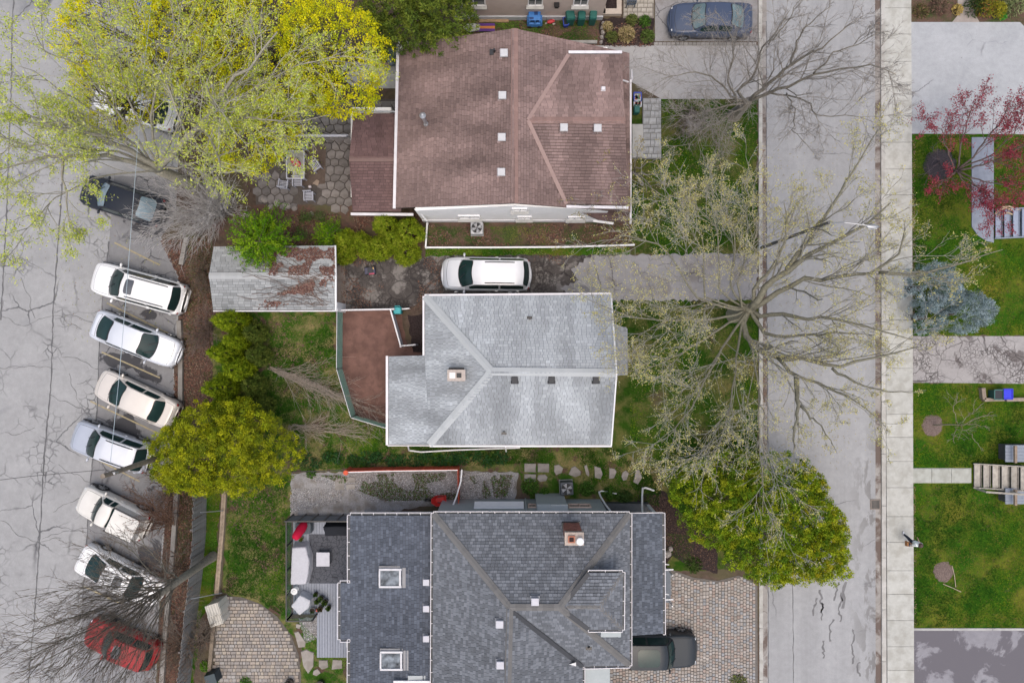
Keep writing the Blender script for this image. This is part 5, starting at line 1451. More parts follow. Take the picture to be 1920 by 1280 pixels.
# pale plank fence of the pen
PF = thing('plank_fence', 'low pale plank fence with a gate between dirt pen and house', 'fence', tuple(W(748, 620)))
def plankrun(a, c, h, n, tint=(.62, .60, .62)):
	a, c = W(*a), W(*c)
	for i in range(n):
		m = MB(); z = h * (i + .5) / n; m.bar(a + Vector((0, 0, z)), c + Vector((0, 0, z)), .03, h / n - .012, tint=tint); m.build('plank', M_generic, PF)
	m = MB(); m.bar(a + Vector((0, 0, h)), c + Vector((0, 0, h)), .07, .03, tint=(.74, .73, .74)); m.build('top_rail', M_generic, PF)
plankrun((640, 583), (744, 581), 1.1, 6)
plankrun((738, 582), (757, 650), 1.05, 6, (.5, .5, .54))
plankrun((757, 648), (784, 646), 1.0, 6)
plankrun((744, 581), (770, 579), .5, 2)
for p in ((640, 583), (744, 581), (757, 649), (783, 646)):
	q = W(*p); m = MB(); m.box(q.x, q.y, 0, .09, .09, 1.15, tint=(.6, .58, .6)); m.build('post', M_generic, PF)
# red fence with pale top rail
RF = thing('red_fence', 'orange-red board fence with a pale top rail turning towards the dark-roofed house', 'fence', tuple(W(760, 876)))
M_redb = mat('orange_red_paint', (.66, .11, .05), (.52, .075, .035), 7, .85, tint=True)
rb_ = [(656, 877), (720, 875), (790, 874), (861, 873)]
for a, c in zip(rb_[:-1], rb_[1:]):
	A_, C_ = W(*a), W(*c); n = int((C_ - A_).length / .14)
	for i in range(n):
		q = A_ + (C_ - A_) * ((i + .5) / n); t = random.uniform(.85, 1.15); m = MB(); m.box(q.x, q.y, 0, .13, .025, 1.12, tint=(t, t, t)); m.build('board', M_redb, RF)
	m = MB(); m.bar(A_ + Vector((0, -.04, 1.10)), C_ + Vector((0, -.04, 1.10)), .05, .05); m.build('top_rail', M_white, RF)
A_, C_ = W(861, 873), W(862, 936); n = int((C_ - A_).length / .14)
for i in range(n):
	q = A_ + (C_ - A_) * ((i + .5) / n); t = random.uniform(.85, 1.15); m = MB(); m.box(q.x, q.y, 0, .025, .13, 1.12, tint=(t, t, t)); m.build('board', M_redb, RF)
m = MB(); m.tube([W(866, 880, 1.2), W(864, 902, 1.2), W(856, 930, 1.2), W(845, 958, 1.5)], .045, 8); m.build('top_rail', M_white, RF)
m = MB(); q = W(657, 879); m.cyl(q.x, q.y, 0, .14, 1.15); m.build('post', M_redb, RF)
m = MB(); a, c = W(548, 881), W(655, 878); m.tube([a + Vector((0, 0, .5)), c + Vector((0, 0, .5))], .025, 6)
tag(m.build('black_pipe', M_blackmetal), 'thin black rail west of the red fence', 'rail')
# brown house yard: metal lattice screen
GS = thing('yard_fence', 'pale double rail fence across the crazy paving behind the brown house', 'fence', tuple(W(575, 262)))
a, c = W(500, 259), W(657, 259)
for yy, zz in ((0, .55), (-.16, .95)):
	m = MB(); m.bar(a + Vector((0, yy, zz)), c + Vector((0, yy, zz)), .09, .05, tint=(.60, .60, .66)); m.build('rail', M_generic, GS)
n = 15
for i in range(n + 1):
	q = a + (c - a) * (i / n); m = MB(); m.bar(q + Vector((0, .02, .05)), q + Vector((0, -.16, .95)), .04, .04, tint=(.25, .25, .28)); m.build('slat', M_generic, GS)
# ------------------------------------------------------------------ deck behind the dark-roofed house
random.seed(43)
zd = .7
DK = thing('deck', 'raised blue-grey plank deck with black glass railings', 'deck', tuple(W(605, 1060)))
M_plank = mat('composite_plank', (.27, .29, .335), (.235, .255, .30), 8, .75, tint=True)
x = 549.0
while x < 664:
	w = 5.0; y0 = 970; y1 = 1152 if x < 593 else (1232 if x < 658 else 1232)
	a, c = W(x + w / 2, y0, zd), W(x + w / 2, y1, zd); t = random.uniform(.9, 1.08)
	m = MB(); m.box(a.x, (a.y + c.y) / 2, zd - .04, (w - .5) / 33, a.y - c.y, .04, tint=(t, t, t)); m.build('plank', M_plank, DK); x += w
m = MB(); a, c = W(550, 972, zd), W(660, 1150, zd); m.box((a.x + c.x) / 2, (a.y + c.y) / 2, 0, c.x - a.x, a.y - c.y, zd - .05); m.build('frame', M_darkgrey, DK)
m = MB(); a, c = W(599, 1150, zd), W(660, 1228, zd); m.box((a.x + c.x) / 2, (a.y + c.y) / 2 + .05, 0, c.x - a.x, a.y - c.y, zd - .05); m.build('frame', M_darkgrey, DK)
M_panel = mat('slate_panel', (.15, .17, .195), (.125, .145, .17), 4, .6)
def rail_run(a, c, h, n, panel, glassy):
	A_, C_ = W(*a, zd), W(*c, zd)
	for i in range(n + 1):
		q = A_ + (C_ - A_) * (i / n); m = MB(); m.box(q.x, q.y, zd - .3, .07, .07, h + .3); m.build('railing_post', M_blackmetal, DK)
	m = MB(); m.bar(A_ + Vector((0, 0, h)), C_ + Vector((0, 0, h)), .06, .05); m.build('top_rail', M_blackmetal, DK)
	m = MB(); m.bar(A_ + Vector((0, 0, .08)), C_ + Vector((0, 0, .08)), .04, .04); m.build('bottom_rail', M_blackmetal, DK)
	for i in range(n):
		p, q = A_ + (C_ - A_) * ((i + .03) / n), A_ + (C_ - A_) * ((i + .97) / n); m = MB()
		m.bar(p + Vector((0, 0, h / 2 + .04)), q + Vector((0, 0, h / 2 + .04)), .012, h - .16); m.build('glass_panel' if glassy else 'screen_panel', panel, DK)
mg, N_, L_, P_ = nodes_of('clear_railing_glass'); P_.inputs['Roughness'].default_value = .03; P_.inputs['Base Color'].default_value = (.2, .26, .26, 1); tr_ = N_.new('ShaderNodeBsdfTransparent'); tr_.inputs[0].default_value = (.8, .88, .86, 1); mx_ = N_.new('ShaderNodeMixShader'); mx_.inputs[0].default_value = .85; L_.new(P_.outputs[0], mx_.inputs[1]); L_.new(tr_.outputs[0], mx_.inputs[2]); L_.new(mx_.outputs[0], N_['Material Output'].inputs['Surface'])
rail_run((548, 1150), (548, 968), 1.05, 4, mg, True)
rail_run((548, 1150), (595, 1150), 1.05, 1, mg, True)
rail_run((548, 966), (665, 966), 1.3, 5, M_panel, False)
# rug
def rug_mat():
	m, N, L, P = nodes_of('leaf_pattern_rug')
	tc = N.new('ShaderNodeTexCoord')
	nz = N.new('ShaderNodeTexNoise'); nz.inputs['Scale'].default_value = 3; L.new(tc.outputs['Object'], nz.inputs['Vector'])
	vm = N.new('ShaderNodeVectorMath'); vm.operation = 'MULTIPLY_ADD'; L.new(nz.outputs['Color'], vm.inputs[0]); vm.inputs[1].default_value = (.25, .25, 0); L.new(tc.outputs['Object'], vm.inputs[2])
	v = N.new('ShaderNodeTexVoronoi'); v.feature = 'DISTANCE_TO_EDGE'; v.inputs['Scale'].default_value = 4.2; L.new(vm.outputs[0], v.inputs['Vector'])
	e = ramp(N, L, v.outputs['Distance'], [(0, 1), (.03, .8), (.06, 0)])
	v2 = N.new('ShaderNodeTexVoronoi'); v2.feature = 'DISTANCE_TO_EDGE'; v2.inputs['Scale'].default_value = 9; L.new(vm.outputs[0], v2.inputs['Vector'])
	e2 = ramp(N, L, v2.outputs['Distance'], [(0, .55), (.05, 0)])
	col = mixc(N, L, math_n(N, L, 'MAXIMUM', e, e2), (.085, .09, .105), (.028, .03, .038))
	L.new(col, P.inputs['Base Color']); P.inputs['Roughness'].default_value = .95
	return m
m = MB(); a, c = W(580, 1001, zd), W(668, 1093, zd); m.box((a.x + c.x) / 2, (a.y + c.y) / 2, zd + .004, c.x - a.x, a.y - c.y, .012)
tag(m.build('rug', rug_mat()), 'dark grey leaf-patterned outdoor rug on the deck', 'rug')
def draped(name, label, cat, outline, z0, h, tint, wr=.03, inset=.1, n=3, group=None):
	"""a covered piece of furniture: prism with a creased, sagging cloth surface"""
	pts = P2(outline); k = (CAMZ - z0) / CAMZ; pts = [(p[0] * k, p[1] * k) for p in pts]
	bmx = bmesh.new(); m = MB(); m.prism(pts, z0 + .005, z0 + h, inset=inset, tint=tint)
	o = m.build(name, M_soft); o.modifiers.new('bevel', 'BEVEL').width = .07; o.modifiers['bevel'].segments = 3
	s = o.modifiers.new('sub', 'SUBSURF'); s.subdivision_type = 'SIMPLE'; s.levels = 4; s.render_levels = 4
	tx = bpy.data.textures.new('creases', 'CLOUDS'); tx.noise_scale = .28
	d = o.modifiers.new('creases', 'DISPLACE'); d.texture = tx; d.strength = wr * 2.2; d.mid_level = .5
	o.data.polygons.foreach_set('use_smooth', [True] * len(o.data.polygons))
	bmx.free()
	return tag(o, label, cat, group)
draped('covered_sofa', 'long pale grey covered sofa along the deck railing', 'sofa', [(553, 1016), (581, 1014), (588, 1040), (587, 1065), (581, 1090), (550, 1091)], zd, .75, (.50, .50, .53))
draped('covered_armchair', 'pale grey covered armchair turned askew on the deck', 'armchair', [(551, 1127), (569, 1104), (590, 1115), (588, 1130), (568, 1146)], zd, .75, (.50, .51, .54))
draped('covered_barbecue', 'long black covered barbecue against the deck screen', 'barbecue', [(611, 978), (662, 977), (662, 996), (616, 997)], zd, .95, (.025, .027, .032))
draped('covered_bench', 'dark grey covered box behind the red umbrella', 'bench', [(557, 975), (588, 974), (589, 993), (585, 998), (558, 997)], zd, .5, (.10, .115, .13))
# folded red umbrella
UM = thing('folded_umbrella', 'folded red patio umbrella leaning over the deck corner', 'umbrella', tuple(W(575, 985)))
a, c = W(573, 979, 1.0), W(552, 1010, 2.15)
m = MB(); ax = (c - a); pts = [a + ax * t for t in (0, .15, .4, .7, .92, 1)]
m.tube(pts, [.13, .22, .27, .25, .2, .07], 14, tint=(.50, .015, .05)); m.build('canopy', M_soft, UM, smooth=True)
m = MB(); m.tube([a - ax * .25, c + ax * .05], .025, 8); m.build('pole', M_steel, UM)
m = MB(); q = W(568, 983, zd); m.cyl(q.x, q.y, zd + .013, .22, .1); m.build('base', M_black, UM)
p = W(608, 1045, zd)
t = thing('coffee_table', 'square pale grey coffee table on the leaf-patterned rug', 'table', (p.x + .05, p.y + .05, zd + .018))
m = MB(); m.box(0, 0, .40, .76, .80, .05, tint=(.50, .50, .54)); m.build('table_top', M_generic, t, world=False, bevel=.015)
for sx in (-1, 1):
	for sy in (-1, 1):
		m = MB(); m.box(sx * .31, sy * .33, 0, .07, .07, .40, tint=(.15, .155, .17)); m.build('leg', M_generic, t, world=False)
m = MB(); m.box(0, 0, .12, .66, .70, .02, tint=(.17, .175, .19)); m.build('shelf', M_generic, t, world=False)
p = W(556, 1103, zd)
t = thing('side_table', 'small round white side table between sofa and armchair', 'table', (p.x, p.y, zd))
m = MB(); m.cyl(0, 0, .42, .19, .03, 20); m.build('table_top', M_white, t, world=False); m = MB(); m.cyl(0, 0, .455, .1, .02, 16); m.build('dish', M_steel, t, world=False)
m = MB(); m.cyl(0, 0, 0, .14, .03); m.cyl(0, 0, .03, .025, .4); m.build('pedestal', M_white, t, world=False)
def tuft(mb, c, r, h, n, cols, w=.03):
	for i in range(n):
		a = random.uniform(0, 6.28); rr = r * random.random() ** .5; k = random.choice(cols); t = random.uniform(.8, 1.2)
		b0 = Vector((c[0] + rr * .5 * math.cos(a), c[1] + rr * .5 * math.sin(a), c[2] + h * random.uniform(.0, .5)))
		e = Vector((c[0] + rr * math.cos(a) * 1.1, c[1] + rr * math.sin(a) * 1.1, c[2] + h * random.uniform(.4, 1)))
		s = Vector((-math.sin(a), math.cos(a), random.uniform(-.4, .4))) * w
		mb.add([b0 - s * .5, b0 + s * .5, e + s, e - s * .6], [(0, 1, 2, 3)], 0, tuple(q * t for q in k))
def potted(px, py, z, r, label, cols, potc=(.05, .05, .055), group='plant pots on the deck', soil=True, n=40):
	p = W(px, py, z); t = thing('plant_pot', label, 'plant pot', (p.x, p.y, z), 0, group)
	m = MB(); m.cyl(0, 0, 0, r * .75, r * 1.5, 14, r2=r, tint=potc); m.build('pot', M_generic, t, world=False)
	m = MB(); m.cyl(0, 0, r * 1.5 - .03, r * .9, .035, 14, tint=(.03, .022, .018)); m.build('soil', M_rough, t, world=False)
	if n:
		m = MB(); tuft(m, (0, 0, r * 1.45), r * 1.0, r * 1.6, n, cols, .05); m.build('leaves', M_leaf, t, world=False)
G1 = [(.06, .11, .025), (.10, .15, .03), (.035, .07, .02)]
for x, y, r, lb in ((594, 1111, .13, 'northernmost dark plant pot in the cluster on the deck'), (604, 1118, .16, 'large leafy plant pot at the heart of the deck cluster'), (597, 1124, .15, 'bushy green plant pot on the west side of the deck cluster'), (612, 1125, .17, 'broad plant pot with yellowish leaves in the deck cluster'), (603, 1137, .16, 'brownish plant pot beside the grey dish in the deck cluster'), (618, 1136, .14, 'small plant pot at the east end of the deck cluster')):
	potted(x, y, zd, r, lb, G1 if 'brown' not in lb else [(.10, .07, .03), (.08, .08, .03)])
potted(588, 1141, zd, .18, 'grey bowl with almost bare soil near the armchair', G1, (.25, .26, .27), n=6)
potted(567, 1008, zd, .12, 'small pale pot with yellow-green leaves at the foot of the red umbrella', [(.25, .25, .05), (.12, .16, .04)], (.35, .33, .32))
for x, y, lb in ((545, 1276, 'round dark pot at the lower rim of the paver patio'), (603, 1279, 'round dark pot near the flagstones at the bottom edge')):
	potted(x, y, .02, .26, lb, [(.06, .09, .03)], (.06, .05, .045), group=None, n=10)
potted(1064, 918, 0, .16, 'terracotta ring pot with a green sprig beside the air conditioner', G1, (.28, .09, .05), group=None, n=14)
p = W(595, 1142, zd); m = MB(); m.ball((p.x, p.y, zd + .1), .09, tint=(.6, .12, .12)); tag(m.build('red_ball', M_generic), 'small red ball among the deck pots', 'ball')
# ------------------------------------------------------------------ machines and yard things
def ac(px, py, label, s, body, rz=0):
	p = W(px, py); t = thing('air_conditioner', label, 'air conditioner', (p.x, p.y, 0), rz)
	m = MB(); m.box(0, 0, 0, s * 1.08, s * 1.08, .06, tint=(.35, .35, .34)); m.build('slab', M_conct, t, world=False)
	m = MB(); m.box(0, 0, .06, s, s, .66, tint=body); m.build('cabinet', M_generic, t, world=False, bevel=.04)
	m = MB(); m.cyl(0, 0, .715, s * .42, .012, 24, tint=(.012, .012, .014)); m.build('fan_well', M_generic, t, world=False)
	for k in range(4):
		a = k * math.pi / 2 + .4; m = MB(); c, n_ = math.cos(a), math.sin(a)
		pts = [(.06, -.03), (s * .38, -.13), (s * .39, .09), (.06, .04)]
		m.add([(x * c - y * n_, x * n_ + y * c, .732 + .05 * (i in (1, 2)) * (1 if i == 2 else 0)) for i, (x, y) in enumerate(pts)], [(0, 1, 2, 3)], 0, (.45, .46, .48)); m.build('fan_blade', M_generic, t, world=False)
	m = MB(); m.cyl(0, 0, .73, .06, .05, 12, tint=(.25, .25, .26)); m.build('hub', M_generic, t, world=False)
	m = MB()
	for r in (s * .2, s * .32, s * .43):
		pts = [(r * math.cos(k * 2 * math.pi / 24), r * math.sin(k * 2 * math.pi / 24), .80) for k in range(25)]; m.tube(pts, .006, 4, tint=(.1, .1, .1))
	for k in range(6):
		a = k * math.pi / 3; m.bar((0, 0, .80), (s * .44 * math.cos(a), s * .44 * math.sin(a), .79), .01, .01, tint=(.1, .1, .1))
	m.build('guard', M_generic, t, world=False)
ac(895, 431, 'light grey air conditioner beside the white stucco wall', .70, (.45, .46, .47))
ac(1061, 911, 'dark air conditioner beside the grey siding of the dark-roofed house', .74, (.075, .085, .10), .05)
# wheelbarrow
p = W(826, 934); t = thing('wheelbarrow', 'red wheelbarrow standing by the fence and dark-roofed house', 'wheelbarrow', (p.x, p.y, 0), .05)
m = MB()
o_ = [(-.45, -.2), (-.38, .0), (-.45, .2), (-.1, .32), (.38, .30), (.38, -.30), (-.1, -.32)]
o_ = [(-.48, -.12), (-.48, .12), (-.2, .32), (.4, .3), (.4, -.3), (-.2, -.32)]
k = len(o_)
vs = [(x * .6 + .02, y * .6, .3) for x, y in o_] + [(x, y, .6) for x, y in o_] + [(x * .93, y * .93, .59) for x, y in o_] + [(x * .56 + .02, y * .56, .33) for x, y in o_]
fs = [tuple(range(k))] + [(i, (i + 1) % k, k + (i + 1) % k, k + i) for i in range(k)] + [(k + i, k + (i + 1) % k, 2 * k + (i + 1) % k, 2 * k + i) for i in range(k)] + [(2 * k + i, 2 * k + (i + 1) % k, 3 * k + (i + 1) % k, 3 * k + i) for i in range(k)] + [tuple(range(3 * k, 4 * k))]
m.add(vs, fs, 0, (.55, .025, .02)); m.build('tray', M_generic, t, world=False)
for s in (-1, 1):
	m = MB(); m.bar((-.75, 0 + s * .05, .2), (.85, s * .3, .52), .04, .04, tint=(.05, .05, .05)); m.build('handle', M_generic, t, world=False)
	m = MB(); m.bar((.3, s * .2, .4), (.35, s * .22, 0), .03, .03, tint=(.05, .05, .05)); m.build('leg', M_generic, t, world=False)
m = MB(); vs = []
for yq in (-.05, .05): vs += [(-.72 + .19 * math.cos(i * 2 * math.pi / 14), yq, .19 + .19 * math.sin(i * 2 * math.pi / 14)) for i in range(14)]
m.add(vs, [tuple(range(14)), tuple(range(14, 28))[::-1]] + [(i, (i + 1) % 14, 14 + (i + 1) % 14, 14 + i) for i in range(14)], 0, (.02, .02, .02)); m.build('wheel', M_generic, t, world=False)
def bin_(px, py, label, s, tint, group=None, name='bin', rz=0, lidded=True, full=None, h=.9, inner=None):
	p = W(px, py); t = thing(name, label, 'bin', (p.x, p.y, 0), rz, group)
	m = MB(); m.box(0, 0, .03, s[0] * .84, s[1] * .84, h, tint=tint, top=1.16)
	m.build('tub', M_generic, t, world=False, bevel=.03)
	if lidded:
		m = MB(); m.prism([(-s[0] / 2, -s[1] * .4), (-s[0] * .3, -s[1] / 2), (s[0] * .3, -s[1] / 2), (s[0] / 2, -s[1] * .4), (s[0] / 2, s[1] * .35), (s[0] * .2, s[1] / 2), (-s[0] * .2, s[1] / 2), (-s[0] / 2, s[1] * .35)], h + .03, h + .12, inset=.16, tint=tuple(k * 1.15 for k in tint)); m.build('lid', M_generic, t, world=False)
		m = MB(); m.tube([(-.14, s[1] * .48, h), (-.14, s[1] * .62, h + .03), (.14, s[1] * .62, h + .03), (.14, s[1] * .48, h)], .025, 6, tint=tint); m.build('handle', M_generic, t, world=False)
	else:
		m = MB(); m.box(0, 0, h - .02, s[0] * .86, s[1] * .86, .055, tint=(inner or (.012, .014, .02)) if not full else (.2, .2, .22)); m.build('inside', M_generic, t, world=False)
		m = MB()
		for dx, dy, sx, sy in ((-.5, 0, .06, 1.0), (.5, 0, .06, 1.0), (0, .5, 1.06, .06), (0, -.5, 1.06, .06)): m.box(dx * s[0], dy * s[1], h + .01, sx * s[0] if sx > .5 else .05, sy * s[1] if sy > .5 else .05, .06, tint=tuple(min(1, k * 1.3) for k in tint))
		m.build('rim', M_generic, t, world=False)
		if full:
			for i in range(14):
				m = MB(); m.box(random.uniform(-.3, .3) * s[0], random.uniform(-.3, .3) * s[1], h + .02, .12, .09, .07, rz=random.random() * 3, tint=random.choice([(.6, .6, .6), (.12, .15, .4), (.5, .15, .1), (.7, .68, .6), (.2, .35, .2)])); m.build('empty_pack', M_generic, t, world=False)
GREEN = (.012, .10, .085)
gb = 'green bins beside the beige house'
bin_(1067, 42, 'largest green wheeled bin against the beige wall, a blue box behind it', (.5, .6), GREEN, gb, rz=.15)
bin_(1088, 43, 'middle green wheeled bin of the three against the beige wall', (.44, .52), GREEN, gb)
bin_(1109, 42, 'green wheeled bin nearest the planted bed by the beige wall', (.42, .55), GREEN, gb, rz=-.06)
bin_(1060, 47, 'flat blue box tucked behind the largest green bin', (.3, .45), (.02, .05, .30), None, 'recycling_box', .1, False, h=.4)
rg = 'recycling boxes by the brown house'
bin_(1193, 187, 'blue recycling box full of packs by the front of the brown house', (.42, .5), (.03, .06, .35), rg, 'recycling_box', 0, False, True, h=.4)
bin_(1193, 199, 'pale crate heaped with packs next to the blue recycling box', (.42, .36), (.40, .42, .45), rg, 'recycling_box', 0, False, True, h=.4)
bin_(1191, 211, 'small green bin at the end of the recycling boxes', (.34, .42), GREEN, None, h=.5)
bin_(749, 583, 'teal compost bin in the corner of the dirt pen', (.46, .42), (.03, .30, .32), None, h=.7)
eb = 'open bins in the timber planter'
bin_(1858, 738, 'open dark green-rimmed bin in the timber planter', (.5, .55), (.03, .10, .09), eb, 'open_bin', 0, False, h=.6)
bin_(1875, 737, 'open bright blue bin beside the dark bin in the timber planter', (.52, .58), (.015, .02, .42), eb, 'open_bin', 0, False, h=.6, inner=(.02, .03, .62))
p = W(404, 1262); t = thing('compost_bin', 'dark tipped bin at the foot of the timber edging', 'bin', (p.x, p.y, 0), .3)
m = MB(); m.box(0, 0, 0, .75, .65, .7, tint=(.02, .035, .045), top=.85); m.build('tub', M_generic, t, world=False, bevel=.05)
m = MB(); m.box(.03, 0, .71, .62, .55, .04, tint=(.03, .05, .06)); m.build('lid', M_generic, t, world=False)
# timber planter on the east lawn
t = thing('timber_planter', 'weathered timber planter holding two open bins', 'planter', tuple(W(1870, 745)))
m = MB(); m.bar(W(1841, 727, .15), W(1843, 748, .15), .22, .3, tint=(1.2, 1.1, 1.0)); m.build('timber', M_timber, t)
for x0, x1 in ((1843, 1880), (1884, 1930)):
	m = MB(); m.bar(W(x0, 749, .15), W(x1, 748, .15), .2, .3, tint=(1.3, 1.2, 1.1)); m.build('timber', M_timber, t)
# toys along the beige wall
p = W(1002, 42); t = thing('toy_car', 'blue plastic ride-in toy car with a roof and windows', 'toy car', (p.x, p.y, 0), 0.0)
TB = (.06, .22, .58)
m = MB(); m.prism([(-.45, -.28), (-.38, -.36), (.38, -.36), (.46, -.26), (.46, .26), (.38, .36), (-.38, .36), (-.45, .28)], .12, .48, inset=.05, tint=TB); m.build('body', M_generic, t, world=False, bevel=.04)
for x_ in (-.36, .02, .38):
	for s in (-1, 1):
		m = MB(); m.bar((x_, s * .32, .45), (x_ * .8, s * .27, .86), .06, .06, tint=TB); m.build('pillar', M_generic, t, world=False)
m = MB(); m.box(-.02, 0, .85, .72, .62, .05, tint=TB, top=.92); m.build('roof', M_generic, t, world=False, bevel=.03)
m = MB(); m.box(.0, .02, .485, .5, .5, .03, tint=(.02, .05, .14)); m.build('seat', M_generic, t, world=False)
m = MB(); m.box(.06, .12, .90, .2, .26, .012, tint=(.02, .06, .2)); m.box(-.2, -.2, .90, .26, .14, .012, tint=(.02, .06, .2)); m.build('roof_window', M_generic, t, world=False)
for s in (-1, 1):
	for x_ in (-.28, .28):
		m = MB(); m.ball((x_, s * .34, .13), (.13, .05, .13), tint=(.03, .03, .03)); m.build('wheel', M_generic, t, world=False)
p = W(1032, 44); t = thing('toy_scooter', 'small red ride-on toy with a black handlebar by the beige wall', 'toy', (p.x, p.y, 0), .2)
m = MB(); m.ball((0, 0, .22), (.26, .12, .1), tint=(.5, .04, .05)); m.build('seat', M_generic, t, world=False)
m = MB(); m.bar((-.22, 0, .25), (-.26, 0, .55), .04, .04, tint=(.05, .05, .05)); m.bar((-.26, -.16, .55), (-.26, .16, .55), .03, .03, tint=(.05, .05, .05)); m.build('handlebar', M_generic, t, world=False)
for x_, y_ in ((-.25, 0), (.18, .12), (.18, -.12)):
	m = MB(); m.ball((x_, y_, .09), (.09, .04, .09), tint=(.6, .55, .5)); m.build('wheel', M_generic, t, world=False)
p = W(695, 508); t = thing('toy_car', 'small dark ride-on toy car with a red tail on the broken driveway', 'toy car', (p.x, p.y, .012), .1)
m = MB(); m.box(0, 0, .1, .66, .42, .2, tint=(.06, .06, .10), top=.9); m.build('body', M_generic, t, world=False, bevel=.04)
m = MB(); m.box(.05, 0, .3, .3, .3, .08, tint=(.02, .02, .03)); m.build('seat', M_generic, t, world=False)
m = MB(); m.box(.1, -.2, .24, .3, .08, .06, tint=(.4, .05, .1)); m.box(.2, .1, .3, .12, .12, .06, tint=(.55, .35, .12)); m.build('trim', M_generic, t, world=False)
for s in (-1, 1):
	for x_ in (-.24, .24):
		m = MB(); m.ball((x_, s * .21, .1), (.1, .05, .1), tint=(.02, .02, .02)); m.build('wheel', M_generic, t, world=False)
m = MB(); a, c = W(878, 41), W(954, 41); m.box((a.x + c.x) / 2, a.y, 0, c.x - a.x, .16, .14, tint=(1.6, 1.25, .85)); tag(m.build('timber_beam', M_timber), 'long tan timber beam lying along the beige wall', 'timber')
t = thing('folded_play_mat', 'purple and orange striped board with a crumpled white sheet', 'board', tuple(W(905, 54)))
for y_, tn in ((48, (.10, .03, .22)), (53, (.55, .20, .05)), (58, (.10, .03, .22))):
	m = MB(); a, c = W(892, y_), W(928, y_); m.box((a.x + c.x) / 2, a.y, .05, c.x - a.x, .15, .06, tint=tn); m.build('stripe', M_generic, t)
m = MB(); q = W(885, 54); m.ball((q.x, q.y, .2), (.42, .22, .15), tint=(.55, .56, .55), jit=.35, nu=14, nv=9); m.build('white_sheet', M_soft, t)
m = MB(); a, c = W(1052, 81), W(1119, 81); m.box((a.x + c.x) / 2, a.y, 0, c.x - a.x, .16, .2, tint=(.36, .35, .33)); tag(m.build('concrete_edging', M_conct), 'grey concrete edging at the foot of the weedy strip', 'edging')
# garden chair on the terrace at the top
def chair(px, py, rz, label, tint=(.42, .43, .49), group='slatted chairs round the patio table', z=.02, s=1.0):
	p = W(px, py); t = thing('slatted_chair', label, 'chair', (p.x, p.y, z), rz, group)
	for i in range(5):
		m = MB(); m.box(-.18 + i * .09, 0, .40, .055, .48, .02, tint=tint); m.build('seat_slat', M_generic, t, world=False)
	for s_ in (-1, 1):
		m = MB(); m.box(0, s_ * .25, .60, .52, .06, .03, tint=tint); m.build('armrest', M_generic, t, world=False)
		for x_ in (-.22, .22):
			m = MB(); m.box(x_, s_ * .24, 0, .05, .05, .6, tint=tint); m.build('leg', M_generic, t, world=False)
	m = MB(); m.bar((-.25, -.24, .9), (-.25, .24, .9), .05, .05, tint=tint); m.bar((-.23, -.24, .4), (-.23, .24, .4), .05, .05, tint=tint); m.build('back_rail', M_generic, t, world=False)
	for i in range(4):
		m = MB(); y_ = -.18 + i * .12; m.bar((-.23, y_, .42), (-.25, y_, .88), .05, .02, tint=tint); m.build('back_slat', M_generic, t, world=False)
	return t
chair(537, 349, math.radians(90 - 8), 'slatted grey chair set at the outer corner of the patio table')
chair(563, 345, math.radians(-90), 'slatted grey chair tucked under the lower end of the patio table')
chair(596, 315, math.radians(215), 'slatted grey chair turned diagonally on the bare earth')
chair(584, 372, math.radians(-90 + 2), 'slatted grey chair alone near the leaf litter')
chair(574, 277, math.radians(80), 'slatted grey chair behind the patio table by the rail fence')
chair(1181, 8, math.radians(90), 'dark blue slatted chair on the small stone terrace', (.07, .09, .12), None)
p = W(561, 315); t = thing('patio_table', 'stone-topped patio table with a pale rim and a missing pane', 'table', (p.x, p.y, .006))
m = MB()
for dx, dy, sx, sy in ((-.5, 0, .05, 1.62), (.5, 0, .05, 1.62), (0, .785, .95, .05), (0, -.785, .95, .05)): m.box(dx, dy, .68, sx, sy, .06, tint=(.55, .56, .62))
m.build('rim', M_generic, t, world=False)
for i in range(3):
	for j in range(4):
		if i == 0 and j < 1: continue
		k = random.uniform(.75, 1.15); m = MB(); m.box(-.315 + i * .315, -.57 + j * .385, .69, .305, .375, .04, tint=(.38 * k, .38 * k, .34 * k)); m.build('stone_tile', M_conct, t, world=False)
for sx in (-1, 1):
	for sy in (-1, 1):
		m = MB(); m.box(sx * .46, sy * .74, 0, .06, .06, .68, tint=(.5, .5, .55)); m.build('leg', M_generic, t, world=False)
p = W(553, 303, .9); t = thing('red_cover', 'bright pink-red folded parasol lying on the patio table', 'parasol', (p.x, p.y, .78))
m = MB(); m.tube([(-.25, .2, .05), (-.1, .1, .1), (.2, -.15, .1), (.3, -.25, .05)], [.08, .19, .17, .05], 10, tint=(.65, .06, .12)); m.build('canopy', M_soft, t, world=False, smooth=True)
m = MB(); m.tube([(-.15, -.1, .03), (-.05, -.2, .05)], .09, 8, tint=(.35, .04, .04)); m.build('handle', M_generic, t, world=False)
p = W(559, 311, .75); m = MB(); m.cyl(p.x + .1, p.y - .1, .735, .14, .03, 16, tint=(.05, .05, .07)); m.cyl(p.x + .1, p.y - .1, .765, .09, .05, 12, tint=(.3, .3, .33)); tag(m.build('ash_tray', M_generic), 'dark round dish on the patio table', 'dish')
p = W(582, 351); m = MB(); m.ball((p.x, p.y, .1), .1, tint=(.8, .72, .74)); tag(m.build('white_globe', M_generic, smooth=True), 'small white globe on the ground by the patio chairs', 'globe')
p = W(593, 343); m = MB(); m.prism([(p.x - .2, p.y - .05), (p.x + .05, p.y + .18), (p.x + .2, p.y + .1), (p.x + .12, p.y - .2)], .02, .09, tint=(.36, .28, .22)); tag(m.build('loose_stone', M_conct), 'loose tan stone on the bare earth by the patio', 'stone')
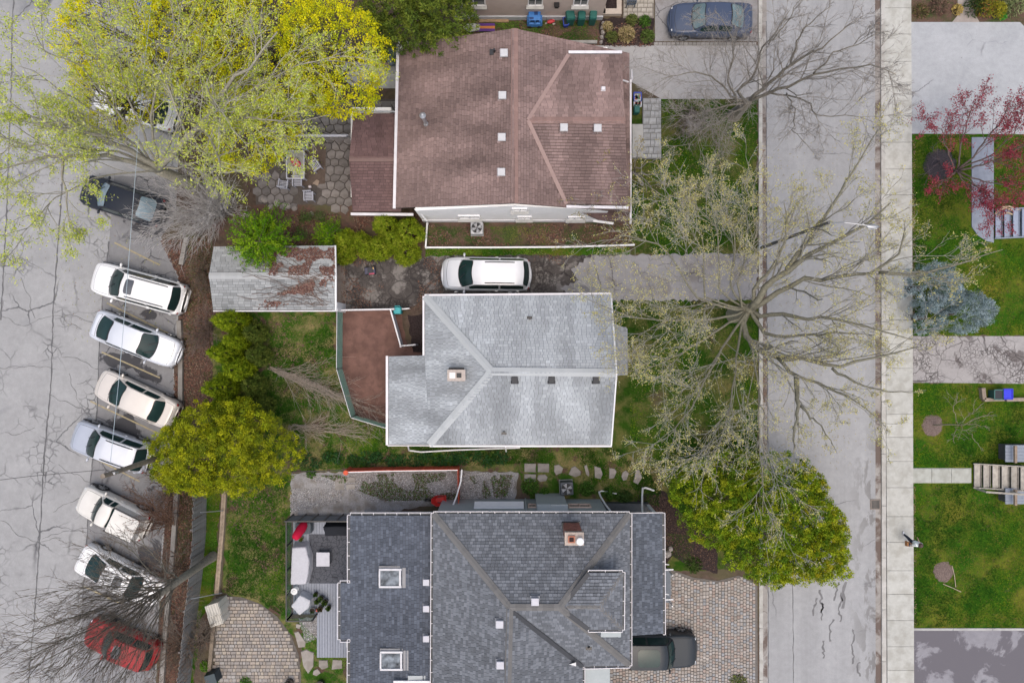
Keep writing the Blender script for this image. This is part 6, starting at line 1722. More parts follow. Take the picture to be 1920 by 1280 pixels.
# grey tarp by the brown house's corner
p = W(737, 112); m = MB(); m.ball((p.x, p.y, .35), (.30, .5, .4), tint=(.20, .24, .26), jit=.2, nu=12, nv=8); tag(m.build('tarp_bundle', M_soft), 'grey-green tarp bundle at the corner of the brown house', 'tarp')
for y_, lb in ((108, 'tan timber lying above the concrete pad'), (122, 'tan timber along the edge of the concrete pad')):
	m = MB(); a, c = W(696, y_), W(736, y_ + 1); m.bar(a + Vector((0, 0, .1)), c + Vector((0, 0, .1)), .14, .18, tint=(1.6, 1.3, 1.0)); tag(m.build('timber_beam', M_timber), lb, 'timber')
# stairs of the houses across the street
def stairs(name, label, x0, x1, y0, y1, n, rise, mt, tint, sidez=None, rail=None):
	t = thing(name, label, 'stairs', tuple(W(x0, (y0 + y1) / 2)))
	gx0, gx1 = W(x0, 0).x, W(x1, 0).x; ya, yb = W(0, y0).y, W(0, y1).y; st = (gx1 - gx0) / n
	for i in range(n):
		z = rise * (i + 1); k = random.uniform(.9, 1.08)
		m = MB(); m.box(gx0 + st * (i + .5) - .03, (ya + yb) / 2, z - .06, st * .80, ya - yb, .06, tint=tuple(q * k for q in tint)); m.build('tread', mt, t)
		m = MB(); m.box(gx0 + st * (i + 1) - .05, (ya + yb) / 2, 0, .03, ya - yb - .02, z + .06, tint=tuple(q * .85 for q in tint)); m.build('riser', mt, t)
	for yy in (ya + .05, yb - .05):
		m = MB(); m.bar((gx0, yy, rise * .5), (gx1, yy, rise * (n + .2)), .06, .22, tint=tint); m.build('stringer', mt, t)
	if rail:
		m = MB(); m.bar((gx0 + .1, yb - .12, 1.0), (gx1 + .3, yb - .12, rise * n + 1.0), .1, .06, tint=rail); m.build('handrail', mt, t)
		for f in (0, .5, 1):
			m = MB(); xx = gx0 + .15 + (gx1 - gx0) * f; m.box(xx, yb - .12, 0, .09, .09, 1.0 + rise * n * f, tint=rail); m.build('post', mt, t)
	return t
stairs('blue_stairs', 'blue-grey painted stairs at the end of the front walk', 1863, 1925, 396, 446, 5, .17, M_generic, (.25, .29, .38))
stairs('wooden_stairs', 'weathered pale wooden stairs leading off the lawn walk', 1823, 1916, 870, 911, 7, .17, M_timber, (1.75, 1.85, 1.85), rail=(1.7, 1.8, 1.8))
for y0, y1, lb in ((834, 866, 'blue-grey porch edge above the wooden stairs'), (915, 945, 'blue-grey porch edge below the wooden stairs')):
	t = thing('porch', lb, 'porch', tuple(W(1900, (y0 + y1) / 2)))
	a, c = W(1886, y0, .9), W(1960, y1, .9)
	for i in range(5):
		m = MB(); m.box((a.x + c.x) / 2, a.y - (a.y - c.y) * (i + .5) / 5, .82, c.x - a.x, (a.y - c.y) / 5 - .01, .05, tint=(.22, .25, .30)); m.build('plank', M_generic, t)
	m = MB(); m.box((a.x + c.x) / 2 + .1, (a.y + c.y) / 2, 0, c.x - a.x - .2, a.y - c.y - .1, .81, tint=(.1, .1, .11)); m.build('frame', M_generic, t)
	m = MB(); q = W(1905, 0, 1.2); m.bar((q.x, a.y, 1.15), (q.x, c.y, 1.15), .14, .12, tint=(1.2, 1.05, .9)); m.build('rail', M_timber, t)
for pts, lb in (([(1785, 1060), (1792, 1100)], 'thin fallen stick standing up the east side of the mulch ring'), ([(1768, 1094), (1802, 1109)], 'thin fallen stick lying below the mulch ring')):
	m = MB(); a, c = W(*pts[0], .06), W(*pts[1], .06); m.tube([a, (a + c) / 2 + Vector((.02, .01, .03)), c], .02, 5, tint=(1.9, 1.75, 1.5)); tag(m.build('stick', M_timber), lb, 'stick')
m = MB()
for q in ([(1868, 396), (1884, 390), (1900, 394)], [(1866, 401), (1880, 388), (1893, 387), (1915, 395)], [(1870, 403), (1890, 399), (1904, 404)]):
	m.tube([W(x, y, .35 + .05 * i) for i, (x, y) in enumerate(q)], .05, 6, tint=(2.2, 1.9, 1.5))
tag(m.build('driftwood', M_timber), 'twisted pale driftwood lying above the blue-grey stairs', 'driftwood')
# ------------------------------------------------------------------ the walker
random.seed(44)
def skin_obj(name, pts, edges, radii, m, parent, root=0, sub=2):
	me = bpy.data.meshes.new(name); me.from_pydata([tuple(p) for p in pts], edges, []); me.materials.append(m)
	o = link(name, me, parent)
	o.modifiers.new('skin', 'SKIN')
	if not me.skin_vertices: me.skin_vertices.new()
	for i, r in enumerate(radii):
		me.skin_vertices[0].data[i].radius = (r, r) if not isinstance(r, tuple) else r
		me.skin_vertices[0].data[i].use_root = (i == root)
	o.modifiers['skin'].use_smooth_shade = True
	s = o.modifiers.new('sub', 'SUBSURF'); s.levels = sub; s.render_levels = sub
	return o
p = W(1694, 1008)
PR = thing('person', 'person in a white top and dark trousers walking along the sidewalk with a brown bag', 'person', (p.x, p.y, .115), 0.0)
M_skin = mat('skin', (.48, .30, .22), (.44, .27, .20), 6, .55)
M_mint = mat('white_mint_cloth', (.80, .86, .84), (.74, .81, .79), 9, .9); M_navyc = mat('navy_cloth', (.02, .028, .05), (.03, .038, .06), 9, .9)
M_hair = mat('dark_brown_hair', (.06, .035, .03), (.09, .05, .045), 20, .6); M_shoe = mat('white_shoe', (.75, .75, .76), (.68, .68, .7), 9, .6); M_tan = mat('tan_leather', (.33, .15, .05), (.26, .11, .035), 9, .6)
# local axes: +y is the way the person walks, x to the right
J = {'pelvis': (0, 0, .92), 'waist': (0, .02, 1.08), 'chest': (0, .05, 1.28), 'neck': (0, .07, 1.44), 'head': (0, .10, 1.54), 'top': (0, .11, 1.64),
	 'hl': (-.09, .02, .88), 'kl': (-.10, .20, .50), 'al': (-.10, .27, .09), 'tl': (-.10, .42, .04),
	 'hr': (.09, -.02, .88), 'kr': (.10, -.08, .48), 'ar': (.10, -.40, .16), 'tr': (.10, -.30, .04),
	 'sl': (-.17, .05, 1.38), 'el': (-.22, -.08, 1.12), 'wl': (-.22, .02, .90), 'sr': (.17, .05, 1.38), 'er': (.23, .02, 1.12), 'wr': (.22, .20, .98)}
names = list(J); ix = {n_: i for i, n_ in enumerate(names)}
E = [('pelvis', 'waist'), ('waist', 'chest'), ('chest', 'neck'), ('neck', 'head'), ('head', 'top'), ('pelvis', 'hl'), ('hl', 'kl'), ('kl', 'al'), ('al', 'tl'), ('pelvis', 'hr'), ('hr', 'kr'), ('kr', 'ar'), ('ar', 'tr'), ('chest', 'sl'), ('sl', 'el'), ('el', 'wl'), ('chest', 'sr'), ('sr', 'er'), ('er', 'wr')]
rad = {'pelvis': .13, 'waist': .11, 'chest': .13, 'neck': .055, 'head': .095, 'top': .085, 'hl': .095, 'kl': .06, 'al': .04, 'tl': .035, 'hr': .095, 'kr': .06, 'ar': .04, 'tr': .035, 'sl': .06, 'el': .042, 'wl': .03, 'sr': .06, 'er': .042, 'wr': .03}
pts = [J[n_] for n_ in names]; ed = [(ix[a], ix[b_]) for a, b_ in E]; rd = [rad[n_] for n_ in names]
# five fingers on each hand
for w_, e_, sx in (('wl', 'el', -1), ('wr', 'er', 1)):
	wv_ = Vector(J[w_]); d = (wv_ - Vector(J[e_])).normalized(); s_ = Vector((0, 1, 0)) - d * d.y; s_.normalize()
	palm = wv_ + d * .06; ip = len(pts); pts.append(tuple(palm)); rd.append(.032); ed.append((ix[w_], ip))
	for k in range(4):
		b0 = palm + d * .035 + s_ * (.03 - .02 * k); tip = b0 + d * (.065 - .006 * abs(k - 1)) + Vector((-sx * .02, 0, 0));
		i0 = len(pts); pts += [tuple(b0), tuple((b0 + tip) / 2 + Vector((sx * .004, 0, 0))), tuple(tip)]; rd += [.010, .009, .007]; ed += [(ip, i0), (i0, i0 + 1), (i0 + 1, i0 + 2)]
	i0 = len(pts); pts += [tuple(wv_ + d * .03 + s_ * .04), tuple(wv_ + d * .075 + s_ * .05)]; rd += [.012, .009]; ed += [(ip, i0), (i0, i0 + 1)]
skin_obj('body', pts, ed, rd, M_skin, PR, 0, 1)
def sub_skin(name, keys, links, k, m, extra=None):
	kk = list(keys); i2 = {n_: i for i, n_ in enumerate(kk)}
	return skin_obj(name, [J[n_] for n_ in kk], [(i2[a], i2[b_]) for a, b_ in links], [rad[n_] * k + .012 for n_ in kk], m, PR, 0, 2)
sub_skin('shirt', ['chest', 'waist', 'pelvis', 'sl', 'el', 'sr', 'er'], [('chest', 'waist'), ('waist', 'pelvis'), ('chest', 'sl'), ('sl', 'el'), ('chest', 'sr'), ('sr', 'er')], 1.42, M_mint)
sub_skin('trousers', ['pelvis', 'hl', 'kl', 'al', 'hr', 'kr', 'ar'], [('pelvis', 'hl'), ('hl', 'kl'), ('kl', 'al'), ('pelvis', 'hr'), ('hr', 'kr'), ('kr', 'ar')], 1.14, M_navyc)
m = MB(); m.ball((0, .075, 1.60), (.115, .125, .125), nu=14, nv=10, jit=.03); m.ball((0, -.02, 1.52), (.085, .06, .12), nu=10, nv=8); m.build('hair', M_hair, PR, smooth=True, world=False)
m = MB(); m.ball((0, .215, 1.55), (.018, .028, .022), nu=8, nv=6); m.build('nose', M_skin, PR, smooth=True, world=False)
for s in (-1, 1):
	m = MB(); m.ball((s * .035, .19, 1.575), .012, nu=8, nv=6); m.build('eye', M_black, PR, smooth=True, world=False)
m = MB(); m.ball((0, .195, 1.505), (.026, .01, .007), nu=8, nv=6, tint=(.35, .12, .11)); m.build('mouth', M_generic, PR, world=False)
for a_, b_ in (('al', 'tl'), ('ar', 'tr')):
	a2, b2 = Vector(J[a_]), Vector(J[b_]); d = (b2 - a2); m = MB()
	m.tube([a2 - d * .35 + Vector((0, 0, -.01)), a2 + Vector((0, 0, -.005)), a2 + d * .6, b2 + d * .12], [.042, .05, .046, .03], 10); m.build('shoe', M_shoe, PR, smooth=True, world=False)
BG = thing('shoulder_bag', "brown shoulder bag hanging at the walker's side", 'bag', (p.x, p.y, .115))
m = MB(); m.box(-.30, -.08, .62, .12, .30, .26, top=.85); m.build('pouch', M_tan, BG, world=False, bevel=.03)
m = MB(); m.tube([(-.30, -.20, .86), (-.27, -.08, 1.2), (-.19, .04, 1.47), (-.24, .06, 1.2), (-.30, .05, .86)], .014, 6); m.build('strap', M_tan, BG, world=False)
# ------------------------------------------------------------------ vegetation
rng = np.random.default_rng(5)
def nrm(a): return a / np.maximum(np.linalg.norm(a, axis=-1, keepdims=True), 1e-9)
def rnd_unit(n): return nrm(rng.normal(size=(n, 3)))
def leaf_quads(c, l, w, up=0.6, d=None):
	"""one pointed leaf (a diamond) per centre; d gives the long axis if known"""
	n = len(c)
	nn = nrm(rnd_unit(n) + np.array([0, 0, up]))
	t = rnd_unit(n) if d is None else d
	t = nrm(t - nn * (t * nn).sum(1, keepdims=True)); b = np.cross(nn, t)
	l = np.broadcast_to(np.asarray(l, float), (n,))[:, None]; w = np.broadcast_to(np.asarray(w, float), (n,))[:, None]
	V = np.stack([c - t * l / 2, c + b * w / 2 + t * l * .06, c + t * l / 2, c - b * w / 2 + t * l * .06], 1)
	return V.reshape(-1, 3)
def pick_cols(n, cols, jit=.18, wts=None):
	cols = np.array(cols)
	k = rng.choice(len(cols), n, p=wts)
	return cols[k] * (1 + rng.uniform(-jit, jit, (n, 1)))
def tubes(name, segs, n, m, parent, col, jit=.12):
	p0 = np.concatenate([s[0] for s in segs]); p1 = np.concatenate([s[1] for s in segs])
	r0 = np.concatenate([s[2] for s in segs]); r1 = np.concatenate([s[3] for s in segs])
	cc = np.concatenate([np.broadcast_to(np.array(s[4] if len(s) > 4 else col), (len(s[0]), 3)) for s in segs])
	d = nrm(p1 - p0); a = np.cross(d, np.array([0.31, .17, 1.0])); a = nrm(a); b = np.cross(d, a)
	S = len(p0); V = np.zeros((S, 2 * n, 3))
	for k in range(n):
		t = 2 * math.pi * k / n
		o = a * math.cos(t) + b * math.sin(t)
		V[:, k] = p0 + o * r0[:, None]; V[:, n + k] = p1 + o * r1[:, None]
	base = (np.arange(S) * 2 * n)[:, None, None]
	F = np.array([[k, (k + 1) % n, n + (k + 1) % n, n + k] for k in range(n)])[None] + base
	c = np.repeat(cc * (1 + rng.uniform(-jit, jit, (S, 1))), n, 0)
	return np_obj(name, V.reshape(-1, 3), 4, m, c, parent, F=F.reshape(-1), smooth=n > 4)
def poly(st, d, L, r, K, jit, up=0.0, taper=.35):
	n = len(st); P = np.zeros((n, K + 1, 3)); R = np.zeros((n, K + 1)); P[:, 0] = st; R[:, 0] = r
	d = nrm(d)
	for k in range(K):
		d = nrm(d + rng.normal(size=(n, 3)) * jit + np.array([0, 0, up]))
		P[:, k + 1] = P[:, k] + d * (L / K)[:, None]
		R[:, k + 1] = r * (1 - (1 - taper) * (k + 1) / K)
	return P, R
def segs_of(P, R, col=None):
	s = [P[:, :-1].reshape(-1, 3), P[:, 1:].reshape(-1, 3), R[:, :-1].ravel(), R[:, 1:].ravel()]
	return tuple(s + ([col] if col is not None else []))
def kids(P, R, m, t0, t1, ang, lf, rf, L, flat=1.0):
	"""m side branches for each polyline"""
	n, K1, _ = P.shape; K = K1 - 1
	t = rng.uniform(t0, t1, (n, m)) * K; i = np.minimum(t.astype(int), K - 1); f = t - i
	ar = np.arange(n)[:, None]
	a, b = P[ar, i], P[ar, i + 1]
	st = a + (b - a) * f[..., None]; d = nrm(b - a)
	side = rng.normal(size=st.shape); side[..., 2] *= flat
	side = nrm(side - d * (side * d).sum(-1, keepdims=True))
	an = rng.uniform(ang[0], ang[1], (n, m))[..., None]
	dd = d * np.cos(an) + side * np.sin(an)
	ln = (L[:, None] * rng.uniform(lf[0], lf[1], (n, m)) * (1.15 - .6 * t / K))
	rr = (R[ar, i] + (R[ar, i + 1] - R[ar, i]) * f) * rf
	return st.reshape(-1, 3), dd.reshape(-1, 3), ln.ravel(), rr.ravel()
def resample(pts, K):
	pts = np.array([tuple(p) for p in pts], float)
	s = np.r_[0, np.cumsum(np.linalg.norm(np.diff(pts, axis=0), axis=1))]
	t = np.linspace(0, s[-1], K + 1)
	return np.stack([np.interp(t, s, pts[:, k]) for k in range(3)], 1), s[-1]
def limb_tree(name, label, cat, base, fork, limbs, r0, levels, bark, twig, leaf=None, group=None, trunk_pts=None, limb_r=.6, twig_n=4, extra_limbs=0, limb_len=5.0, seed=1, crown_name='crown'):
	"""a tree with main limbs laid out one by one and side branches grown from them"""
	global rng
	rng = np.random.default_rng(seed)
	t = thing(name, label, cat, tuple(base), 0, group)
	b = MB(); tp = trunk_pts or [base, base + (fork - base) * .5 + Vector((.04, .03, 0)), fork]
	rr = [r0 * (1.25 - .45 * i / (len(tp) - 1)) for i in range(len(tp))]; rr[0] = r0 * 1.5
	b.tube([base - Vector((0, 0, .05))] + [Vector(p) for p in tp], [r0 * 1.6] + rr, 12, tint=bark)
	b.build('trunk', M_bark, t, smooth=True)
	Ps, Rs, Ls = [], [], []
	for pts, rs in limbs:
		if len(limbs) > 8 and .15 < (Vector(pts[0]) - fork).length < 1.6: pts = [fork - Vector((0, 0, .3))] + list(pts)
		P, L = resample(pts, 12)
		P[1:-1] += rng.normal(size=(11, 3)) * .04
		Ps.append(P); Rs.append(np.linspace(rs, max(.012, rs * .16), 13)); Ls.append(L)
	if extra_limbs:
		st = np.repeat(np.array([tuple(fork)]), extra_limbs, 0)
		d = rng.normal(size=(extra_limbs, 3)); d[:, 2] = np.abs(d[:, 2]) * .6 + .35
		L = limb_len * rng.uniform(.6, 1.1, extra_limbs); P, R = poly(st, d, L, np.full(extra_limbs, r0 * limb_r * .6), 12, .10, .03, .15)
		for i in range(extra_limbs): Ps.append(P[i]); Rs.append(R[i]); Ls.append(L[i])
	P, R, L = np.array(Ps), np.array(Rs), np.array(Ls)
	lm = MB()
	for i in range(len(P)): lm.tube([Vector(q) for q in P[i]], [float(q) for q in R[i]], 7, tint=bark)
	lm.build('limbs', M_bark, t, smooth=True)
	small = []
	for li, (m, t0, t1, ang, lf, rf, K, jit, up, rmin) in enumerate(levels):
		st, d, ln, rr = kids(P, R, m, t0, t1, ang, lf, rf, L, .8)
		if len(limbs) > 8 and li < 2:
			kp = rng.random(len(st)) < np.clip(np.repeat(L, m) / (L.max() * (.6 if li == 0 else .45)), .2, 1); st, d, ln, rr = st[kp], d[kp], ln[kp], rr[kp]
		rr = np.maximum(rr, rmin)
		P, R = poly(st, d, ln, rr, K, jit, up, .4); L = ln
		mixf = min(1.0, (li + 1) / len(levels)); col = tuple(bark[k] * (1 - mixf) + twig[k] * mixf for k in range(3))
		small.append(segs_of(P, R, col))
	if small: tubes('twigs', small, twig_n, M_bark, t, twig)  # larger side boughs are joined into this mesh too
	if leaf:
		per, l, w, cols, spread, tt = leaf[:6]
		n = len(P); K = P.shape[1] - 1
		keep = rng.random(n) < (leaf[6] if len(leaf) > 6 else 1.0)
		Pk = P[keep]
		tv = rng.uniform(tt[0], 1, (len(Pk), per)) * K; i = np.minimum(tv.astype(int), K - 1); f = (tv - i)[..., None]
		ar = np.arange(len(Pk))[:, None]
		c = (Pk[ar, i] * (1 - f) + Pk[ar, i + 1] * f).reshape(-1, 3) + rng.normal(size=(len(Pk) * per, 3)) * spread
		nn = len(c); V = leaf_quads(c, l * rng.uniform(.6, 1.3, nn), w * rng.uniform(.7, 1.2, nn), .7)
		np_obj(crown_name, V, 4, M_leaf, pick_cols(nn, cols), t)
	return t
def px(*a): return [W(*p) for p in a]
# --- big street maple in bud
mb_ = W(1376, 590); mf = W(1408, 577, 3.3)
bk = (.25, .24, .18);
limbs = [
 (px((1408, 577, 3.3), (1428, 544, 4), (1475, 507, 5.2), (1529, 470, 6.4), (1576, 447, 7.4), (1630, 418, 8.4), (1670, 380, 9.2)), .20),
 (px((1410, 572, 3.3), (1421, 534, 4), (1455, 494, 5.4), (1472, 454, 6.6), (1480, 425, 7.4), (1470, 380, 8.3)), .12),
 (px((1475, 505, 5.2), (1509, 460, 6.2), (1532, 423, 7.2), (1560, 385, 8), (1593, 336, 9), (1620, 285, 9.8), (1650, 240, 10.4)), .12),
 (px((1412, 578, 3.3), (1460, 548, 4.2), (1505, 525, 5.2), (1580, 519, 6.4), (1640, 510, 7.2), (1660, 498, 7.6), (1690, 470, 8.4), (1697, 425, 9.2)), .16),
 (px((1648, 510, 7.2), (1710, 515, 8), (1770, 503, 8.8), (1830, 485, 9.4), (1880, 468, 10)), .09),
 (px((1420, 590, 3.3), (1470, 590, 4.6), (1510, 598, 5.6), (1560, 597, 6.6), (1640, 615, 8), (1710, 637, 9)), .13),
 (px((1415, 600, 3.2), (1440, 630, 4), (1480, 630, 4.8), (1560, 623, 6.2), (1640, 628, 7.4)), .12),
 (px((1395, 600, 3.0), (1400, 637, 3.8), (1430, 658, 4.4), (1460, 672, 5.0), (1510, 675, 6), (1565, 688, 7), (1610, 677, 7.6), (1660, 665, 8.4), (1720, 650, 9.2)), .18),
 (px((1458, 670, 5.0), (1475, 695, 5.6), (1510, 712, 6.4), (1560, 730, 7.2), (1610, 755, 8.2), (1660, 800, 9)), .10),
 (px((1493, 703, 6.0), (1495, 735, 6.6), (1496, 770, 7.2), (1490, 810, 7.8), (1487, 850, 8.4)), .14),
 (px((1500, 760, 7.0), (1540, 800, 8), (1570, 850, 8.8)), .06),
 (px((1560, 690, 6.9), (1610, 720, 7.8), (1660, 735, 8.6), (1720, 735, 9.2)), .07),
 # westward limbs
 (px((1395, 575, 3.2), (1365, 530, 4.6), (1375, 490, 5.6), (1378, 440, 6.8), (1350, 380, 8), (1310, 330, 9)), .068),
 (px((1390, 575, 3.2), (1350, 545, 4.6), (1348, 490, 5.8), (1346, 430, 7), (1300, 380, 8.2)), .062),
 (px((1388, 580, 3.2), (1325, 560, 5), (1320, 500, 6.2), (1318, 440, 7.4), (1270, 390, 8.6), (1230, 360, 9.2)), .062),
 (px((1386, 585, 3.2), (1305, 560, 5.4), (1270, 500, 6.8), (1240, 460, 7.8), (1170, 440, 9), (1100, 470, 9.8)), .080),
 (px((1386, 590, 3.2), (1310, 600, 5.2), (1240, 600, 6.8), (1170, 590, 8.2), (1100, 560, 9.4)), .074),
 (px((1386, 595, 3.2), (1330, 630, 5), (1280, 660, 6.4), (1220, 690, 7.8), (1160, 700, 9)), .074),
 (px((1388, 600, 3.2), (1350, 660, 5), (1320, 720, 6.4), (1285, 780, 7.8), (1240, 830, 9)), .080),
 (px((1392, 602, 3.2), (1380, 680, 5.2), (1370, 760, 6.8), (1350, 830, 8.2), (1310, 900, 9.2)), .074),
 (px((1395, 602, 3.2), (1420, 700, 5.4), (1420, 800, 7.2), (1430, 880, 8.6), (1430, 960, 9.6)), .074),
 (px((1390, 580, 3.2), (1385, 520, 4.8), (1420, 440, 6.4), (1410, 360, 8), (1430, 290, 9.2)), .062),
]
limb_tree('maple_tree', 'large maple breaking into yellowish bud, its limbs spreading over road, sidewalk and front lawns', 'tree', mb_, mf, limbs, .33,
		  [(13, .18, .98, (.35, .9), (.22, .5), .42, 5, .13, .03, .016), (8, .2, 1, (.35, .9), (.3, .6), .55, 4, .16, .03, .010), (4, .2, 1, (.3, .9), (.4, .7), .6, 3, .18, .02, .0075)],
		  bk, (.46, .445, .41), (6, .068, .05, [(.54, .49, .17), (.46, .45, .15), (.60, .55, .22), (.40, .33, .12), (.50, .50, .24)], .06, (.4, 1), .9), seed=3, crown_name='buds')
# --- bare street tree
limbs = [
 (px((1405, 188, 3.0), (1430, 165, 4), (1458, 144, 5), (1482, 118, 6), (1520, 100, 7), (1560, 75, 8), (1600, 40, 8.6)), .112),
 (px((1410, 188, 3.0), (1441, 173, 4), (1480, 162, 5), (1525, 138, 6.2), (1586, 128, 7.4), (1640, 122, 8.4), (1680, 140, 9)), .099),
 (px((1395, 186, 2.8), (1384, 175, 3.4), (1418, 134, 5), (1431, 84, 6.4), (1455, 64, 7.4), (1480, 20, 8.4)), .085),
 (px((1482, 118, 5.8), (1495, 80, 6.8), (1510, 50, 7.8), (1560, 10, 8.8)), .052),
 (px((1385, 190, 2.6), (1357, 165, 4), (1337, 144, 5), (1300, 134, 6), (1240, 148, 7.2)), .059),
 (px((1385, 192, 2.6), (1360, 150, 4.4), (1375, 110, 5.6), (1370, 60, 7), (1340, 20, 8)), .059),
 (px((1440, 174, 4), (1475, 175, 5), (1519, 195, 6), (1525, 220, 6.8), (1600, 215, 8), (1640, 230, 8.6)), .059),
 (px((1475, 175, 5), (1490, 205, 6), (1485, 245, 7), (1510, 270, 7.6)), .039),
 (px((1390, 195, 2.6), (1350, 200, 4), (1300, 215, 5.4), (1250, 240, 6.6)), .059),
 (px((1395, 198, 2.6), (1360, 220, 4), (1310, 245, 5.4), (1290, 280, 6.6)), .052),
 (px((1441, 84, 6.4), (1470, 50, 7.4), (1500, 0, 8.4)), .039),
 (px((1525, 138, 6.2), (1560, 100, 7.4), (1610, 80, 8.2), (1650, 60, 9)), .046),
]
limb_tree('bare_tree', 'leafless grey-brown street tree fanning over the upper end of the road', 'tree', W(1376, 217), W(1404, 189, 3.0), limbs, .27,
		  [(12, .12, .98, (.4, 1.0), (.28, .55), .45, 5, .16, .03, .014), (10, .12, 1, (.4, 1.0), (.3, .6), .5, 5, .2, .02, .009), (6, .2, 1, (.4, 1.0), (.35, .65), .6, 3, .22, .02, .0065)],
		  (.24, .22, .18), (.34, .315, .29), None, seed=4)
# --- pale green willow-like tree over the lot
limbs = [
 (px((297, 318, 6), (245, 285, 7.5), (185, 257, 9), (114, 240, 10.2), (57, 220, 11.2), (28, 201, 11.8)), .16),
 (px((57, 220, 11.2), (34, 224, 11.4), (12, 225, 11.6)), .05),
 (px((297, 318, 6), (320, 295, 7), (332, 279, 8), (353, 252, 9), (390, 232, 10), (406, 195, 10.8), (430, 148, 11.6), (472, 122, 12.4), (520, 60, 13)), .19),
 (px((390, 232, 10), (416, 225, 10.6), (477, 222, 11.4), (560, 230, 12), (620, 215, 12.4)), .061),
 (px((295, 318, 6), (220, 285, 7.4), (141, 275, 9), (34, 269, 10.6), (-40, 240, 11.6)), .072),
 (px((295, 320, 6), (200, 292, 8), (117, 294, 9.2), (60, 302, 10.2), (-20, 322, 11.2)), .14),
 (px((117, 296, 9.2), (116, 329, 9.3), (127, 380, 9.3), (130, 427, 9.2), (150, 460, 9)), .056),
 (px((292, 316, 6), (220, 240, 8), (150, 190, 9.6), (111, 168, 10.6), (77, 141, 11.4), (34, 124, 12.2)), .067),
 (px((292, 315, 6), (230, 220, 8.4), (170, 150, 10), (140, 110, 11), (77, 97, 12), (60, 40, 13)), .061),
 (px((297, 314, 6), (280, 230, 8.4), (300, 140, 10.4), (330, 60, 12), (350, -20, 13)), .072),
 (px((302, 318, 6), (390, 300, 8.6), (460, 275, 10), (520, 245, 11)), .056),
 (px((300, 316, 6), (340, 220, 8.6), (420, 110, 11), (480, 20, 12.6)), .061),
 (px((300, 316, 6), (360, 260, 8.4), (470, 170, 10.6), (580, 110, 12.4)), .061),
 (px((290, 320, 6), (180, 330, 8), (90, 380, 9.6), (30, 450, 10.6)), .050),
 (px((294, 312, 6), (240, 180, 9), (220, 90, 11), (200, 10, 12.6)), .061),
]
limb_tree('willow_tree', 'tall pale green tree with grey limbs arching over the upper left of the car park', 'tree', W(395, 366), W(298, 318, 6), limbs, .36,
		  [(9, .2, .98, (.35, .9), (.25, .5), .5, 5, .14, .0, .02), (9, .15, 1, (.35, 1.0), (.3, .6), .5, 4, .18, -.02, .010), (5, .2, 1, (.3, .9), (.35, .65), .6, 3, .2, -.04, .0065)],
		  (.34, .32, .255), (.54, .52, .44), (9, .12, .045, [(.55, .60, .08), (.46, .56, .05), (.60, .63, .12), (.38, .50, .04), (.57, .60, .18)], .09, (.2, 1), .78), seed=6)
# --- yellow flowering maples
def puff_tree(label, c, z, r, h, n, cols, seed, leafs=16, psize=.15, ls=.085, group='yellow flowering maples'):
	global rng
	rng = np.random.default_rng(seed)
	top = W(c[0], c[1], z); base = Vector((top.x, top.y, 0))
	t = thing('flowering_maple', label, 'tree', tuple(base), 0, group)
	b = MB(); b.tube([base, base + Vector((.1, .05, z * .35)), base + Vector((.05, 0, z * .7))], [.26, .2, .14], 10, tint=(.13, .115, .10)); b.build('trunk', M_bark, t, smooth=True)
	# clusters over the crown: denser outside, in lobes
	d = rnd_unit(n); d[:, 2] = np.abs(d[:, 2]) * 1.0 - .12; d = nrm(d)
	lob = rnd_unit(16); lob[:, 2] = np.abs(lob[:, 2])
	rad = .72 + .28 * np.max(np.clip(d @ lob.T, 0, 1) ** 6, 1)
	rad = rad * rng.uniform(.62, 1.0, n) ** .5
	P = np.array([base.x, base.y, z - h * .35]) + d * rad[:, None] * np.array([r, r, h * .62])
	st = np.repeat(np.array([[base.x + .05, base.y, z * .6]]), n // 3, 0); e = P[:n // 3]
	mid = (st + e) / 2 + rng.normal(size=st.shape) * .25 + np.array([0, 0, .2])
	sg = [(st[:40], mid[:40], np.full(40, .07), np.full(40, .035)), (mid[:40], e[:40], np.full(40, .035), np.full(40, .012))]
	q = mid[rng.integers(0, 40, n // 3)] * .35 + e * .65 + rng.normal(size=e.shape) * .15
	sg.append((q, e, np.full(len(e), .015), np.full(len(e), .008)))
	tubes('limbs', sg, 4, M_bark, t, (.16, .14, .115))
	cc = np.repeat(P, leafs, 0) + rng.normal(size=(n * leafs, 3)) * psize * .55
	V = leaf_quads(cc, ls * rng.uniform(.7, 1.2, n * leafs), ls * .75, .9)
	cl = np.repeat(pick_cols(n, cols, .15), leafs, 0) * (1 + rng.uniform(-.15, .15, (n * leafs, 1)))
	np_obj('blossom', V, 4, M_leaf, cl, t)
YC = [(.74, .69, .008), (.66, .64, .01), (.54, .57, .012), (.76, .69, .015), (.42, .48, .015)]
for c, z, r, h, n, sd, lb in (((215, 40), 7, 4.1, 6, 1250, 11, 'yellow flowering maple at the top left beside the car park'), ((345, 30), 7.5, 3.6, 6, 1000, 12, 'yellow flowering maple along the top edge left of the pale tree'),
							  ((470, 60), 8, 4.0, 6.4, 1250, 13, 'yellow flowering maple along the top edge behind the pale tree'), ((600, 92), 9, 3.1, 6.4, 1200, 14, 'yellow flowering maple nearest the dark conifer and the brown roof'),
							  ((452, 222), 6.5, 2.7, 5, 850, 15, 'yellow flowering maple overhanging the crazy-paved patio'), ((190, 170), 6, 2.3, 4, 420, 16, 'smaller yellow flowering maple low under the pale tree by the lot')):
	puff_tree(lb, c, z, r, h, n, YC, sd)
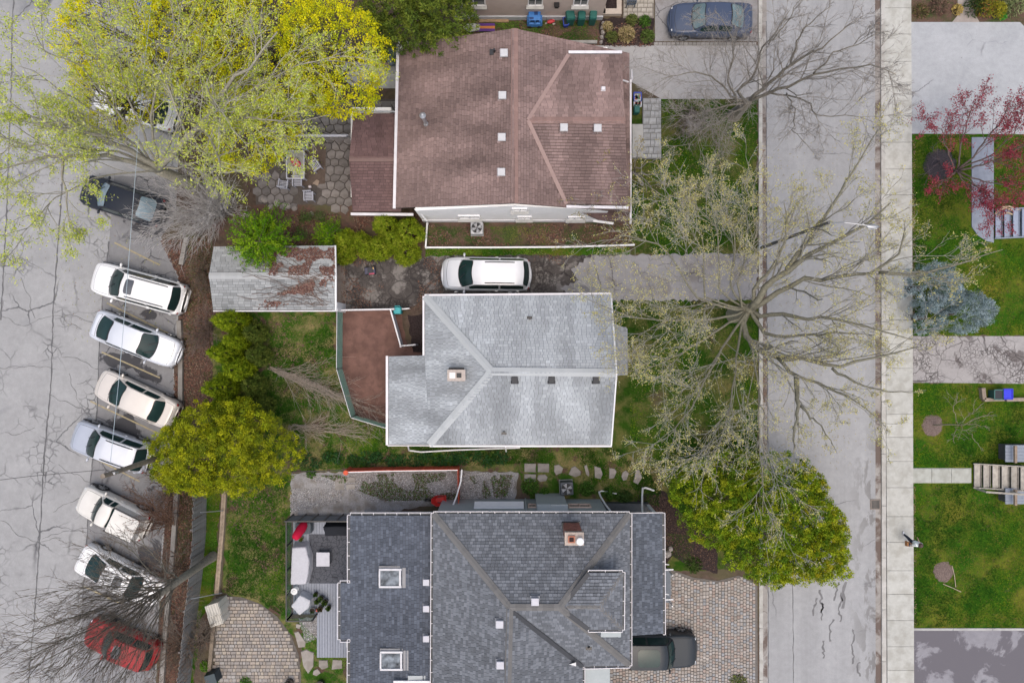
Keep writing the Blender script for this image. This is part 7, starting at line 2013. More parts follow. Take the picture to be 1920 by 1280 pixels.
# --- lumpy dense evergreens
def lumpy(name, label, cat, base, lumps, cols, spray, per, n_lump, seed, group=None, trunkh=2.0, dirup=.55, core=(.05, .05, .025), wts=None):
	"""dense evergreen: lumps = (px,py,z,rx,ry,rz); small sprays stand out from many little tufts on each lump"""
	global rng
	rng = np.random.default_rng(seed)
	t = thing(name, label, cat, tuple(base), 0, group)
	b = MB(); b.tube([base, base + Vector((0, 0, trunkh))], [.2, .12], 8, tint=(.14, .11, .09)); b.build('trunk', M_bark, t, smooth=True)
	VV, CC = [], []
	for (x, y, z, rx, ry, rz), k in zip(lumps, n_lump):
		k = int(k * spray[3])
		c = np.array(tuple(W(x, y, z)))
		d = rnd_unit(k); d[:, 2] = np.where(d[:, 2] < -.35, -d[:, 2], d[:, 2])
		wob = 1 + .13 * np.sin(d[:, 0] * 5 + seed) * np.sin(d[:, 1] * 6 + 1.3 * seed) + rng.uniform(-.20, .10, k)
		tip = c + d * np.array([rx, ry, rz]) * wob[:, None]
		nor = nrm(d / np.array([rx, ry, rz]) + np.array([0, 0, dirup]) * .3)
		tc = pick_cols(k, cols, .22, wts)
		# every tuft: `per` sprays bursting out of one point like a pompon
		sd = nrm(np.repeat(nor, per, 0) + rng.normal(size=(k * per, 3)) * .75); tz = np.repeat(rng.uniform(.6, 1.35, k), per)
		cc = np.repeat(tip, per, 0) + sd * tz[:, None] * spray[2] * rng.random((k * per, 1)) ** .4 + rng.normal(size=(k * per, 3)) * .02
		V = leaf_quads(cc, spray[0] * rng.uniform(.6, 1.1, k * per), spray[1] * rng.uniform(.7, 1.3, k * per), .0, sd)
		VV.append(V); CC.append(np.repeat(tc, per, 0) * (1 + rng.uniform(-.2, .2, (k * per, 1))))
		# older inner sprays, fewer
		k2 = k // 4; s2 = rng.integers(0, k, k2 * 3)
		cc = c + (tip[s2] - c) * rng.uniform(.6, .86, (k2 * 3, 1))
		V = leaf_quads(cc, spray[0] * 1.5, spray[1] * 2.2, .3, nrm(d[s2] + rng.normal(size=(k2 * 3, 3)) * .6)); VV.append(V)
		CC.append(pick_cols(k2 * 3, cols, .2, wts))
	np_obj('foliage', np.concatenate(VV), 4, M_needle, np.concatenate(CC), t)
	return t
GC = [(.31, .345, .010), (.22, .27, .010), (.40, .41, .014), (.13, .175, .010), (.27, .30, .016)]
lumpy('golden_cypress', 'broad rounded golden-green cypress beside the parked cars', 'tree', W(465, 830),
	  [(415, 845, 3.2, 2.7, 2.1, 2.2), (350, 850, 2.6, 1.7, 1.7, 1.7), (385, 800, 2.6, 1.5, 1.2, 1.6), (375, 885, 2.4, 1.6, 1.1, 1.5), (450, 885, 2.6, 1.6, 1.1, 1.5), (465, 820, 3.0, 1.8, 1.7, 1.8), (510, 850, 2.2, 1.35, 1.5, 1.4), (440, 790, 2.8, 1.5, 1.1, 1.5), (325, 855, 1.8, 1.05, 1.3, 1.1)],
	  GC, (.12, .045, .25, .33), 66, [820, 480, 350, 350, 350, 520, 380, 350, 260], 21)
YG = [(.165, .26, .01), (.12, .21, .01), (.235, .305, .012), (.075, .145, .008), (.29, .32, .015)]
lumpy('spreading_yew', 'huge green and golden spreading evergreen between driveway and street', 'shrub', W(1374, 949),
	  [(1395, 945, 3.2, 2.6, 2.0, 2.2), (1320, 925, 2.6, 1.8, 1.7, 1.7), (1450, 900, 2.8, 2.0, 1.5, 1.8), (1340, 980, 2.2, 1.6, 1.2, 1.4), (1420, 1020, 2.6, 2.1, 1.7, 1.7), (1480, 965, 2.8, 2.2, 1.9, 1.9), (1290, 900, 2.0, 1.1, 1.1, 1.2), (1370, 880, 2.6, 1.6, 1.1, 1.5), (1440, 1062, 1.6, 1.1, .95, 1.0)],
	  YG, (.125, .05, .26, .38), 58, [700, 450, 450, 330, 500, 550, 210, 350, 200], 22)
YG2 = [(.235, .30, .010), (.18, .25, .010), (.30, .34, .013), (.12, .18, .01), (.35, .33, .016)]
lumpy('spreading_yew', 'golden-tipped outer evergreen leaning over the edge of the road', 'shrub', W(1462, 985),
	  [(1520, 1020, 2.4, 1.7, 1.6, 1.6), (1545, 1045, 1.8, 1.15, 1.25, 1.2), (1515, 960, 2.4, 1.4, 1.3, 1.5), (1480, 1045, 2.0, 1.5, 1.2, 1.3), (1540, 990, 1.9, 1.05, 1.2, 1.2), (1500, 915, 2.0, 1.1, 1.1, 1.2)],
	  YG2, (.125, .05, .26, .38), 58, [500, 290, 350, 350, 250, 250], 23)
DC = [(.10, .15, .02), (.135, .185, .025), (.07, .11, .018), (.18, .22, .03)]
lumpy('dark_conifer', 'dark green bushy conifer between the brown roof and the beige house', 'tree', W(760, 95),
	  [(790, 35, 4.0, 2.6, 1.8, 2.0), (735, 30, 3.6, 1.6, 1.6, 1.8), (840, 40, 3.0, 1.5, 1.4, 1.5), (770, 70, 3.0, 1.8, 1.1, 1.4), (820, 5, 3.6, 1.8, 1.4, 1.7), (730, -10, 3.6, 1.5, 1.5, 1.6)],
	  DC, (.17, .05, .24, .5), 34, [480, 300, 300, 280, 300, 200], 24)
BS = [(.27, .35, .37), (.20, .27, .29), (.35, .43, .46), (.15, .20, .20)]
for (x, y, z, r, rz, k), lb, sd in (((1742, 538, 2.0, 1.2, 1.7, 560), 'largest blue spruce, beside the sidewalk under maple twigs', 31), ((1806, 585, 1.9, 1.05, 1.6, 520), 'rounded blue spruce nearest the cracked driveway on the lawn side', 32), ((1735, 595, 1.2, .85, .9, 260), 'low blue spruce at the corner of sidewalk and cracked driveway', 33), ((1772, 555, 1.3, .9, 1.1, 260), 'blue spruce wedged in the middle of the clump', 34)):
	b0 = W(x, y, z); lumpy('blue_spruce', lb, 'spruce', Vector((b0.x, b0.y, 0)), [(x, y, z, r, r, rz)], BS, (.13, .026, .22, .42), 46, [k], sd, 'blue spruces', 1.2)
# --- upright cedars
CD = [(.165, .24, .008), (.21, .28, .01), (.115, .18, .007), (.26, .32, .014)]
def cedar(label, basepx, h, r, seed, group, cols=CD, k=420):
	global rng
	rng = np.random.default_rng(seed)
	base = W(*basepx); t = thing('cedar', label, 'cedar', tuple(base), 0, group)
	b = MB(); b.tube([base, base + Vector((0, 0, h * .8))], [.09, .03], 6, tint=(.14, .11, .09)); b.build('trunk', M_bark, t)
	u = 1 - np.sqrt(rng.random(k)) * .98; a = rng.random(k) * 2 * math.pi
	prof = np.where(u < .25, .75 + u, 1.0 - .93 * (np.maximum(u - .25, 0) / .75) ** 1.35)
	rr = r * prof * (1 + .12 * np.sin(a * 3 + u * 9)) * rng.uniform(.86, 1.06, k)
	d = np.stack([np.cos(a), np.sin(a), np.full(k, .9)], 1)
	tip = np.array([base.x, base.y, .1]) + np.stack([rr * np.cos(a), rr * np.sin(a), u * h], 1)
	per = 16
	sd = nrm(np.repeat(d, per, 0) + rng.normal(size=(k * per, 3)) * .5)
	cc = np.repeat(tip, per, 0) + rng.normal(size=(k * per, 3)) * .055
	V = leaf_quads(cc, .11 * rng.uniform(.6, 1.25, k * per), .04, 0, sd)
	C_ = np.repeat(pick_cols(k, cols, .16), per, 0) * (1 + rng.uniform(-.2, .2, (k * per, 1)))
	i2 = rng.integers(0, k, k * 2); ax = tip[i2].copy(); ax[:, 0] = base.x + (ax[:, 0] - base.x) * .75; ax[:, 1] = base.y + (ax[:, 1] - base.y) * .75
	V2 = leaf_quads(ax, .26, .16, .2, nrm(d[i2])); C2 = pick_cols(k * 2, cols, .2)
	np_obj('foliage', np.concatenate([V, V2]), 4, M_needle, np.concatenate([C_, C2]), t)
gW, gD = 'cedars in the row behind the car park', 'cedars beside the broken driveway'
for bp, h, r, sd, lb in (((455, 603), 4.0, .68, 41, 'cedar at the upper end of the row, just below the shed'), ((462, 638), 3.2, .52, 42, 'small cedar second from the shed in the row'), ((444, 660), 3.8, .62, 43, 'cedar in the middle of the row with its tip towards the lot'), ((466, 690), 3.4, .68, 44, 'wide cedar below the middle of the row'), ((437, 722), 3.9, .70, 45, 'cedar near the lower end of the row above the golden cypress'), ((440, 755), 3.4, .62, 46, 'lowest cedar of the row, touching the golden cypress'),
						 ((490, 625), 2.2, .62, 47, 'short cedar on the lawn side close to the shed'), ((497, 665), 2.4, .6, 48, 'short cedar on the lawn side of the middle of the row'), ((487, 720), 2.2, .66, 49, 'short cedar on the lawn side near the golden cypress'), ((500, 760), 2.0, .66, 50, 'low cedar at the lawn edge above the golden cypress')):
	cedar(lb, bp, h, r, sd, gW, CD if sd < 47 else [(.09, .13, .02), (.12, .15, .025), (.065, .10, .016)], 380 if sd < 47 else 280)
CG = [(.18, .255, .012), (.23, .295, .014), (.13, .19, .01), (.29, .33, .03)]
for bp, h, r, sd, lb in (((657, 455), 2.2, .62, 51, 'westernmost cedar of the driveway clump'), ((683, 456), 1.8, .5, 52, 'thin cedar second from the west in the driveway clump'), ((696, 470), 1.7, .56, 53, 'short round cedar at the front of the driveway clump'), ((732, 430), 3.1, .72, 54, 'tallest cedar of the driveway clump, behind the others'), ((720, 468), 2.2, .68, 55, 'cedar standing centrally at the driveway edge of the clump'), ((746, 456), 2.7, .60, 56, 'pale-tipped cedar leaning up the middle of the clump'), ((772, 440), 2.9, .80, 57, 'broad cedar at the east end of the clump next to the white fence'), ((766, 476), 1.3, .72, 58, 'low rounded cedar at the driveway corner by the white fence'), ((650, 478), 1.2, .6, 59, 'low cedar between shed and driveway')):
	cedar(lb, bp, h, r, sd, gD, CG, 330)
# --- feathery bright tree by the shed
def feathery(name, label, cat, base, tips_c, z, r, n, cols, seed, group=None, L=.9, droop=-.35, per=26, ll=.10, lw=.045):
	global rng
	rng = np.random.default_rng(seed)
	t = thing(name, label, cat, tuple(base), 0, group)
	top = W(tips_c[0], tips_c[1], z); top = Vector((base.x, base.y, z)) if base.z == 0 and tips_c is None else top
	b = MB(); b.tube([base, base * .5 + top * .5, top], [.1, .07, .03], 6, tint=(.15, .12, .10)); b.build('trunk', M_bark, t)
	a = rng.random(n) * 6.283; u = rng.random(n)
	st = np.array(tuple(top)) * (.45 + .55 * u[:, None]) + np.array(tuple(base)) * (.55 - .55 * u[:, None])
	d = np.stack([np.cos(a), np.sin(a), .25 + .3 * u], 1)
	P, R = poly(st, d, r * (1.15 - .55 * u) * rng.uniform(.6, 1.05, n), np.full(n, .02), 5, .12, droop * .3, .3)
	tubes('limbs', [segs_of(P, R)], 3, M_bark, t, (.16, .13, .09))
	tv = rng.uniform(.15, 1, (n, per)) * 5; i = np.minimum(tv.astype(int), 4); f = (tv - i)[..., None]; ar = np.arange(n)[:, None]
	c = (P[ar, i] * (1 - f) + P[ar, i + 1] * f).reshape(-1, 3) + rng.normal(size=(n * per, 3)) * .07
	dd = nrm((P[ar, i + 1] - P[ar, i]).reshape(-1, 3) + rng.normal(size=(n * per, 3)) * .5)
	np_obj('foliage', leaf_quads(c, ll * rng.uniform(.7, 1.3, n * per), lw, .8, dd), 4, M_leaf, np.repeat(pick_cols(n, cols, .15), per, 0) * (1 + rng.uniform(-.2, .2, (n * per, 1))), t)
FG = [(.11, .25, .008), (.155, .31, .01), (.075, .19, .006), (.22, .36, .012)]
feathery('feathery_tree', 'bright green feathery tree spilling over the shed roof', 'tree', W(506, 452), (486, 452), 3.4, 2.25, 170, FG, 61, per=60, ll=.17, lw=.055)
feathery('feathery_shrub', 'bright green feathery shrub between shed and cedars', 'shrub', W(618, 442), (614, 438), 1.2, 1.05, 70, FG, 62, per=34, ll=.15)
for (x, y, r), lb, sd in (((601, 408, .45), 'small green plant among dead leaves below the patio', 63), ((575, 405, .5), 'low weedy green clump beside the rocks below the patio', 64), ((565, 440, .6), 'low green plant above the shed roof', 65)):
	feathery('weedy_plant', lb, 'plant', W(x, y), (x, y), .45, r, 26, [(.07, .13, .03), (.10, .17, .04), (.13, .16, .06)], sd, per=16)
# --- red maple
limbs = [(px((1795, 318, 1.4), (1820, 300, 2.2), (1850, 262, 3), (1880, 220, 3.6), (1900, 180, 4)), .06), (px((1795, 316, 1.4), (1800, 280, 2.2), (1815, 230, 3), (1830, 185, 3.6)), .05),
		 (px((1797, 320, 1.4), (1840, 310, 2.4), (1890, 290, 3.2), (1940, 260, 3.8)), .06), (px((1797, 322, 1.4), (1840, 340, 2.4), (1890, 350, 3.2), (1930, 340, 3.6)), .05),
		 (px((1795, 322, 1.4), (1825, 360, 2.2), (1850, 390, 3)), .04), (px((1790, 316, 1.4), (1775, 280, 2.2), (1765, 240, 2.8), (1740, 235, 3.2)), .04), (px((1797, 318, 1.4), (1860, 290, 2.6), (1900, 250, 3.4), (1925, 200, 4)), .05),
		 (px((1797, 324, 1.4), (1860, 370, 2.6), (1880, 420, 3.2)), .04), (px((1790, 322, 1.4), (1770, 340, 2), (1760, 350, 2.4)), .03)]
limb_tree('red_maple', 'small red-leaved maple spreading over the blue-grey walk', 'tree', W(1786, 324), W(1795, 319, 1.4), limbs, .10,
		  [(13, .2, 1, (.35, .9), (.3, .6), .5, 4, .14, .02, .008), (8, .2, 1, (.35, .9), (.35, .6), .6, 3, .16, .02, .006)],
		  (.17, .13, .12), (.22, .15, .14), (15, .085, .055, [(.28, .03, .06), (.20, .02, .04), (.38, .07, .10), (.32, .07, .08)], .08, (.1, 1), 1), seed=71, crown_name='leaves')
# --- thin bare young tree on the mulch ring
tb, tf = W(1749, 797), W(1800, 796, 2.4)
limbs = [(px((1800, 796, 2.4), (1825, 795, 3.0), (1850, 800, 3.6)), .02), (px((1798, 796, 2.3), (1820, 775, 3), (1845, 755, 3.6)), .018), (px((1798, 796, 2.3), (1820, 815, 3), (1835, 835, 3.4)), .018), (px((1796, 796, 2.2), (1790, 770, 2.8), (1795, 740, 3.3)), .015), (px((1796, 796, 2.2), (1785, 815, 2.6), (1790, 830, 3)), .015), (px((1800, 796, 2.4), (1840, 780, 3.2), (1862, 772, 3.7)), .016)]
limb_tree('young_tree', 'thin leafless young tree standing in the mulch ring on the lawn', 'tree', tb, W(1800, 796, 2.4), limbs, .035,
		  [(6, .2, 1, (.4, .9), (.3, .6), .6, 3, .14, .03, .007), (4, .3, 1, (.4, .9), (.3, .6), .6, 2, .14, .03, .005)], (.30, .26, .20), (.36, .33, .26), None, seed=72)
limbs = [(px((1762, 306, .5), (1775, 320, 1.2), (1790, 345, 1.6)), .03), (px((1760, 304, .5), (1745, 320, 1), (1735, 340, 1.4)), .025), (px((1762, 304, .5), (1770, 300, 1), (1790, 300, 1.5)), .025), (px((1760, 304, .5), (1755, 290, 1), (1745, 275, 1.4)), .02), (px((1762, 306, .5), (1765, 330, 1), (1768, 360, 1.6)), .02)]
limb_tree('bare_shrub', 'small dark bare shrub in the mulch near the walk', 'shrub', W(1760, 305), W(1761, 305, .5), limbs, .04, [(8, .2, 1, (.3, .8), (.4, .7), .6, 3, .15, .02, .006)], (.09, .075, .085), (.15, .12, .13), None, seed=73)
# --- bare brown tree at the lower left and its brush
tb = W(400, 1042)
limbs = []
random.seed(77)
for x, y, z in ((60, 1228, 15), (95, 1262, 14), (150, 1278, 13), (85, 1175, 13.5), (130, 1135, 12.5), (190, 1260, 12), (210, 1300, 12), (160, 1020, 11), (60, 1180, 15), (120, 1200, 14), (240, 1270, 10), (110, 1100, 13), (170, 1080, 11.5), (40, 1260, 15.5), (230, 1020, 9.5), (260, 1000, 8.5)):
	s = random.uniform(.5, 1.0); q0 = W(400 - 100 * s, 1042 + 73 * s, 6.0 * s + .2)
	e = W(x, y, z); s0 = Vector((tb.x - .1, tb.y, 5.2 * s + .8)); m_ = s0.lerp(e, .45) + Vector((random.uniform(-.3, .3), random.uniform(-.3, .3), .5))
	limbs.append(([s0, s0.lerp(m_, .5) + Vector((0, 0, .2)), m_, e], .042))
limb_tree('bare_tree', 'tall leafless brown tree fanning over the lower left corner of the car park', 'tree', tb, Vector((tb.x - .1, tb.y - .05, 6.2)), limbs, .20,
		  [(12, .12, .98, (.2, .6), (.22, .5), .5, 5, .09, .05, .011), (8, .15, 1, (.2, .7), (.3, .6), .55, 4, .11, .04, .007), (3, .2, 1, (.2, .6), (.4, .7), .6, 3, .12, .04, .006)],
		  (.27, .25, .20), (.21, .17, .135), None, seed=78)
def brush(name, label, cat, base, tip_list, bark, twig, seed, lv=2, r=.02, group=None, leafcols=None, nch=10):
	base = W(*base); limbs = []
	for x, y, z in tip_list:
		e = W(x, y, z); m_ = base.lerp(e, .5) + Vector((random.uniform(-.15, .15), random.uniform(-.15, .15), .15)); limbs.append(([base + Vector((random.uniform(-.2, .2), random.uniform(-.2, .2), .0)), m_, e], r))
	levels = [(nch, .1, 1, (.25, .7), (.25, .55), .6, 4, .12, .03, .008), (6, .15, 1, (.25, .7), (.3, .6), .6, 3, .14, .03, .006)][:lv]
	return limb_tree(name, label, cat, base, base + Vector((0, 0, .25)), limbs, r * 1.5, levels, bark, twig, (3, .05, .03, leafcols, .04, (.3, 1), .5) if leafcols else None, group, seed=seed, crown_name='leaves')
random.seed(79)
rt = [(.26, .13, .08), (.20, .10, .07), (.30, .19, .10)]
brush('bare_shrub', 'rusty brown bare shrub behind the cream-white pickup', 'shrub', (322, 985), [(random.uniform(240, 320), random.uniform(905, 1010), random.uniform(1.5, 3)) for _ in range(16)], (.17, .105, .075), (.22, .13, .09), 81, leafcols=rt)
brush('bare_shrub', 'brown bare shrub under the golden cypress beside the pole', 'shrub', (335, 915), [(random.uniform(255, 330), random.uniform(880, 960), random.uniform(1.5, 3)) for _ in range(12)], (.15, .11, .09), (.20, .145, .115), 82, leafcols=rt)
brush('bare_shrub', 'tangled brown shrub between white coupe and fence', 'shrub', (345, 1070), [(random.uniform(250, 345), random.uniform(1020, 1120), random.uniform(1.2, 3)) for _ in range(13)], (.17, .13, .10), (.21, .165, .13), 83, leafcols=rt)
brush('bare_shrub', 'tangled brown shrub beside the red utility vehicle', 'shrub', (350, 1200), [(random.uniform(260, 400), random.uniform(1150, 1290), random.uniform(1.2, 3.4)) for _ in range(20)], (.16, .125, .10), (.215, .17, .13), 84, leafcols=rt)
brush('bare_shrub', 'tangled brown shrub over the grass strip below the storage cabinets', 'shrub', (385, 1200), [(random.uniform(340, 410), random.uniform(1150, 1270), random.uniform(.8, 2.0)) for _ in range(14)], (.17, .14, .11), (.23, .19, .15), 85)
brush('bare_shrub', 'pale grey leafless thicket beside the near-black car', 'shrub', (425, 398), [(random.uniform(255, 420), random.uniform(300, 462), random.uniform(2.0, 5.2)) for _ in range(70)] + [(random.uniform(380, 470), random.uniform(320, 420), random.uniform(1.5, 3)) for _ in range(12)], (.50, .47, .45), (.66, .63, .61), 86, r=.024, nch=6)
brush('bare_shrub', 'twiggy brown shrub west of the cedar row', 'shrub', (395, 615), [(random.uniform(335, 405), random.uniform(570, 680), random.uniform(.8, 2.2)) for _ in range(16)], (.18, .13, .11), (.235, .175, .15), 87)
brush('bare_shrub', 'sparse brown twigs over the litter bed by the shed end', 'shrub', (385, 505), [(random.uniform(350, 400), random.uniform(450, 570), random.uniform(.6, 1.8)) for _ in range(13)], (.17, .13, .10), (.22, .17, .14), 88, leafcols=[(.10, .12, .04), (.2, .12, .07)])
brush('dry_brush', 'pale dry brush lying across the back lawn towards the dirt pen', 'brush', (505, 690), [(500 + 14.5 * i + random.uniform(-10, 10), 692 + 5.6 * i + random.uniform(-8, 8), random.uniform(.12, .4)) for i in range(3, 16) for _ in (0, 1)], (.42, .36, .30), (.50, .43, .36), 89, r=.013, nch=5)
brush('dry_brush', 'reddish dry canes in the corner of the dirt pen', 'brush', (668, 775), [(random.uniform(660, 725), random.uniform(745, 795), random.uniform(.2, .6)) for _ in range(9)], (.24, .15, .12), (.29, .19, .155), 90, r=.009)
brush('dry_brush', 'thin dry canes on the lawn below the cedar row', 'brush', (545, 800), [(random.uniform(545, 690), random.uniform(790, 830), random.uniform(.2, .5)) for _ in range(18)], (.42, .36, .29), (.50, .43, .35), 91, r=.010, nch=5)
brush('bare_shrub', 'grey leafless shrub at the north edge of the front lawn', 'shrub', (1300, 205), [(random.uniform(1240, 1360), random.uniform(185, 290), random.uniform(.5, 1.6)) for _ in range(16)], (.17, .14, .12), (.23, .19, .17), 92)
limbs = [(px((1182, 320, 2), (1165, 305, 3.6), (1140, 290, 4.4)), .04), (px((1184, 325, 2), (1150, 350, 3.6), (1110, 358, 4.4)), .04), (px((1186, 325, 2), (1130, 385, 3.8), (1085, 385, 4.6)), .04), (px((1190, 320, 2), (1220, 350, 3.4), (1235, 385, 4.2)), .04), (px((1190, 318, 2), (1225, 300, 3.4), (1260, 290, 4.2)), .04), (px((1188, 316, 2), (1195, 285, 3.4), (1205, 270, 4)), .03), (px((1186, 326, 2), (1165, 375, 3.6), (1160, 410, 4.2)), .03), (px((1192, 325, 2), (1260, 330, 3.6), (1290, 350, 4.4)), .035)]
limb_tree('budding_tree', 'slender budding tree leaning against the front corner of the brown roof', 'tree', W(1204, 346), W(1187, 322, 2), limbs, .07, [(8, .2, 1, (.3, .8), (.3, .5), .5, 4, .14, .02, .009), (5, .2, 1, (.3, .8), (.3, .6), .6, 3, .16, .02, .006)], (.27, .25, .22), (.38, .36, .33),
		  (4, .09, .055, [(.36, .29, .10), (.30, .25, .09), (.42, .36, .13)], .05, (.5, 1), .7), seed=93, crown_name='buds')
# --- plants and grasses
def clump(px_, py_, r, h, n, label, cols, seed, name='leafy_plant', cat='plant', group=None, z=0, lw=.05):
	global rng
	rng = np.random.default_rng(seed)
	b0 = W(px_, py_, z); t = thing(name, label, cat, tuple(b0), 0, group)
	a = rng.random(n) * 6.283; rr = r * rng.random(n) ** .6
	d = np.stack([np.cos(a) * rr / r, np.sin(a) * rr / r, np.full(n, .7) * (1.1 - rr / r)], 1)
	c = np.array(tuple(b0)) + np.stack([rr * np.cos(a), rr * np.sin(a), h * (1.05 - .75 * (rr / r) ** 2) * rng.uniform(.5, 1, n)], 1)
	np_obj('leaves', leaf_quads(c, min(.22, r * .5) * rng.uniform(.7, 1.3, n), lw, .5, nrm(d + rng.normal(size=(n, 3)) * .35)), 4, M_leaf, pick_cols(n, cols, .25), t)
	m = MB(); m.cyl(b0.x, b0.y, z, .03, h * .4, 6, tint=(.1, .08, .05)); m.build('stem', M_bark, t)
LG = [(.06, .15, .02), (.085, .19, .025), (.045, .11, .018), (.11, .21, .04)]
TG = [(.42, .33, .17), (.36, .28, .14), (.48, .39, .22), (.30, .26, .10)]
MG = [(.14, .17, .05), (.10, .14, .035), (.18, .20, .06)]
for x, y, r, h, n, lb, cols, sd in ((1138, 53, .32, .5, 320, 'tan tuft of ornamental grass by the rock border', TG, 101), (1147, 71, .36, .4, 320, 'olive tuft of grass at the lower corner of the mulch bed', MG, 102), (1174, 67, .48, .6, 520, 'largest tan ornamental grass in the mulch bed', TG, 103), (1184, 40, .36, .4, 300, 'yellow-green plant at the terrace edge of the mulch bed', MG, 104), (1208, 42, .36, .4, 300, 'fresh green plant in the upper corner of the mulch bed', LG, 105), (1213, 70, .40, .5, 360, 'green plant in the lower right corner of the mulch bed', [(.10, .16, .03), (.13, .18, .05)], 106),
								  (994, 911, .50, .5, 420, 'leafy green shrub west of the dark air conditioner', LG, 107), (1020, 924, .30, .3, 200, 'small green plant under the pale vent pipes', LG, 108), (1099, 915, .42, .5, 400, 'rounded green shrub just east of the dark air conditioner', LG, 109), (1140, 925, .40, .35, 320, 'green shrub inside the curved white pipe', LG, 110), (1170, 930, .45, .4, 260, 'loose green plants by the porch of the dark-roofed house', [(.045, .09, .02), (.07, .12, .03)], 111),
								  (1840, 12, .8, .9, 520, 'olive and rust shrub in the top right bed', [(.25, .22, .02), (.16, .18, .02), (.30, .14, .04)], 112), (1868, 22, .5, .6, 320, 'bright yellow-green shrub in the top right bed', [(.36, .33, .03), (.28, .28, .03)], 113), (1822, 16, .6, .7, 380, 'dark green shrub beside the tan walk in the top right bed', [(.03, .06, .015), (.05, .08, .02)], 114), (1878, 32, .25, .3, 160, 'small vivid green plant at the driveway edge of the bed', [(.06, .26, .03), (.09, .3, .04)], 115), (1895, 12, .7, .7, 420, 'pale grey-green grassy plant in the far top right corner', [(.26, .29, .14), (.2, .24, .1)], 116), (1793, 20, .32, .35, 260, 'straw-yellow tuft left of the tan walk', [(.5, .38, .12), (.4, .3, .1)], 117), (1758, 14, .55, .5, 300, 'dull reddish plant in the bed left of the tan walk', [(.20, .12, .09), (.14, .11, .07)], 118), (1726, 22, .45, .3, 260, 'low weedy plant at the sidewalk corner of the bed', [(.12, .12, .04), (.2, .13, .08)], 119),
								  (480, 906, .3, .3, 200, 'small bright clump by the black rail, left one', LG, 120), (584, 887, .3, .3, 200, 'small bright clump by the black rail, right one', LG, 121), (387, 1247, .34, .35, 260, 'bright green plant beside the dark tipped bin', [(.12, .26, .02), (.09, .2, .02)], 122), (405, 1275, .25, .2, 120, 'low green weeds at the bottom of the paver patio edge', LG, 123), (462, 1278, .4, .2, 260, 'grassy green patch at the lower rim of the patio', LG, 124), (1300, 1058, .5, .2, 260, 'low ground ivy below the spreading evergreen', [(.05, .10, .02), (.08, .12, .03)], 125), (1383, 1277, .5, .3, 260, 'low olive plants at the bottom of the cobble driveway', MG, 126)):
	clump(x, y, r, h, n, lb, cols, sd)
random.seed(95)
LUSH = ['lush green clump touching the golden cypress at the west end of the planted strip', 'second lush clump from the golden cypress in the planted strip', 'third lush clump from the golden cypress, west of the red fence post', 'lush clump right above the west post of the red fence', 'lush clump behind the red fence just east of its post', 'lush clump below the dirt pen corner behind the red fence', 'lush clump below the south-west corner of the grey house roof', 'lush clump under the downspout bend of the grey house', 'lush clump behind the middle of the red fence', 'lush clump behind the red fence, one short of its corner', 'lush clump behind the red fence corner', 'first lush clump east of the red fence corner', 'second lush clump east of the red fence corner', 'lush clump above the middle of the open gravel', 'lush clump above the east end of the gravel', 'second to last lush clump at the east end of the strip', 'last lush clump, above the square stepping stones']
for i in range(17):
	x = 570 + i * 23 + random.uniform(-6, 6)
	clump(x, 862 + random.uniform(-8, 7), random.uniform(.32, .5), .35, 190, ['broad', 'low', 'dark', 'full', 'loose'][i % 5] + ' lush green clump, number %d from the golden cypress along the planted strip' % 0 if False else LUSH[i], [(.03, .10, .025), (.05, .13, .03), (.025, .075, .03)], 130 + i, group='lush clumps along the red fence', lw=.045)
# grey mulch rings
def ring(x, y, r, label, m_):
	c = W(x, y); t = MB(); n = 22; vs = [(c.x, c.y, .12)]
	for k in range(n):
		a = k * 2 * math.pi / n; q = r / 32 * random.uniform(.88, 1.1); vs.append((c.x + q * .6 * math.cos(a), c.y + q * .6 * math.sin(a), .09))
	for k in range(n):
		a = k * 2 * math.pi / n; q = r / 32 * random.uniform(.9, 1.12); vs.append((c.x + q * math.cos(a), c.y + q * math.sin(a), .006))
	t.add(vs, [(0, 1 + k, 1 + (k + 1) % n) for k in range(n)] + [(1 + k, 1 + n + k, 1 + n + (k + 1) % n, 1 + (k + 1) % n) for k in range(n)])
	return t.build('mulch_ring', m_, kind='structure', smooth=True)
M_chip = mat('wood_chip', (.20, .15, .13), (.10, .07, .06), 14, .95, bump=.9)
M_darkchip = mat('dark_wood_chip', (.05, .042, .05), (.03, .026, .032), 14, .95, bump=.9)
ring(1748, 797, 20, '', M_chip); ring(1769, 1072, 20, '', M_chip); ring(1762, 310, 30, '', M_darkchip)
# ------------------------------------------------------------------ grass blades, dead leaves, stones (nobody could count them)
def sample(polys, n):
	polys = [P2(p) for p in polys]
	ar = np.array([abs(sum(p[i][0] * p[(i + 1) % len(p)][1] - p[(i + 1) % len(p)][0] * p[i][1] for i in range(len(p)))) / 2 for p in polys])
	out = []
	for p, k in zip(polys, np.round(n * ar / ar.sum()).astype(int)):
		q = np.array(p); lo, hi = q.min(0), q.max(0); got = np.zeros((0, 2))
		while len(got) < k:
			c = lo + rng.random((k * 2 + 10, 2)) * (hi - lo); got = np.concatenate([got, c[in_poly(c[:, 0], c[:, 1], p)]])
		out.append(got[:k])
	return np.concatenate(out)
def vnoise(xy, s, seed):
	"""cheap smooth noise for patchiness"""
	g = np.random.default_rng(int(seed * 10) + 3); r = 0
	for k in range(12):
		a = g.random() * 6.283; f = s * g.uniform(.5, 2.6); r = r + np.sin((xy[:, 0] * math.cos(a) + xy[:, 1] * math.sin(a)) * f * 1.6 + g.random() * 6.283) * (s / f) ** .7
	return r / 2.6
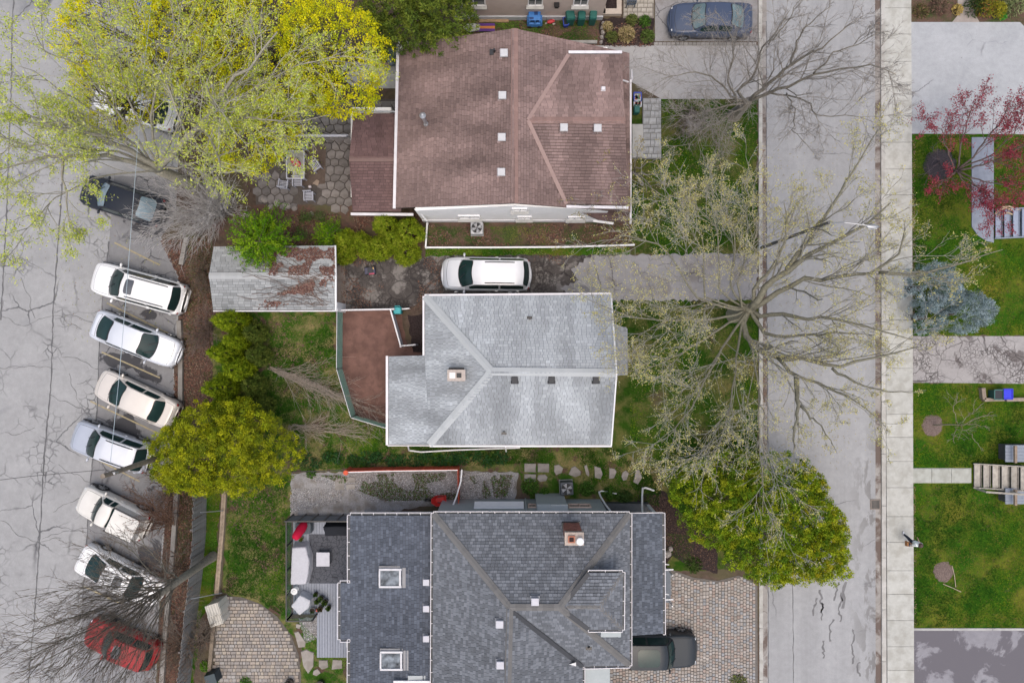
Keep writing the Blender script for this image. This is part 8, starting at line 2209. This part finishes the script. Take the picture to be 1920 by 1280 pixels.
def grass(name, polys, n, cols, dry, seed, l=.10, thr=.35):
	global rng
	rng = np.random.default_rng(seed)
	xy = sample(polys, n); v = vnoise(xy, .9, seed) + .5 * vnoise(xy, 2.3, seed + 1)
	keep = rng.random(len(xy)) < np.clip(1.0 - (v - thr) * 1.2, .25, 1); xy = xy[keep]; v = v[keep]
	pv = vnoise(xy, .45, seed + 4) + .6 * vnoise(xy, 1.4, seed + 8)
	c = pick_cols(len(xy), cols, .3) * (1 + .45 * np.clip(pv, -1, 1))[:, None] * (np.array([1, 1, 1]) + np.clip(pv, -.3, 1)[:, None] * np.array([.5, .05, .1])); dm = (rng.random(len(xy)) < np.clip((v + .1) * .8, .03, .8))[:, None]
	c = np.where(dm, pick_cols(len(xy), dry, .25), c)
	m = len(xy); cen = np.concatenate([xy, np.full((m, 1), .035)], 1)
	d = rnd_unit(m); d[:, 2] = .35; d = nrm(d)
	ll = l * rng.uniform(.6, 1.4, m)[:, None]; s = np.cross(d, np.array([0, 0, 1.0])) * .016
	V = np.stack([cen - d * ll * .35 - s, cen - d * ll * .35 + s, cen + d * ll * .65], 1).reshape(-1, 3)
	return np_obj(name, V, 3, M_grass, c, None, 'stuff')
gg = [(.020, .085, .003), (.040, .12, .004), (.012, .058, .003), (.075, .14, .006)]
gdry = [(.16, .14, .04), (.13, .11, .05), (.10, .13, .015), (.22, .17, .08)]
EL = [[(1710, 254), (1818, 254), (1818, 450), (1860, 456), (1960, 456), (1960, 627), (1710, 627)], [(1864, 254), (1960, 254), (1960, 392), (1864, 392)], [(1711, 720), (1838, 720), (1838, 752), (1930, 752), (1930, 868), (1820, 875), (1711, 875)], [(1712, 907), (1820, 907), (1930, 915), (1930, 1174), (1713, 1174)]]
grass('lawn_grass', EL, 62000, gg, [(.12, .15, .012), (.18, .15, .03), (.10, .08, .04)], 201, thr=.25)
grass('front_lawn_grass', [[(1242, 188), (1419, 205), (1419, 474), (1190, 474), (1190, 302), (1240, 302)], [(1182, 566), (1419, 566), (1419, 900), (1250, 900), (1240, 868), (1182, 836)]], 36000, gg, gdry, 202, thr=.2)
grass('back_lawn_grass', [[(505, 590), (626, 586), (626, 690), (650, 785), (726, 805), (728, 834), (1150, 838), (1240, 872), (1235, 950), (1010, 868), (560, 880), (545, 830), (500, 740)], [(430, 900), (540, 896), (540, 1158), (525, 1150), (480, 1122), (425, 1110)], [(1105, 840), (1240, 875), (1240, 930), (1110, 900)]], 46000, gg, gdry, 203, thr=.1)
grass('strip_grass_blades', [[(388, 925), (412, 925), (401, 1112), (378, 1150)], [(800, 466), (1180, 466), (1180, 477), (800, 479)], [(1030, 92), (870, 60), (870, 40), (1120, 40), (1120, 80)], [(560, 1160), (568, 1210), (640, 1265), (655, 1230), (600, 1225), (598, 1200)]], 9000, [(.06, .17, .015), (.085, .20, .02)], gdry, 204, thr=.3)
grass('bed_weeds', [[(800, 425), (1180, 425), (1180, 458), (800, 460)], [(1200, 1000), (1300, 1000), (1300, 1060), (1262, 1045)], [(350, 440), (398, 440), (396, 590), (352, 600)], [(345, 600), (396, 600), (398, 770), (345, 760)], [(340, 905), (384, 905), (370, 1150), (322, 1150)], [(560, 410), (640, 405), (632, 460), (560, 455)]], 14000, [(.06, .11, .02), (.09, .13, .03)], [(.2, .12, .08), (.15, .09, .06)], 205, thr=.0)
def litter(name, polys, n, cols, seed, l=.11, w=.075, z=(.012, .05), tilt=2.0, patch=None):
	global rng
	rng = np.random.default_rng(seed)
	xy = sample(polys, n)
	if patch is not None:
		v = vnoise(xy, 1.1, seed) + .5 * vnoise(xy, 3.1, seed + 3); xy = xy[v > patch]
	m = len(xy); c = np.concatenate([xy, rng.uniform(z[0], z[1], (m, 1))], 1)
	return np_obj(name, leaf_quads(c, l * rng.uniform(.6, 1.3, m), w * rng.uniform(.6, 1.3, m), tilt), 4, M_litter, pick_cols(m, cols, .25), None, 'stuff')
RL = [(.15, .072, .055), (.12, .065, .05), (.19, .10, .07), (.09, .055, .045), (.20, .145, .105), (.075, .05, .042)]
litter('leaf_litter', [[(345, 450), (395, 440), (398, 585), (400, 780), (345, 760), (345, 600), (338, 520)], [(300, 450), (345, 450), (342, 600), (336, 600), (335, 520)], [(326, 700), (342, 700), (340, 770), (328, 800)]], 9000, RL, 211)
litter('leaf_litter', [[(312, 900), (385, 905), (383, 1000), (366, 1150), (350, 1290), (297, 1290), (303, 1110)]], 8000, RL, 212)
litter('leaf_litter', [[(480, 392), (640, 402), (800, 402), (800, 462), (700, 484), (632, 484), (630, 460), (540, 458)]], 7000, RL, 213, patch=-.2)
litter('leaf_litter', [[(640, 490), (830, 482), (830, 500), (700, 512), (640, 510)], [(660, 566), (795, 552), (795, 582), (660, 580)], [(1000, 476), (1062, 476), (1062, 500), (1000, 492)], [(640, 505), (830, 500), (830, 560), (640, 570)]], 3400, RL + [(.26, .13, .08)], 214, l=.075, w=.05, patch=.0)
litter('leaf_litter', [[(800, 420), (1185, 420), (1180, 460), (800, 462)]], 3600, RL, 215, patch=-.1)
litter('leaf_litter', [[(870, 32), (1125, 36), (1120, 88), (1030, 90)], [(1126, 40), (1222, 40), (1222, 88), (1128, 88)]], 2600, RL + [(.05, .04, .04)], 216, patch=.0)
litter('leaf_litter', [[(428, 920), (540, 900), (540, 1060), (440, 1100)], [(430, 600), (620, 590), (620, 820), (560, 830)]], 2600, [(.15, .09, .07), (.19, .13, .09), (.11, .07, .06)], 217, patch=.25)
litter('leaf_litter', [[(1424, 280), (1434, 280), (1438, 850), (1428, 850)], [(1709, 260), (1716, 260), (1716, 620), (1710, 620)], [(1711, 900), (1716, 900), (1718, 1175), (1714, 1175)]], 1800, [(.20, .13, .09), (.25, .18, .11), (.14, .09, .07)], 218, l=.08, w=.05)
litter('fallen_blossom', [[(1437, 260), (1640, 260), (1645, 880), (1440, 880)], [(1658, 260), (1706, 260), (1709, 800), (1661, 800)]], 1100, [(.36, .31, .12), (.3, .24, .09)], 219, l=.06, w=.045)
litter('fallen_leaves', [[(150, 300), (300, 430), (320, 640), (140, 640), (60, 480)], [(20, 80), (200, 80), (200, 450), (20, 450)]], 900, [(.35, .36, .10), (.25, .28, .08), (.18, .12, .08)], 220, l=.07, w=.045)
litter('gravel_stones', [[(560, 890), (860, 884), (968, 888), (962, 932), (850, 938), (700, 940)], [(545, 915), (640, 915), (640, 940), (545, 960)], [(562, 1160), (597, 1160), (597, 1193), (572, 1203)]], 17000, [(.48, .47, .48), (.36, .355, .36), (.25, .245, .25), (.40, .37, .355), (.58, .58, .59)], 221, l=.06, w=.05, z=(.02, .05), tilt=1.0)
litter('gravel_weeds', [[(600, 890), (860, 886), (962, 890), (950, 930), (850, 936), (720, 938)]], 10000, [(.06, .15, .02), (.10, .18, .03), (.16, .11, .07), (.12, .08, .06)], 222, l=.11, w=.045, z=(.03, .09), tilt=.6, patch=-.25)
litter('mulch_chips', [[(1202, 930), (1245, 925), (1275, 960), (1345, 1020), (1340, 1070), (1262, 1036), (1236, 1000)], [(1738, 785), (1758, 785), (1758, 810), (1738, 810)], [(1757, 1060), (1782, 1060), (1782, 1085), (1757, 1085)]], 3000, [(.10, .06, .045), (.06, .04, .035), (.16, .10, .075)], 223, l=.08, w=.03)
litter('roof_debris', [[(1000, 560), (1120, 580), (1140, 800), (1060, 800)]], 10, [(.3, .2, .1)], 224)
# dead vine over the shed roof
VN = thing('dead_vine', 'dead reddish vine creeping over the east half of the shed roof', 'vine', tuple(W(610, 560)))
rng = np.random.default_rng(230)
n = 2600
xs = np.concatenate([rng.uniform(505, 627, n), rng.normal(560, 30, n // 2)]); ysv = np.concatenate([rng.uniform(464, 516, n), 578 - (np.clip(rng.normal(0, 1, n // 2) * .0 + rng.random(n // 2), 0, 1)) * 40])
ysv[n:] = 580 - (xs[n:] - 480) * .42 + rng.normal(size=n // 2) * 6
v = vnoise(np.stack([xs, ysv], 1) / 32, 2.2, 3); kp = (v > -.25) & (xs < 627) & (ysv > 464) & (ysv < 580)
pts = []
for x, y in zip(xs[kp], ysv[kp]):
	z = zt + .05 + (zs - zt) * abs(y - 517) / (517 - 463 if y < 517 else 64)
	pts.append(tuple(W(x, y, z + random.uniform(.0, .06))))
pts = np.array(pts); np_obj('dry_leaves', leaf_quads(pts, .13 * rng.uniform(.6, 1.3, len(pts)), .08, 1.5), 4, M_litter, pick_cols(len(pts), [(.15, .075, .06), (.20, .11, .09), (.11, .06, .055), (.24, .16, .13)], .25), VN)
sg = []
for i in range(46):
	x, y = random.uniform(600, 625), random.uniform(500, 575); q = []
	ex, ey = random.uniform(440, 560), random.uniform(540, 578) if i % 2 else random.uniform(470, 520)
	for k in range(9):
		f = k / 8; xx = x + (ex - x) * f + random.uniform(-4, 4); yy = y + (ey - y) * f + random.uniform(-4, 4); yy = min(max(yy, 464), 579)
		q.append(tuple(W(xx, yy, zt + .09 + (zs - zt) * abs(yy - 517) / (54 if yy < 517 else 64))))
	q = np.array(q); sg.append((q[:-1], q[1:], np.full(8, .011), np.full(8, .010)))
tubes('stems', sg, 3, M_bark, VN, (.25, .18, .15))
# blue tarp glimpsed between the yellow crowns
TP = MB()
pp = [W(272, -30, .5), W(284, -30, .5), W(283, 85, .4), W(271, 85, .4)]
TP.prism([(q.x, q.y) for q in pp], .35, .5, tint=(.12, .22, .45)); tag(TP.build('blue_tarp', M_soft), 'narrow blue tarp glimpsed between the yellow flowering crowns', 'tarp')
